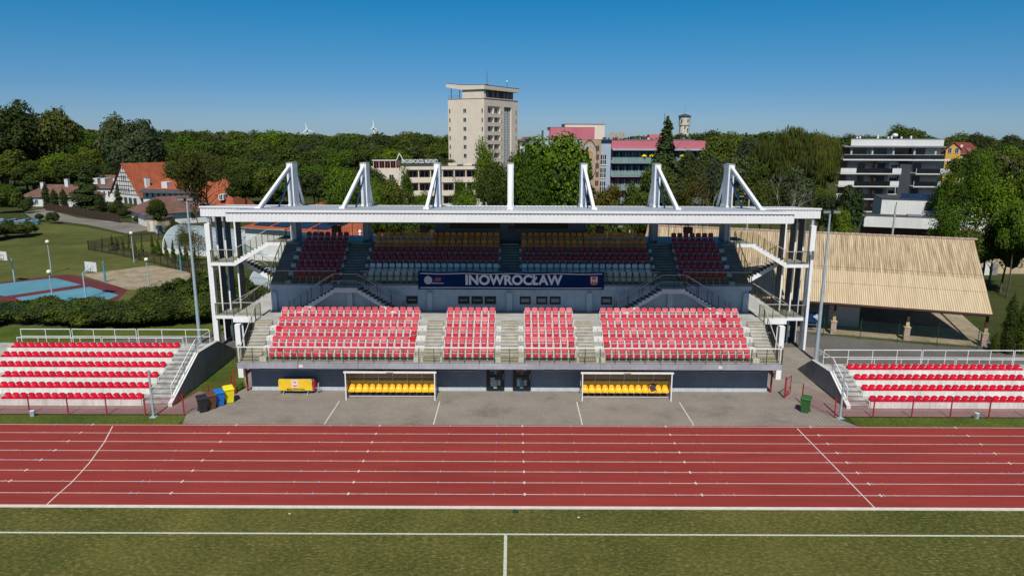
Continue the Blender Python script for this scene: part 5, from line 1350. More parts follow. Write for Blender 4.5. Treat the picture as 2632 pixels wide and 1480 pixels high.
b = MB(); b.tube((19, 3, HT + 4), (19, 3, HT + 6), .06, .06, 'steel_dark', 6); b.sphere((19, 3, HT + 6.3), .45, 'rail_white', 10, 6, (1, .4, 1)); b.build('dish', TB)
# ---- sanatorium annex, balconies
Yx = 158; x0 = xpx(957, Yx); AN = empty('sanatorium', (x0, Yx, 0), R(12), 'low cream sanatorium with rows of deep balconies left of the tower', 'building')
za = zpx(1100, 428, 165)
b = MB(); b.box(0, 7.5, 0, 12, 0, za - .2, 'cream'); b.box(7.5, 25, 1.5, 12, 0, za, 'cream_dark'); b.box(7.5, 25.2, 0, 1.5, za - .55, za + .1, 'cream'); b.box(7.4, 25.3, 1.5, 12.2, za, za + .15, 'anthracite'); b.box(23.8, 25.0, 0, 1.5, 0, za - .5, 'cream'); b.build('wall', AN)
for k in range(4):
    z = za - 3.1 - 3.0 * k
    b = MB(); b.box(7.5, 23.8, 0, 1.5, z - .35, z - .1, 'cream'); b.box(7.5, 23.8, 0, .15, z - .1, z + .85, 'cream')
    for u in range(7): b.box(7.5 + 2.7 * u, 7.7 + 2.7 * u, .16, 1.5, z - .1, z + 2.55, 'cream')
    q = b.build('balcony_row', AN)
    for u in range(6):
        b = MB(); b.box(8.2 + 2.7 * u, 9.9 + 2.7 * u, 1.42, 1.48, z + .1, z + 2.1, 'window_glass'); b.box(9.0 + 2.7 * u, 9.08 + 2.7 * u, 1.36, 1.42, z + .1, z + 2.1, 'frame_white'); b.build('balcony_door', q)
for k in range(3): win(AN, 'front', 4.2, za - 2.9 - 3 * k, 1.0, 1.3)
b = MB(); b.box(.1, 5.5, .4, 2.4, za + 1.45, za + 1.6, 'rail_white'); b.bar((5.4, .4, za + 1.5), (6.1, .4, za + 3.1), .16, .16, 'rail_white'); b.bar((6.1, .4, za + 3.1), (7.1, .4, za + 1.4), .16, .16, 'rail_white'); b.box(.2, 6.4, 2.4, 2.5, za - .2, za + 1.45, 'brown_wall')
for k in range(10): b.box(.3 + .62 * k, .40 + .62 * k, .5, .6, za - .2, za + 1.4, 'pink_dark' if k % 2 else 'cream')
b.build('roof_pavilion', AN)
text('roof_lettering', 'CENTRUM UZDROWISKOWE', 1.25, 'rail_white', AN, (10.9, 4.0, za + 1.15), (R(90), 0, 0), .03, .02, -.50)
b = MB(); b.bar((6.4, 4.1, za + .65), (15.4, 4.1, za + .65), .05, .05, 'steel_dark')
for k in range(8): b.bar((6.5 + 1.25 * k, 4.1, za), (6.5 + 1.25 * k, 4.1, za + 1.7), .05, .05, 'steel_dark')
b.build('sign_frame', AN)
for x_ in (17.5, 21): b = MB(); b.box(x_, x_ + 2, 3.5, 5, za + .15, za + .75, 'cream'); b.build('roof_box', AN)
# ---- hotel with balconies and pink top
Yh = 166; hx = xpx(1360, Yh, 14); HZ = 17.0
HO = empty('hotel', (hx, Yh, 0), R(3), 'pale blue and pink hotel with mosaic panel and glazed balcony rows, right of the tower', 'hotel')
b = MB(); b.box(0, 12.2, 0, 15, 0, HZ, 'pale_blue'); b.box(12.2, 16.7, -.6, 15, 0, HZ, 'mid_grey'); b.box(16.7, 19.3, .6, 15, 0, HZ, 'pale_blue'); b.box(19.3, 41, 1.6, 15, 0, HZ, 'anthracite'); b.box(-.1, 19.4, -.1, 15, HZ, HZ + .12, 'anthracite'); b.build('wall', HO)
b = MB(); b.box(19.3, 41.5, -.1, 15, HZ - 2.0, HZ - .1, 'pink'); b.box(19.5, 42, -.5, 1.6, HZ - 2.35, HZ - 2.0, 'pale_blue'); b.build('roof_band', HO)
b = MB(); b.box(12.2, 16.7, -.75, -.605, 3.5, HZ + .02, 'cream_dark'); mo = b.build('mosaic_panel', HO)
def ring(b, cx, cz, ra, rb, y, m, n=28, sx=1, sz=1):
    for k in range(n):
        a0, a1 = 2 * math.pi * k / n, 2 * math.pi * (k + 1) / n
        P = [(cx + r * math.cos(a) * sx, y, cz + r * math.sin(a) * sz) for r, a in ((ra, a0), (rb, a0), (rb, a1), (ra, a1))]
        b.face(P, m)
b = MB(); ring(b, 14.0, HZ - 4.2, 1.55, 1.7, -.77, 'pale_blue', sz=1.9); ring(b, 14.0, HZ - 4.6, 1.8, 1.95, -.772, 'brown_wall', sz=2.4); ring(b, 13.9, HZ - 3.6, .0, .55, -.78, 'mark_yellow', sz=1.2); ring(b, 13.9, HZ - 3.6, .75, .95, -.78, 'gold', sz=1.25); ring(b, 13.9, HZ - 3.6, 1.05, 1.3, -.78, 'wall_yellow', sz=1.3)
for k in range(5): b.box(15.5 + .1 * (k % 2), 16.3, -.775, -.76, HZ - 2.5 - 2.0 * k, HZ - 1.3 - 2.0 * k, 'brown_wall')
b.build('mosaic_rings', mo)
for u in (1.4, 9.9):
    for k in range(4): b = MB(); b.box(u, u + 2.2, -.03, .0, HZ - 5.2 - 3.1 * k, HZ - 2.9 - 3.1 * k, 'anthracite'); b.box(u + .9, u + 1.1, -.06, -.03, HZ - 5.2 - 3.1 * k, HZ - 2.9 - 3.1 * k, 'pink_dark'); b.build('window', HO)
for k in range(4):
    b = MB(); z = HZ - 5.7 - 3.1 * k; b.box(16.9, 18.2, .52, .59, z, z + 2.3, 'window_glass'); b.box(16.8, 18.3, .45, .55, z - .1, z + .1, 'frame_white')
    for X in (17.3, 17.7): b.box(X, X + .1, .46, .52, z, z + 2.3, 'frame_white')
    b.box(16.9, 18.2, .46, .52, z + 1.1, z + 1.2, 'frame_white'); b.build('window', HO)
for k in range(5):
    z = HZ - 5.15 - 3.15 * k
    b = MB(); b.box(19.5, 41.4, .1, 1.6, z - .2, z, 'pale_blue'); 
    for j in range(28): b.box(19.5 + .78 * j + .02, 19.5 + .78 * j + .76, .04, .08, z, z + 1.15, 'balcony_glass')
    b.box(19.5, 41.4, .0, .1, z + 1.15, z + 1.2, 'pale_blue'); q = b.build('balcony_row', HO)
    b = MB(); b.box(19.4, 41, 1.5, 1.59, z, z + 2.8, 'pink_dark' if k > 1 else 'anthracite'); b.build('balcony_wall', q)
    for j in range(13):
        b = MB(); X = 19.9 + 1.62 * j; b.box(X, X + .9, 1.44, 1.5, z + .1, z + 2.3, 'window_glass'); b.box(X + .0, X + .12, 1.40, 1.44, z + .1, z + 2.3, 'balcony_glass'); b.box(X + .78, X + .9, 1.40, 1.44, z + .1, z + 2.3, 'balcony_glass'); b.box(X - .28, X - .1, 1.42, 1.5, z, z + 2.4, 'pale_blue'); b.build('balcony_door', q)
for X in (27.2, 29.0, 36.3):
    b = MB(); b.poly([(X - .7, .3, HZ - 3.7), (X + .7, .3, HZ - 3.7), (X, .3, HZ - 3.2), (X, -.6, HZ - 3.75), (X, 1.2, HZ - 3.75)], [(0, 3, 2), (3, 1, 2), (1, 4, 2), (4, 0, 2)], 'bin_yellow')
    q = b.build('parasol', None, None); q.parent = None
    q.matrix_world = Matrix.Translation(HO.location) @ Matrix.Rotation(R(3), 4, 'Z'); tag(q, {27.2: 'yellow parasol leftmost on the top hotel balcony', 29.0: 'yellow parasol, middle one on the top hotel balcony', 36.3: 'yellow parasol half behind the spruce on the top hotel balcony'}[X], 'parasol')
b = MB(); b.prism([(5.1, 2.0, HZ + .12), (10.6, 1.2, HZ + .12), (15.6, 2.2, HZ + .12), (15.6, 9, HZ + .12), (5.1, 9, HZ + .12)], (0, 0, 2.7), 'pink'); b.box(5.0, 15.6, 2.4, 9, HZ + 2.82, HZ + 2.92, 'anthracite'); q = b.build('roof_block', HO)
for X in (6.6, 8.1, 9.7): b = MB(); b.box(X, X + .4, 1.60 - .1, 1.8, HZ + 1.0, HZ + 1.6, 'plaster_white'); b.box(X + .1, X + .3, 1.45, 1.5, HZ + 1.1, HZ + 1.5, 'window_glass'); b.build('window', q)
b = MB(); b.box(9.4, 19.2, 9.1, 16, HZ + .1, HZ + 3.7, 'cream'); b.box(9.3, 19.3, 9, 16.1, HZ + 3.7, HZ + 3.8, 'pink_dark'); b.box(3.6, 5.0, 3, 8, HZ + .1, HZ + 2.2, 'pale_blue'); b.build('roof_block', HO)
text('roof_lettering', 'OAZA', 1.7, 'gold', HO, (20.9, 1.2, HZ + 1.0), (R(90), 0, 0), .06, .03, .75)
b = MB()
rr = random.Random(9)
b.box(17, 39.5, 1.9, 2.6, HZ + .02, HZ + .14, 'mid_grey')
for k in range(46): X = 17 + rr.uniform(0, 22); b.box(X, X + rr.uniform(.15, .6), 2, 2.5, HZ + .1, HZ + rr.uniform(.25, .75), rr.choice(['anthracite', 'plaster_white', 'brown_wall', 'mid_grey']))
b.prism([(28.6, 2, HZ + .1), (33, 2, HZ + .1), (33, 2, HZ + 1.3), (28.6, 2, HZ + 1.3)], (0, 2, 0), 'pink'); b.build('roof_plant', HO)
b = MB(); b.tube((32.3, 3, HZ), (32.3, 3, HZ + 6.3), .12, .04, 'steel_dark', 6); b.box(32.1, 32.6, 2.8, 3.2, HZ + 3.6, HZ + 4.2, 'steel_dark'); b.build('antenna', HO)
# ---- water tower
Yw = 300; wx = xpx(1758, Yw, 20); zt = zpx(1758, 300, Yw)
WT = empty('water_tower', (wx, Yw, 0), 0, 'slim pale octagonal water tower with small dark cap on the horizon', 'tower')
b = MB(); b.tube((0, 0, 0), (0, 0, zt - 3.5), 2.5, 2.1, 'tower_stone', 8); b.tube((0, 0, zt - 3.5), (0, 0, zt), 2.4, 2.45, 'tower_stone', 8)
b.build('tower_shaft', WT)
b = MB(); b.tube((0, 0, zt), (0, 0, zt + .3), 2.9, 2.8, 'anthracite', 8); b.tube((0, 0, zt + .3), (0, 0, zt + 1.0), 2.8, .5, 'anthracite', 8); b.tube((0, 0, zt + 1), (0, 0, zt + 5), .05, .03, 'steel_dark', 5); b.build('roof', WT)
for x, z in ((-1.6, -1.6), (.9, -1.6), (-.2, -4.3), (.9, -5.2), (-.2, -9.5)):
    b = MB(); b.box(x - .22, x + .22, -2.62, -2.2, zt + z - .3, zt + z + .35, 'black'); b.build('window', WT)
# ---- wind turbines
for (px, py, t, blades) in ((790, 333, 'left wind turbine, three blades spread, far beyond the woods', (100, 220, 340)), (961, 328, 'right wind turbine with one blade upright, far beyond the woods', (92, 208, 328))):
    Yt = 1400; p = atY(px, py, Yt); Tn = empty('wind_turbine', (p.x, Yt, 0), 0, t, 'wind turbine')
    b = MB(); b.tube((0, 0, 0), (0, 0, p.z), 2.6 if px > 900 else 1.2, 1.0 if px < 900 else 2.0, 'turbine_white', 10); b.build('tower', Tn)
    b = MB(); b.box(-1.5, 1.5, -4, 3, p.z - 1.5, p.z + 1.5, 'turbine_white'); b.sphere((0, -4.3, p.z), 1.4, 'turbine_white', 10, 6); b.build('nacelle', Tn)
    for a in blades:
        L_ = 14 if px < 900 else (15 if a == 92 else 9); d = Vector((math.cos(R(a)), 0, math.sin(R(a)))); nrm = Vector((-d.z, 0, d.x)); o = Vector((0, -4.8, p.z)); b = MB()
        b.prism([o + d * 1 - nrm * .7, o + d * L_ * .3 - nrm * 1.1, o + d * L_ - nrm * .15, o + d * L_ + nrm * .15, o + d * 1 + nrm * .7], (0, .4, 0), 'turbine_white'); b.build('blade', Tn)
# ---- modern terraced block (right)
Ym = 172; mxl = xpx(2168, Ym, 14); wm = xpx(2422, Ym, 14) - mxl
MBk = empty('modern_apartment_block', (mxl, Ym, 0), R(-2), 'modern white and dark apartment block with stepped balconies on the right', 'apartment block')
zr_ = zpx(2300, 358, Ym); F = 3.05
b = MB(); b.prism([(2.1, 1.2, zr_ - 1.6), (wm + .3, 1.2, zr_ - 1.6), (wm + 5.3, 13, zr_ - 1.6), (7.2, 13, zr_ - 1.6)], (0, 0, 1.6), 'plaster_white'); b.prism([(2.0, 1.1, zr_), (wm + .4, 1.1, zr_), (wm + 5.4, 13.1, zr_), (7.1, 13.1, zr_)], (0, 0, .12), 'mid_grey'); b.build('parapet', MBk)
b = MB(); b.box(.2, wm + .4, .2, 3, zr_ - 1.95, zr_ - 1.65, 'mid_grey'); b.build('canopy', MBk)
b = MB(); b.prism([(.4, 2.2, 0), (wm + .2, 2.2, 0), (wm + 5.2, 13, 0), (5.6, 13, 0)], (0, 0, zr_ - 1.6), 'mid_grey'); b.box(.4, 2.0, 1.8, 2.2, 0, zr_ - 1.9, 'brown_wall'); b.box(14.0, 16.8, .6, 2.2, 0, zr_ - 5.4, 'anthracite'); b.box(12.2, 14.0, 1.2, 2.2, 0, zr_ - 5.4, 'plaster_grey'); b.box(8.3, 8.5, .6, 2.2, 0, zr_ - 5.2, 'brown_wall'); b.build('wall', MBk)
b = MB(); b.box(.4, wm - 0, 2.1, 2.19, zr_ - 4.9, zr_ - 1.96, 'dark_glass')
for k in range(5): b.box(2.1 + 5.0 * k, 2.5 + 5.0 * k, .9, 1.3, zr_ - 4.9, zr_ - 1.96, 'plaster_grey')
for X in (6.4, 11.3): b.box(X, X + 1.6, 2.05, 2.1, zr_ - 4.9, zr_ - 2, 'balcony_glass')
b.box(20.4, 24, 2.0, 2.1, zr_ - 4.9, zr_ - 2, 'plaster_grey'); b.build('penthouse_glazing', MBk)
b = MB(); b.box(.1, wm + 1.6, -.1, 2.2, zr_ - 5.05, zr_ - 4.75, 'plaster_white'); b.box(.2, wm + .0, -.05, .0, zr_ - 4.7, zr_ - 3.7, 'dark_glass'); b.box(.2, wm, -.06, .0, zr_ - 3.7, zr_ - 3.62, 'plaster_grey'); b.build('penthouse_balcony', MBk)
for k in range(4):
    z = zr_ - 8.05 - F * k; sh = -.25 * k
    for (a, c, dark) in ((-.3 + sh, 14.1 + sh, (3.4, 12.0)), (17.6 + sh, wm + 1.6 + sh, (17.7, 23.3))):
        b = MB(); b.box(a, c, -.2, 2.2, z - .28, z, 'plaster_white'); b.box(a, dark[0] + sh, -.25, -.15, z, z + 1.15, 'plaster_white'); b.box(dark[1] + sh, c, -.25, -.15, z, z + 1.15, 'plaster_white'); q = b.build('balcony', MBk)
        b = MB(); b.box(dark[0] + sh, dark[1] + sh, -.22, -.18, z, z + 1.1, 'dark_glass'); b.build('glass_panel', q)
    for X, w_ in ((5.6, 1.5), (9.8, 3.0), (19.0, 1.8)):
        win(MBk, 'front', X, z + .1 + .0, w_, 2.1, bars=1, frame='anthracite').location = (0, 2.2, 0)
    win(MBk, 'front', 13.0, z + .4, 1.5, 1.4, bars=0, frame='anthracite').location = (0, 1.19, 0)
for X, h in ((4.5, .5), (5.2, .7), (9.5, .9), (12.0, .6), (12.8, .8), (15.2, .6), (17.5, .8)): b = MB(); b.box(X, X + .35, 4, 4.4, zr_, zr_ + h, 'rail_white'); b.build('roof_vent', MBk)
b = MB(); b.sphere((14.2, 5, zr_ + .9), .7, 'rail_white', 12, 6, (1, 1, .7)); b.build('roof_dome', MBk)
# ---- white villa before it
Yv = 104; vx = xpx(2262, Yv, 6)
VI = empty('flat_roofed_villa', (vx, Yv, 0), R(-19), 'white flat-roofed villa with solar panels behind the shed', 'villa')
z1, z2 = zpx(2400, 512, Yv), zpx(2400, 556, Yv - 2)
b = MB(); b.box(0, 14.5, 0, 8, 0, z1, 'plaster_white'); b.box(-2.5, 12.5, -3.2, 0, z2 - 1.5, z2, 'plaster_white'); b.box(11.7, 12.5, -3.2, -2.6, 0, z2 - 1.5, 'plaster_white'); b.box(-2.4, 12.4, -3.1, 0, z2, z2 + .1, 'anthracite'); b.box(-2.5, 11.6, -.8, -.02, 0, z2 - 1.5, 'brown_wall'); b.build('wall', VI)
b = MB(); b.box(-.1, 14.7, -.1, 8.1, z1, z1 + .12, 'anthracite'); b.build('roof', VI)
b = MB()
for k in range(8): b.prism([(2.7 + 1.3 * k, .6, z1 + .15), (3.9 + 1.3 * k, .6, z1 + .15), (3.9 + 1.3 * k, 2.4, z1 + .75), (2.7 + 1.3 * k, 2.4, z1 + .75)], (0, .05, -.05), 'solar')
b.build('solar_panels', VI)
win(VI, 'front', 6.3, z2 + .8, 1.2, 1.2, bars=0, frame='frame_white'); 
for X, w_ in ((-.5, 2.8), (3.6, 3.0), (8.6, 2.0)): win(VI, 'front', X + 1.0, .4, w_, 2.2, bars=1, frame='anthracite').location = (0, -.8, 0)
b = MB(); b.box(3.2, 5.0, -2.2, -1.2, z2 + .1, z2 + .35, 'mid_grey'); b.build('roof_hatch', VI)
b = MB(); b.tube((0, 0, 0), (0, 0, 9.3), .16, .11, 'concrete', 8); b.bar((0, 0, 9.3), (-.2, -.5, 9.9), .07, .07, 'steel_dark'); p = atY(2294, 600, 88)
tag(b.build('lamp_column', None, (p.x, 88, 0)), 'concrete lamp column standing before the white villa', 'lamp column')
# ---- yellow house
Yy = 215; yx = xpx(2425, Yy, 12); H_, q = house('yellow_house', yx, Yy, R(-24), 10, 9, zpx(2450, 393, Yy), zpx(2470, 366, Yy + 6), 'ivory_wall', 'red_tile', 'yellow and ivory house with red roof beside the modern block', hip=3)
ze = zpx(2450, 395, Yy)
b = MB(); b.box(.3, 4.1, -1.2, 0, 0, ze + 1.2, 'yellow_wall'); b.prism([(.3, -1.2, ze + 1.2), (4.1, -1.2, ze + 1.2), (2.2, -1.2, ze + 3.0)], (0, 3, 0), 'yellow_wall'); b.build('gable_wing', H_)
b = MB(); roofpoly(b, [(2.2, -1.5, ze + 3.25), (2.2, 3, ze + 3.25), (-.1, 3, ze + 1.0), (-.1, -1.5, ze + 1.0)], 'red_tile'); roofpoly(b, [(2.2, 3, ze + 3.25), (2.2, -1.5, ze + 3.25), (4.5, -1.5, ze + 1.0), (4.5, 3, ze + 1.0)], 'red_tile'); b.build('gable_roof', q)
for X in (1.3, 3.1):
    for z in (ze + .2, ze - 3.2): win(H_, 'front', X, z, .9, 1.5).location = (0, -1.2, 0)
for X in (5.6, 8.2):
    for z in (ze - 2.2, ze - 5.4): win(H_, 'front', X, z, 1.2, 1.5)
b = MB(); b.box(6.0, 6.7, .9, 1.3, ze + .9, ze + 1.6, 'frame_white'); b.build('roof_window', q); b = MB(); b.box(4.4, 5.0, 2.4, 2.8, ze + 1.9, ze + 2.6, 'frame_white'); b.build('roof_window', q)
# ---- dark house far right, white building between trees
Yd = 120
r_, q = house('dark_house', xpx(2606, Yd, 10), Yd, R(-28), 14, 6, zpx(2610, 412, Yd) - .5, zpx(2610, 412, Yd), 'anthracite', 'mid_grey', 'dark modern house cut off by the right edge', hip=2)
for X in (2, 5): win(r_, 'front', X, 10, 1.5, 1.6, frame='mid_grey')
r_, q = house('white_house', xpx(2518, 150, 8), 150, R(-26), 4.5, 6, zpx(2540, 422, 150), zpx(2540, 402, 152), 'plaster_white', 'brown_tile', 'white house with brown roof half hidden by right trees')
for X in (1.2, 3.2):
    for z in (3, 6.5): win(r_, 'front', X, z, 1.1, 1.4)
# distant roofs on the right and centre
for (a, c, y1, y0, Y_, l) in ((2435, 2500, 352, 372, 330, 'dark low-pitched roof on the skyline right of the yellow house'), (2515, 2560, 350, 365, 330, 'second dark roof on the skyline near the right edge')):
    x_ = xpx(a, Y_, 18); r_, q = house('distant_house', x_, Y_, 0, xpx(c, Y_, 18) - x_, 10, zpx(a, y0, Y_), zpx(a, y1, Y_), 'brown_wall', 'brown_tile', l, hip=3)
    win(r_, 'front', 3, 6, 1.2, 1.4)
x_ = xpx(1336, 380, 14); r_, q = house('distant_house', x_, 380, 0, 10, 10, zpx(1340, 362, 380), zpx(1340, 352, 384), 'mid_grey', 'brown_tile', 'small grey house on the horizon right beside the tall tower', hip=2); win(r_, 'front', 3, 6, 1.5, 2)
b = MB(); b.box(0, 5.5, 0, 6, 0, zpx(1350, 376, 300), 'plaster_white'); tag(b.build('distant_building', None, (xpx(1336, 300, 14), 300, 0)), 'low white building between the tower and the hotel', 'building')
x_ = xpx(1905, 200, 8); r_, q = house('red_roofed_house', x_, 200, R(-15), 8, 8, zpx(1920, 424, 200), zpx(1920, 410, 204), 'ivory_wall', 'red_tile', 'small house with bright red roof between willow and hotel', hip=2); win(r_, 'front', 3, 5, 1.2, 1.4)
# ---- LEFT: half-timbered hall
Yg = 150; gx = xpx(301, Yg, 5)
za, zapex = 2.6, zpx(312, 420, 187)
HT_, q = house('half_timbered_house', xpx(362, 183, 1), 183, R(55), 17, 15.0, 2.4, zapex, 'plaster_white', 'orange_tile', 'half-timbered white house with steep orange tiled roof, far left', 'house', 0, .5)
b = MB(); D_ = 15.0
for t in (.0, .14, .28, .42, .56, .70, .84):
    z = 2.4 + (zapex - 2.4) * t; w_ = D_ / 2 * (1 - t); b.bar((-.03, D_ / 2 - w_, z), (-.03, D_ / 2 + w_, z), .06, .16, 'wood_dark')
for k in range(-5, 6):
    y = D_ / 2 + k * 1.15; zt_ = 2.4 + (zapex - 2.4) * (1 - abs(k * 1.15) / (D_ / 2)); b.bar((-.03, y, 2.4), (-.03, y, zt_ - .1), .12, .06, 'wood_dark', (0, 1, 0))
b.build('timber_frame', HT_)
for z, n in ((2.9, 5), (6.2, 3)):
    for k in range(n): win(HT_, 'left', D_ / 2 + (k - (n - 1) / 2) * .95, z, .62, 1.25, bars=1)
for k in range(3): b = MB(); b.box(-.05, -.002, 2.0 + 2.4 * k, 3.6 + 2.4 * k, 0, 1.6, 'anthracite'); b.build('arched_opening', HT_)
chimney(q, 13.0, 4.6, zapex - 3.0, 1.6, 1.0); chimney(q, 3.0, 1.6, 4.2, 2.6, 1.0)
# wing to the right with dormers
r_, q = house('long_white_wing', xpx(368, 172, 3), 172, R(-10), 22, 11, zpx(420, 490, 170), zpx(420, 459, 175), 'plaster_white', 'orange_tile', 'long white wing with small arched windows right of the gable', 'house', 3)
for k in range(14): win(r_, 'front', 1.2 + 1.55 * k, zpx(420, 510, 168), .55, 1.1, bars=0)
for X in (5.4, 12.6):
    b = MB(); zz = zpx(420, 487, 168); b.prism([(X - .75, .9, zz), (X + .75, .9, zz), (X + .75, .9, zz + 1.5), (X - .75, .9, zz + 1.5)], (0, 2.6, 0), 'plaster_white'); b.build('dormer', q)
b = MB(); e_ = zpx(420, 493, 168); b.prism([(-.3, -1.3, e_ - .5), (-.3, .2, e_ + .35), (-.3, .2, e_ + .2)], (24.6, 0, 0), 'anthracite'); b.build('eave_band', q)
# wing behind-left with dormers
r_, q = house('rear_wing', xpx(236, 192, 4), 192, R(-6), 15, 9, zpx(260, 480, 192), zpx(260, 450, 196), 'plaster_white', 'brown_tile', 'white wing with three dormers left of the timbered gable', 'house', 0)
for k in range(9): win(r_, 'front', .9 + 1.3 * k, zpx(260, 505, 192), .5, 1.5, bars=0)
for X in (.8, 3.0, 6.6):
    b = MB(); zz = zpx(260, 474, 192); b.prism([(X - .6, .6, zz), (X + .6, .6, zz), (X + .6, .6, zz + 1.6), (X - .6, .6, zz + 1.6)], (0, 3.0, 0), 'plaster_white'); b.build('dormer', q)
# small white hip house at far left
r_, q = house('white_bungalow', xpx(58, 178, 1), 178, R(-2), 16, 9, zpx(80, 503, 178), zpx(110, 474, 182), 'plaster_white', 'brown_tile', 'small white bungalow with brown hipped roof at far left', 'house', 4)
for X in (2.5, 3.7): win(r_, 'front', X, zpx(80, 524, 178), .8, 1.1)
chimney(q, 3.8, 3.0, zpx(95, 484, 181), 1.5, .8); chimney(q, 9.6, 4.0, zpx(95, 476, 182), 1.6, .9)
# brown hipped house nearer
r_, q = house('brown_roofed_house', G(374, 582).x, G(374, 582).y, R(40), 15, 11, zpx(369, 547, 138), zpx(420, 504, 147), 'plaster_white', 'brown_tile', 'white house with brown hipped roof behind the cream shed', 'house', 4, .7)
win(r_, 'front', 3.2, .9, .9, 1.2, bars=0); win(r_, 'front', 9.2, .9, .9, 1.1)
# orange roof to the right of it
r_, q = house('orange_hipped_house', xpx(462, 162, 4), 162, R(-4), 13.0, 11, zpx(560, 538, 162), zpx(520, 466, 168), 'plaster_white', 'orange_tile', 'tall orange hipped roof with a white dormer left of the stand roof', 'house', 4)
b = MB(); b.prism([(8.9, .6, 3.2), (10.1, .6, 3.2), (10.1, .6, 4.5), (8.9, .6, 4.5)], (0, 2.2, 0), 'plaster_white'); d = b.build('dormer', q); b = MB(); b.box(9.15, 9.85, .54, .59, 3.4, 4.35, 'window_glass'); b.box(9.46, 9.54, .50, .54, 3.4, 4.35, 'frame_white'); b.build('window', d)
# cream shed
p = G(379, 595); r_ = empty('cream_shed', (p.x, p.y, 0), R(-28), 'small peeling cream shed with flat rusty roof near the pool', 'shed')
b = MB(); b.box(0, 3.6, 0, 3.4, 0, 2.5, 'shed_cream'); b.build('wall', r_); b = MB(); b.prism([(-.2, -.2, 2.5), (3.8, -.2, 2.5), (3.8, 3.6, 2.7), (-.2, 3.6, 2.7)], (0, 0, .12), 'brown_wall'); b.build('roof', r_)
b = MB(); b.box(1.0, 1.9, -.05, -.002, .1, 2.0, 'plaster_white'); b.build('door', r_)
p = G(409, 600); b = MB(); b.box(-.6, .6, -.3, .3, 0, 1.5, 'blue_plastic'); b.box(-.5, -.05, -.32, -.3, .05, 1.4, 'plaster_white'); tag(b.build('portable_cabinet', None, (p.x + .2, p.y - .3, 0), (0, 0, -.4)), 'pale blue cabinet standing in front of the cream shed', 'cabinet')
# ---- swimming hall behind the stand
ang = math.atan2(93 - 102, 22.0); r_, q = house('swimming_hall', -38.8, 101.5, ang, 24.5, 26, 4.8, 8.3, 'plaster_white', 'orange_tile', 'swimming hall with hipped orange roof, solar panels and coloured stripes behind the stand', 'hall', 7, .5)
b = MB(); n3 = lambda x, t: (x + (7 - 0) * 0, -.3 + 12.9 * t, 4.75 + 3.5 * t + .08)
for row, (t0, t1) in enumerate(((.06, .40), (.46, .72))):
    for k in range(6 - row):
        x0_ = 1.2 + 3.0 * row + 3.4 * k; x1_ = x0_ + 2.8; s_ = 3.2 * (t1 - t0)
        b.face([n3(x0_ + (0 if k else 0), t0), n3(x1_, t0), n3(x1_ + .8, t1), n3(x0_ + .8, t1)], 'solar')
b.build('solar_panels', q)
b = MB()
for k in range(9):
    x0_ = 6.6 + 1.15 * k; b.face([n3(x0_, .80), n3(x0_ + 1.15, .80), n3(x0_ + 1.55, .985), n3(x0_ + .4, .985)], 'mark_yellow' if k % 2 else 'mark_grey')
b.build('coloured_stripes', q)

r2, q2 = house('orange_roofed_hall', xpx(800, 90, 5), 92, R(-13), 10.5, 14, 4.2, 7.4, 'plaster_white', 'orange_tile', 'low orange tiled roof with three white vents seen under the stand roof', 'hall', 5, .5)
for k, X in enumerate((5.6, 6.3, 7.6)): b = MB(); b.tube((X, 1.6 + .1 * k, 4.7), (X, 1.6 + .1 * k, 5.3), .16, .16, 'rail_white', 8); b.tube((X, 1.6 + .1 * k, 5.3), (X, 1.6 + .1 * k, 5.6), .26, .03, 'rail_white', 8); b.build('roof_vent', q2)
b = MB()
for k in range(3): b.tube((-.5 + k * 1.2, -2.2, .2), (.6 + k * 1.2, -2.4, .2), 1.1, 1.1, 'rail_white', 12)
tag(b.build('water_slide', None, (xpx(800, 88, 3), 90, 3.2)), 'white tubular water slide bend beside the orange roof', 'slide')
# dark fence by bungalows
fence('board_fence', [(q_.x, q_.y) for q_ in (G(118, 541), G(165, 547), G(210, 555), G(260, 564), G(308, 573))], 1.7, 2.5, 'wood_dark', 'wood_dark', 'dark brown board fence along the dirt road', .06)
# turquoise pool stacks far left
p = G(20, 575); rr = random.Random(2); PT = empty('plastic_tub_heap', (p.x, p.y, 0), 0, 'heap of turquoise plastic tubs on sandy ground at far left', 'plastic tubs')
for k in range(26):
    b = MB(); b.poly([(-.45, -.3, 0), (.45, -.3, 0), (.45, .3, 0), (-.45, .3, 0), (-.6, -.42, .5), (.6, -.42, .5), (.6, .42, .5), (-.6, .42, .5)], [(0, 1, 5, 4), (1, 2, 6, 5), (2, 3, 7, 6), (3, 0, 4, 7), (4, 5, 6, 7)], rr.choice(['blue_plastic', 'mark_blue', 'court_blue']))
    b.build('tub', PT, (rr.uniform(-7, 7), rr.uniform(-2, 2), rr.choice([0, 0, .3])), (0, 0, rr.uniform(0, 3)))
# street poles behind the stand
for (px, Y_, h, l) in ((1250, 95, 9, 'concrete street pole behind the stand, left of the big maple'), (1601, 100, 8.5, 'concrete street pole before the hotel bushes'), (1918, 95, 9.5, 'thin pole rising just behind the stand roof on the right'), (1616, 82, 7, 'white and brown pole seen through the roof gap')):
    b = MB(); b.tube((0, 0, 0), (0, 0, h), .14, .09, 'concrete', 8); b.bar((0, 0, h), (-.9, 0, h + .4), .06, .06, 'steel_dark'); b.box(-1.4, -.8, -.12, .12, h + .35, h + .48, 'mid_grey'); tag(b.build('street_lamp', None, (xpx(px, Y_, 4), Y_, 0)), l, 'street lamp')
sheet('car_park', [(-25, 72), (30, 72), (26, 120), (-12, 130), (-20, 100)], -.012, 'road')
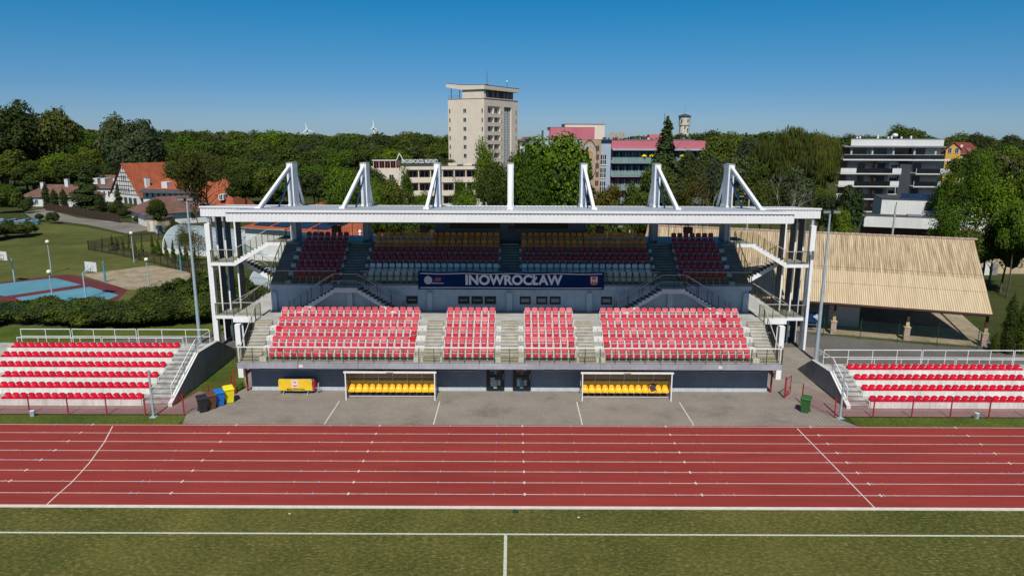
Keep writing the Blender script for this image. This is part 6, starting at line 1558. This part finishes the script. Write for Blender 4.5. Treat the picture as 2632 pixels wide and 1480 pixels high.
# ============================================================ VEGETATION
def crown_mesh(name, seed, rx, rz, zc, nb, nl, ls, leaf, shape='round', core=True, droop=0):
    """crown from many leaf-sized faces spread through lumpy sub-volumes"""
    g = np.random.default_rng(seed); blobs = []
    for i in range(nb):
        if shape == 'cone':
            t = (i + .5) / nb; z = zc - rz + 2 * rz * t; r = rx * (1 - t) ** .85 + .12; a = g.uniform(0, 2 * np.pi); c = (math.cos(a) * r * .30, math.sin(a) * r * .30, z); br = (r * .85, r * .85, max(.25, rz * 1.5 / nb + .2))
        elif shape == 'column':
            t = (i + .5) / nb; z = zc - rz + 2 * rz * t; r = rx * (1 - (2 * t - .75) ** 2 * .45) * (1 if t < .8 else (1 - t) * 4 + .2); a = g.uniform(0, 6.28); c = (math.cos(a) * r * .15, math.sin(a) * r * .15, z); br = (r * .9, r * .9, rz * 1.8 / nb + .15)
        else:
            v = g.normal(size=3); v /= np.linalg.norm(v); v[2] = abs(v[2]) * 1.0 - .35 if i > nb * .25 else v[2]
            d = g.uniform(.25, .74) if i > 2 else g.uniform(0, .2)
            s = g.uniform(.24, .40) if i > 2 else .5
            c = (v[0] * rx * d, v[1] * rx * d, zc + v[2] * rz * d); br = (rx * s, rx * s, rz * s * g.uniform(.75, 1.0))
        blobs.append((np.array(c), np.array(br)))
    vol = np.array([b_[1].prod() ** (2 / 3) for b_ in blobs]); vol /= vol.sum(); V = []; 
    for (c, br), wgt in zip(blobs, vol):
        n = max(6, int(nl * wgt)); d = g.normal(size=(n, 3)); d /= np.linalg.norm(d, axis=1)[:, None]
        if shape != 'bush': d[:, 2] = np.where(d[:, 2] < -.55, -d[:, 2], d[:, 2])
        rad = g.uniform(.72, 1.10, size=(n, 1)) + (g.random((n, 1)) < .10) * g.uniform(0, .22, size=(n, 1))
        P = c + d * br * rad
        nr = d + g.normal(size=(n, 3)) * .42; nr /= np.linalg.norm(nr, axis=1)[:, None]
        if shape == 'cone': nr[:, 2] = np.abs(nr[:, 2]) + .3; nr /= np.linalg.norm(nr, axis=1)[:, None]
        h = np.cross(nr, g.normal(size=(n, 3))); h /= np.linalg.norm(h, axis=1)[:, None]; k = np.cross(nr, h)
        if droop:
            h = np.tile(np.array([[0, 0, 1.0]]), (n, 1)) + g.normal(size=(n, 3)) * .12; h /= np.linalg.norm(h, axis=1)[:, None]; k = np.cross(nr, h); k /= np.linalg.norm(k, axis=1)[:, None] + 1e-6
        sz = ls * g.uniform(.55, 1.25, size=(n, 1)); sl = sz * (1 + droop)
        w2 = sz * g.uniform(.55, 1, size=(n, 1)) * (.45 if droop else 1)
        V.append(np.stack([P - h * sl * .5, P + k * w2 * .5 + h * sl * .05, P + h * sl * .5, P - k * w2 * .5 - h * sl * .05], axis=1))
    Q = np.concatenate(V).reshape(-1, 3); nq = len(Q) // 4
    kz = (zc + rz) / np.percentile(Q[:, 2], 99.6); kx = rx / np.percentile(np.hypot(Q[:, 0], Q[:, 1]), 97)
    if shape in ('round', 'bush'):
        Q = Q * np.array([kx, kx, kz]); blobs = [(c * np.array([kx, kx, kz]), br * np.array([kx, kx, kz])) for c, br in blobs]
    verts = Q; faces = np.arange(len(Q)).reshape(-1, 4); mi = np.zeros(nq, int)
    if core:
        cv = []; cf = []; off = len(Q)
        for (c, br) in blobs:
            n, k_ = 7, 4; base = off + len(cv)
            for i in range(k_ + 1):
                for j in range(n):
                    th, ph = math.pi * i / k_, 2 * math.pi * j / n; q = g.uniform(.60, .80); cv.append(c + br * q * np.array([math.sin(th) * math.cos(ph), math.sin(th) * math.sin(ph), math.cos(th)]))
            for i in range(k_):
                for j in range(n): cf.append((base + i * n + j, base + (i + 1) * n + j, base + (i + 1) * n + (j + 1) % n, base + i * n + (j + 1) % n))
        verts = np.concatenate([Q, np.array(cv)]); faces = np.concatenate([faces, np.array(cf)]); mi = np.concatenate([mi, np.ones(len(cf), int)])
    me = bpy.data.meshes.new(name); me.vertices.add(len(verts)); me.vertices.foreach_set('co', verts.astype(np.float32).ravel())
    me.loops.add(faces.size); me.loops.foreach_set('vertex_index', faces.astype(np.int32).ravel()); me.polygons.add(len(faces))
    me.polygons.foreach_set('loop_start', np.arange(0, faces.size, 4, dtype=np.int32)); me.polygons.foreach_set('loop_total', np.full(len(faces), 4, dtype=np.int32))
    me.materials.append(MT[leaf]); me.materials.append(MT['leaf_core_shade']); me.polygons.foreach_set('material_index', mi.astype(np.int32)); me.update(calc_edges=True); me.validate(); return me
def trunk_mesh(seed, h, r, spread, nlimb, m='bark', zl=.35, sub=3):
    rr = random.Random(seed); b = MB(); P = Vector((0, 0, 0)); pts = [P]
    for k in range(4): P = P + Vector((rr.uniform(-.25, .25), rr.uniform(-.25, .25), h / 4)); pts.append(P)
    for k in range(4): b.tube(pts[k], pts[k + 1], r * (1 - .2 * k), r * (1 - .2 * (k + 1)), m, 7, False)
    for k in range(nlimb):
        t = rr.uniform(zl, .95); i = min(3, int(t * 4)); p0 = pts[i].lerp(pts[i + 1], t * 4 - i); a = rr.uniform(0, 6.28); L_ = spread * rr.uniform(.55, 1) * (1.2 - t * .7)
        p1 = p0 + Vector((math.cos(a) * L_ * .5, math.sin(a) * L_ * .5, L_ * .45)); p2 = p1 + Vector((math.cos(a + .3) * L_ * .45, math.sin(a + .3) * L_ * .45, L_ * rr.uniform(.2, .6)))
        b.tube(p0, p1, r * .34, r * .2, m, 5, False); b.tube(p1, p2, r * .2, r * .05, m, 5, False)
        for j in range(sub):
            q = p1.lerp(p2, rr.random()); d = Vector((rr.uniform(-1, 1), rr.uniform(-1, 1), rr.uniform(0, 1))) * L_ * .35; b.tube(q, q + d, r * .08, r * .02, m, 4, False)
    return b.mesh('trunk')
KIND = {}   # unit trees are 10 m tall, scaled on placement
def kind(key, variants, leaf, rx, rz, zc, nb, nl, ls, th, tr, **kw):
    tm = kw.pop('trunk', 'bark'); nlimb = kw.pop('nlimb', 7); L_ = []
    for v in range(variants): L_.append((crown_mesh('crown', hash(key) % 0 if False else (len(KIND) * 17 + v * 3 + 5), rx, rz, zc, nb, nl, ls, leaf, **kw), trunk_mesh(v + 40, th, tr, rx * .8, nlimb, tm)))
    KIND[key] = L_
kind('mid', 5, 'leaf_mid', 3.9, 4.3, 5.9, 34, 11000, .29, 7.5, .22)
kind('bright', 3, 'leaf_bright', 3.7, 4.4, 5.8, 38, 17000, .235, 7.5, .2)
kind('dark', 3, 'leaf_dark', 3.9, 4.5, 5.8, 34, 10500, .29, 7.5, .22)
kind('grey', 3, 'leaf_grey', 3.6, 4.5, 5.7, 34, 7500, .30, 7.5, .22)
kind('tallopen', 3, 'leaf_dark', 3.6, 4.2, 6.3, 26, 4200, .34, 9.0, .22, core=False, nlimb=14)
kind('willow', 2, 'leaf_willow', 4.6, 4.6, 5.4, 44, 20000, .26, 7, .25, droop=1.5)
kind('olive', 3, 'leaf_olive', 3.0, 4.4, 5.8, 22, 4200, .26, 8.5, .13, core=False, nlimb=18)
kind('thin', 3, 'leaf_bright', 2.6, 4.3, 5.7, 26, 4600, .20, 9, .12, core=False, nlimb=18)
kind('spruce', 2, 'leaf_conifer', 2.2, 4.7, 5.3, 20, 7000, .30, 9, .13, shape='cone', nlimb=2)
kind('thuja', 3, 'leaf_mid', 1.6, 4.9, 4.9, 12, 4200, .34, 3, .2, shape='cone', nlimb=0)
kind('columnthuja', 2, 'leaf_mid', 1.5, 4.9, 4.9, 14, 6500, .22, 3, .2, shape='column', nlimb=0)
kind('darkthuja', 2, 'leaf_conifer', 1.7, 4.9, 4.9, 12, 4200, .34, 3, .2, shape='column', nlimb=0)
kind('bush', 4, 'leaf_mid', 6.0, 5.0, 4.2, 16, 3800, .62, 3, .2, shape='bush', nlimb=0)
kind('darkbush', 3, 'leaf_dark', 6.0, 5.0, 4.2, 16, 3800, .62, 3, .2, shape='bush', nlimb=0)
kind('copper', 1, 'leaf_copper', 3.4, 4.2, 5.6, 18, 2600, .38, 7, .2, core=False, nlimb=10)
kind('twiggy', 3, 'leaf_olive', 3.0, 4.3, 5.8, 20, 1900, .15, 8.5, .10, core=False, nlimb=34)
kind('pine', 2, 'leaf_conifer', 3.0, 3.9, 6.0, 16, 4200, .34, 9, .16, core=False, nlimb=14)
cnt = {}
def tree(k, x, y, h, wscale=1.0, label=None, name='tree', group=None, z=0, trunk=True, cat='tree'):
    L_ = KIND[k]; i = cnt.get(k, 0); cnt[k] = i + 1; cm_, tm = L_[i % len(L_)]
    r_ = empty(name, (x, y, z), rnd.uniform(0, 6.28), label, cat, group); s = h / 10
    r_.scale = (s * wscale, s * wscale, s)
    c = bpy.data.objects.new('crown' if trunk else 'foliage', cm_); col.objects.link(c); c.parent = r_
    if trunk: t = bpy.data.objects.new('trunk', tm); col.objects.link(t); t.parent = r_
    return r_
def tpx(k, px, ptop, Y, wpx=None, label=None, **kw):
    """tree whose crown top shows at (px, ptop) standing at distance Y"""
    p = atY(px, ptop, Y); base = {'mid': 7.8, 'bright': 7.4, 'dark': 7.8, 'grey': 7.2, 'tallopen': 7.2, 'willow': 9.2, 'olive': 6, 'thin': 5.2, 'spruce': 4.4, 'thuja': 3.2, 'darkthuja': 3.4, 'bush': 12, 'darkbush': 12, 'copper': 6.8, 'pine': 6, 'twiggy': 6}[k]
    h = max(.6, p.z) ; ws = 1.0
    if wpx: ws = (wpx * Y / FP) / (base * h / 10)
    return tree(k, p.x, Y, h, ws, label, **kw)
# profile of tree tops along the picture, image pixels that set crown heights
prof = [(-150, 290), (0, 300), (60, 300), (185, 330), (240, 335), (300, 330), (400, 338), (560, 340), (700, 342), (850, 352), (1000, 342), (1080, 345), (1160, 352), (1335, 365), (1780, 348), (1870, 346), (2000, 350), (2160, 352), (2300, 350), (2450, 362), (2632, 362), (2780, 362)]
def top_at(px):
    for (a, ya), (c, yc) in zip(prof, prof[1:]):
        if a <= px <= c: return ya + (yc - ya) * (px - a) / (c - a)
    return 350
# far woodland as one mass
far_src = [crown_mesh('far', 900 + v, 5.2, 6.0, 8.0, 12, 420, 1.25, 'leaf_mid') for v in range(4)]
fv = []; ff = []; fm = []; nv0 = 0
srcs = []
for me in far_src:
    co = np.zeros(len(me.vertices) * 3, np.float32); me.vertices.foreach_get('co', co); li = np.zeros(len(me.loops), np.int32); me.loops.foreach_get('vertex_index', li); mi_ = np.zeros(len(me.polygons), np.int32); me.polygons.foreach_get('material_index', mi_)
    srcs.append((co.reshape(-1, 3), li.reshape(-1, 4), mi_))
gg = np.random.default_rng(5)
for Y_, step in ((620, 26), (460, 27), (350, 27)):
    px = -260
    while px < 2900:
        pxx = px + gg.uniform(-8, 8); pt = top_at(min(max(pxx, -150), 2780)) + gg.uniform(-8, 7) + (3 if Y_ > 400 else 6)
        z = atY(pxx, pt, Y_).z; x = atY(pxx, pt, Y_).x
        if not (1640 < pxx < 1700 and Y_ < 400):
            V, Fc, Mi = srcs[gg.integers(4)]; s = max(8, z) / 14.0; a = gg.uniform(0, 6.28); c_, s_ = math.cos(a), math.sin(a)
            X = (V[:, 0] * c_ - V[:, 1] * s_) * s * 1.15 + x; Yv_ = (V[:, 0] * s_ + V[:, 1] * c_) * s * 1.15 + Y_ + gg.uniform(-12, 12)
            fv.append(np.stack([X, Yv_, V[:, 2] * s], 1)); ff.append(Fc + nv0); fm.append(Mi); nv0 += len(V)
        px += step
fv = np.concatenate(fv); ff = np.concatenate(ff); fm = np.concatenate(fm)
me = bpy.data.meshes.new('woodland'); me.vertices.add(len(fv)); me.vertices.foreach_set('co', fv.astype(np.float32).ravel()); me.loops.add(ff.size); me.loops.foreach_set('vertex_index', ff.astype(np.int32).ravel()); me.polygons.add(len(ff))
me.polygons.foreach_set('loop_start', np.arange(0, ff.size, 4, dtype=np.int32)); me.polygons.foreach_set('loop_total', np.full(len(ff), 4, dtype=np.int32)); me.materials.append(MT['leaf_mid']); me.materials.append(MT['leaf_core_shade']); me.polygons.foreach_set('material_index', fm.astype(np.int32)); me.update(calc_edges=True)
o = bpy.data.objects.new('woodland', me); col.objects.link(o); tag(o, 'far woodland reading as one dark green band along the horizon', 'woodland', kind='stuff')
# ---- rows of individual trees, back to front. zones: (px0, px1, Y, step px, top offset, kinds)
lab = {'mid': 'round leafy green tree', 'bright': 'fresh bright green tree', 'dark': 'dark leafy tree', 'grey': 'grey-green broad tree', 'tallopen': 'tall airy dark tree', 'olive': 'thin olive tree', 'thin': 'slender light tree', 'spruce': 'dark spruce', 'willow': 'weeping willow', 'copper': 'copper tree', 'pine': 'dark pine', 'twiggy': 'bare twiggy tree'}
def row(px0, px1, Y, step, topf, kinds, where, group, jit=9, wpx=None):
    px = px0; i = 0
    while px <= px1:
        k = rnd.choice(kinds); pp = px + rnd.uniform(-step * .2, step * .2); t = topf(pp) + rnd.uniform(-jit, jit)
        place = 'left part' if (px - px0) < (px1 - px0) / 3 else ('middle' if (px - px0) < 2 * (px1 - px0) / 3 else 'right part')
        tpx(k, pp, t, Y + rnd.uniform(-5, 5), (wpx or step * 1.75) * rnd.uniform(.85, 1.2), '%s, %s from left, %s' % (lab[k], ORD[min(i + 1, 30)], where), group=group)
        i += 1; px += step
row(-70, 1130, 275, 52, lambda p: top_at(p) + 3, ['mid', 'dark', 'mid', 'grey', 'bright'], 'rear row of the left wood', 'rear trees of the left wood', 6)
row(-60, 1150, 245, 56, lambda p: top_at(p) + 22 + 8 * math.sin(p * .02), ['mid', 'dark', 'mid', 'grey', 'bright'], 'second row of the left wood', 'second row of the left wood')
row(-60, 1150, 218, 62, lambda p: top_at(p) + 50 + 12 * math.sin(p * .013), ['mid', 'mid', 'dark', 'bright'], 'front row of the left wood', 'front row of the left wood')
row(-40, 330, 200, 58, lambda p: 415 + 14 * math.sin(p * .03), ['mid', 'dark', 'mid'], 'low trees behind the bungalow', 'trees behind the bungalow')
row(480, 950, 178, 66, lambda p: top_at(p) + 84, ['mid', 'dark', 'bright'], 'wood behind the stand', 'trees behind the left part of the stand')
row(630, 940, 150, 62, lambda p: 440 + 10 * math.sin(p * .05), ['mid', 'dark', 'bright'], 'low trees behind the stand', 'trees behind the left part of the stand')
row(1750, 2160, 250, 52, lambda p: top_at(p) - 2, ['mid', 'dark', 'mid'], 'rear row of the right wood', 'rear trees of the right wood', 5)
row(1760, 2140, 205, 58, lambda p: top_at(p) + 30, ['mid', 'mid', 'grey', 'bright'], 'second row of the right wood', 'second row of the right wood')
row(2150, 2720, 300, 54, lambda p: 356 + 6 * math.sin(p * .05), ['mid', 'dark', 'mid'], 'skyline row right of the modern block', 'skyline trees on the right', 4)
row(2515, 2700, 185, 56, lambda p: 384 + 8 * math.sin(p * .04), ['mid', 'dark', 'bright'], 'row beside the yellow house', 'trees beside the yellow house')
row(1780, 1960, 150, 52, lambda p: 402 + 12 * math.sin(p * .04), ['mid', 'dark', 'grey'], 'row between hotel and willow', 'trees between hotel and willow')
row(2000, 2180, 120, 52, lambda p: 490 + 8 * math.sin(p * .05), ['grey', 'dark', 'mid'], 'row in front of the willow', 'trees below the willow')
row(1330, 1480, 135, 50, lambda p: 455, ['mid', 'bright', 'dark'], 'row below the pale hotel wall', 'trees below the hotel')
# ---- named individuals
T_ = [('mid', 925, 456, 108, 75, 'leafy tree hiding the left end of the sanatorium'), ('bright', 1095, 500, 100, 60, 'bright low tree before the sanatorium balconies'), ('thin', 1180, 455, 118, 50, 'see-through light tree between sanatorium and tower'),
 ('mid', 1690, 425, 112, 90, 'leafy tree left of the tall spruce'), ('dark', 1765, 398, 135, 90, 'dark tree right of the tall spruce'), ('mid', 1810, 372, 180, 100, 'broad leafy tree beside the end of the hotel'),
 ('thin', 2440, 428, 100, 80, 'light airy tree before the yellow house'), ('bright', 2518, 402, 120, 70, 'bright tree rising between yellow and white houses'), ('mid', 2562, 400, 112, 90, 'leafy tree before the white house'), ('dark', 2616, 410, 108, 100, 'dark tree before the dark modern house'), ('bright', 2640, 450, 96, 90, 'bright tree cropped by the frame before the dark house'),
 ('tallopen', 60, 272, 212, 150, 'tallest airy dark tree at the far left edge'), ('tallopen', 145, 290, 212, 110, 'second tall airy tree, next to the tallest one at far left'), ('dark', -20, 288, 208, 130, 'dark tall tree cut by the left edge'),
 ('grey', 292, 302, 212, 95, 'tall grey-green poplar left of the timbered gable'), ('grey', 365, 313, 210, 100, 'broad grey-green poplar above the orange roof'), ('grey', 330, 345, 206, 130, 'grey-green poplar with pale dead limb above the gable'),
 ('mid', 20, 390, 200, 110, 'low leafy tree behind the white bungalow'), ('bright', 130, 400, 202, 110, 'pale flowering chestnut behind the bungalow'), ('mid', 215, 385, 204, 90, 'green tree behind the dark spruce'), ('bright', 15, 475, 176, 60, 'small bright tree at the left edge below the bungalow'),
 ('spruce', 213, 428, 168, 85, 'big dark spruce beside the white bungalow'), ('darkthuja', 113, 470, 174, 20, 'dark columnar thuja, leftmost of four by the bungalow'), ('darkthuja', 136, 485, 174, 24, 'second dark columnar thuja by the bungalow'), ('darkthuja', 160, 484, 174, 22, 'third dark columnar thuja by the bungalow'), ('darkthuja', 252, 494, 165, 26, 'dark columnar thuja right of the spruce'), ('spruce', 300, 470, 172, 26, 'narrow conifer before the timbered gable'),
 ('twiggy', 522, 345, 116, 170, 'tall sparse reddish tree left of the stand roof'), ('olive', 490, 400, 114, 80, 'sparse olive tree beside the tall reddish one'), ('mid', 400, 514, 126, 46, 'small green tree before the brown hipped roof'), ('twiggy', 470, 560, 92, 70, 'bare twiggy small tree behind the left lamp mast'), ('darkbush', 452, 560, 122, 46, 'dark bush right of the cream shed'),
 ('thin', 475, 592, 98, 55, 'light shrubby tree before the barrel pool roof'), ('twiggy', 500, 585, 84, 95, 'bare twiggy tree before the pool cover'), ('twiggy', 545, 640, 78, 75, 'twiggy shrub between pool cover and stair tower'),
 ('bright', 880, 440, 98, 90, 'bright green tree behind the second mast'), ('mid', 995, 466, 104, 95, 'green tree before the sanatorium balconies'), ('thin', 1042, 424, 108, 55, 'thin pale tree before the sanatorium lettering'), ('bright', 960, 470, 92, 70, 'light green tree right of the second mast'),
 ('thin', 1245, 355, 112, 78, 'slender light tree before the tall tower'), ('mid', 1262, 425, 105, 95, 'dense green tree at the foot of the tower'), ('thin', 1200, 470, 100, 60, 'thin tree left of the tower foot'), ('olive', 1330, 400, 110, 70, 'yellow-green tree right of the middle mast'), ('bright', 1210, 505, 86, 70, 'low bright tree behind the roof near the third mast'),
 ('bright', 1425, 358, 88, 200, 'big vivid green maple before the hotel, right of the middle mast'), ('bright', 1368, 395, 84, 120, 'vivid green maple joined to the big one on its left'),
 ('spruce', 1508, 388, 96, 90, 'dark brownish spruce before the mosaic wall'), ('spruce', 1718, 308, 128, 150, 'tall green spruce in front of the hotel'), ('olive', 1560, 480, 96, 90, 'olive shrub tree right of the fifth mast'), ('mid', 1640, 478, 98, 90, 'rounded green tree before the lower hotel floors'), ('darkbush', 1590, 505, 84, 110, 'dark shrub mass behind the stand roof, right of centre'),
 ('dark', 1735, 455, 102, 100, 'dark tree below the tall spruce'), ('twiggy', 1800, 430, 98, 110, 'bare-branched tree before the dark trees'), ('grey', 1850, 415, 120, 90, 'grey-green tree right of the sixth mast'), ('mid', 1870, 360, 170, 110, 'broad tree behind the last mast'), ('grey', 1920, 360, 165, 70, 'white flowering chestnut left of the willow'),
 ('willow', 2030, 336, 150, 195, 'huge yellow-green weeping willow'), ('willow', 2120, 352, 158, 100, 'second weeping willow behind, touching the modern block'), ('grey', 2060, 440, 112, 90, 'flowering tree before the willow'), ('dark', 1960, 470, 108, 90, 'dark tree at the right end of the stand roof'), ('pine', 2190, 478, 88, 80, 'dark pine before the modern block'), ('bright', 2170, 545, 76, 60, 'small bright tree behind the corrugated ridge'), ('pine', 2130, 500, 92, 70, 'second pine left of the dark one'),
 ('mid', 2330, 328, 260, 95, 'broad skyline tree above the modern block'), ('dark', 2525, 350, 230, 75, 'dark skyline tree right of the yellow house'),
 ('thin', 2538, 384, 92, 80, 'tall light green tree before the white house'), ('thin', 2484, 440, 86, 85, 'light green tree right of the villa'), ('thin', 2440, 520, 78, 78, 'low bright tree overhanging the villa corner'), ('thin', 2565, 440, 84, 130, 'dense green tree near the right edge'), ('bright', 2625, 520, 78, 95, 'bright green tree cut by the right edge'), ('dark', 2600, 560, 80, 120, 'dark tree behind the yellow wall'), ('mid', 2490, 590, 82, 110, 'green tree right of the shed roof'), ('mid', 2560, 610, 84, 100, 'low green tree behind the yellow wall')]
for k, px, pt, Y, wpx, l in T_: tpx(k, px, pt, Y, wpx, l)
# pale dead birch
p = atY(2022, 410, 105); b = MB(); rr = random.Random(3)
def twig(p0, d, L_, r, n):
    p1 = p0 + d * L_; b.tube(p0, p1, r, r * .6, 'bark_pale', 5, False)
    if n:
        for k in range(3): q = (d + Vector((rr.uniform(-.7, .7), rr.uniform(-.7, .7), rr.uniform(-.1, .4)))).normalized(); twig(p0.lerp(p1, rr.uniform(.5, 1)), q, L_ * .6, r * .55, n - 1)
twig(Vector((0, 0, 0)), Vector((.03, 0, 1)), 7.0, .12, 4)
tag(b.build('bare_birch', None, (p.x, 105, 0)), 'bare white-stemmed birch before the willow', 'tree')
b = MB(); twig(Vector((0, 0, 0)), Vector((.1, 0, 1)), 6.5, .12, 3); tag(b.build('bare_tree', None, (xpx(1795, 90, 4), 90, 0)), 'leafless grey tree right of the sixth mast', 'tree')
# ---- hedges and shrubs left
def hedge(name, pts, z, nl, leaf, label, ls=.22, seed=1):
    g = np.random.default_rng(seed); Q = []; P = [Vector((p_[0], p_[1], 0)) for p_ in pts]; b = MB()
    return None
n_ = 0
hl = []
for i in range(34):
    t = i / 33; px = -60 + 640 * t; base = G(px, 842 - 5 * math.sin(t * 9))
    h = 1.9 + .45 * max(0, t - .45) * 2 + .25 * math.sin(i * 2.1)
    hl.append((base.x, base.y + 1.6, h))
for row_ in range(2):
    for i, (x, y, h) in enumerate(hl):
        if row_ and i % 2: continue
        px = -60 + 640 * i / 33
        hh = h if not row_ else h * (1.0 if px > 300 else .80)
        tree('bush' if (i + row_) % 3 else 'darkbush', x + rnd.uniform(-.4, .4), y + row_ * 3.4, hh, 1.15 / (hh / 3) * 1.0, 'hedge shrub, %s from left in the %s row before the courts' % (ORD[min(30, i // (2 if row_ else 1) + 1)], 'rear' if row_ else 'front'), 'hedge_shrub', 'overgrown hedge beyond the left terrace', trunk=False, cat='shrub')
for i, (px, py, h) in enumerate(((360, 790, 3.2), (395, 775, 3.6), (430, 765, 4.0), (470, 760, 4.2), (510, 750, 4.6), (545, 745, 4.6), (585, 750, 4.4), (620, 755, 4.2), (655, 760, 3.6), (690, 765, 3.2), (560, 800, 3.6), (600, 790, 3.8), (640, 800, 3.0))):
    p = G(px, py + 20); tree('bush' if i % 2 else 'darkbush', p.x, p.y, h * .72, .95, 'wild shrub, %s from the left in the thicket beside the stair tower' % ORD[i + 1], 'wild_shrub', 'thicket behind the left stair tower', trunk=False, cat='shrub')
gw = fence('wire_fence', [(q_.x, q_.y) for q_ in (G(-60, 836), G(46, 835), G(188, 836), G(330, 838))], 2.1, 2.45, 'green_wire', 'green_mesh', 'dark green wire fence in front of the overgrown hedge', .035, .25)
for i, (px, pt, pb, w_) in enumerate(((1315, 200, 360, 70), (1378, 245, 345, 45), (1437, 240, 355, 60), (1503, 255, 360, 45), (1585, 255, 430, 62), (1660, 270, 430, 62), (1785, 190, 400, 70), (1850, 245, 420, 90), (1940, 245, 460, 70), (2030, 250, 500, 75), (2112, 290, 520, 70), (2180, 285, 550, 90), (2285, 330, 560, 70))):
    X, Yb, Yt = px / 4.529, 560 + pb / 4.529, 560 + pt / 4.529; p = G(X, Yb + 6); h = atY(X, Yt, p.y).z
    tree('thuja', p.x, p.y, h, (w_ / 4.529 * p.y / FP) / (3.2 * h / 10), 'small cone-shaped thuja, %s from the left along the trellis fence' % ORD[i + 1], 'thuja', 'young thujas along the trellis fence', trunk=False, cat='thuja')
for i, (px, pt, pb, w_) in enumerate(((2586, 752, 908, 40), (2622, 756, 908, 42), (2556, 850, 905, 26))):
    p = G(px, pb); h = atY(px, pt, p.y).z; tree('columnthuja', p.x, p.y, h, (w_ * p.y / FP) / (3.0 * h / 10), '%s dark green thuja at the right edge beside the shed' % ['tall slender', 'tall cut-off', 'small young'][i], 'thuja', 'thujas by the shed', trunk=False, cat='thuja')
for i, (px, py, h, w_) in enumerate(((25, 612, 3.2, 1.6), (70, 606, 2.6, 1.5), (-20, 620, 3.2, 1.6), (142, 575, 2.6, .9), (100, 570, 1.8, .9), (40, 545, 5, .8), (70, 548, 4, .8), (10, 548, 6, .8), (320, 560, 2.2, 1.2), (300, 556, 3.0, .8), (350, 575, 1.6, 1.0))):
    p = G(px, py); tree('bush' if i % 2 else 'darkbush', p.x, p.y, h, w_, 'garden shrub on the far left lawn, %s of the scattered ones' % ORD[i + 1], 'garden_shrub', 'shrubs around the far left lawn', trunk=False, cat='shrub')
for i, (px, Y, h) in enumerate(((1010, 95, 3.5), (1045, 90, 3), (1100, 100, 4), (1560, 85, 3.5), (1600, 90, 4), (1650, 86, 2.6), (1690, 88, 3.4), (1080, 84, 2.4))):
    tree('bush' if i % 2 else 'darkbush', xpx(px, Y, 2), Y, h, 1.0, 'roadside shrub seen through the roof gaps, %s from the left' % ORD[[1, 2, 4, 5, 6, 7, 8, 3][i]], 'roadside_shrub', 'roadside shrubs behind the stand', trunk=False, cat='shrub')
for i, (px, Y, h) in enumerate(((1045, 92, 9), (1555, 88, 9), (1680, 92, 8))): tree('mid', xpx(px, Y, 2), Y, h, .8, 'street tree visible under the stand roof, %s from the left' % ORD[i + 1])
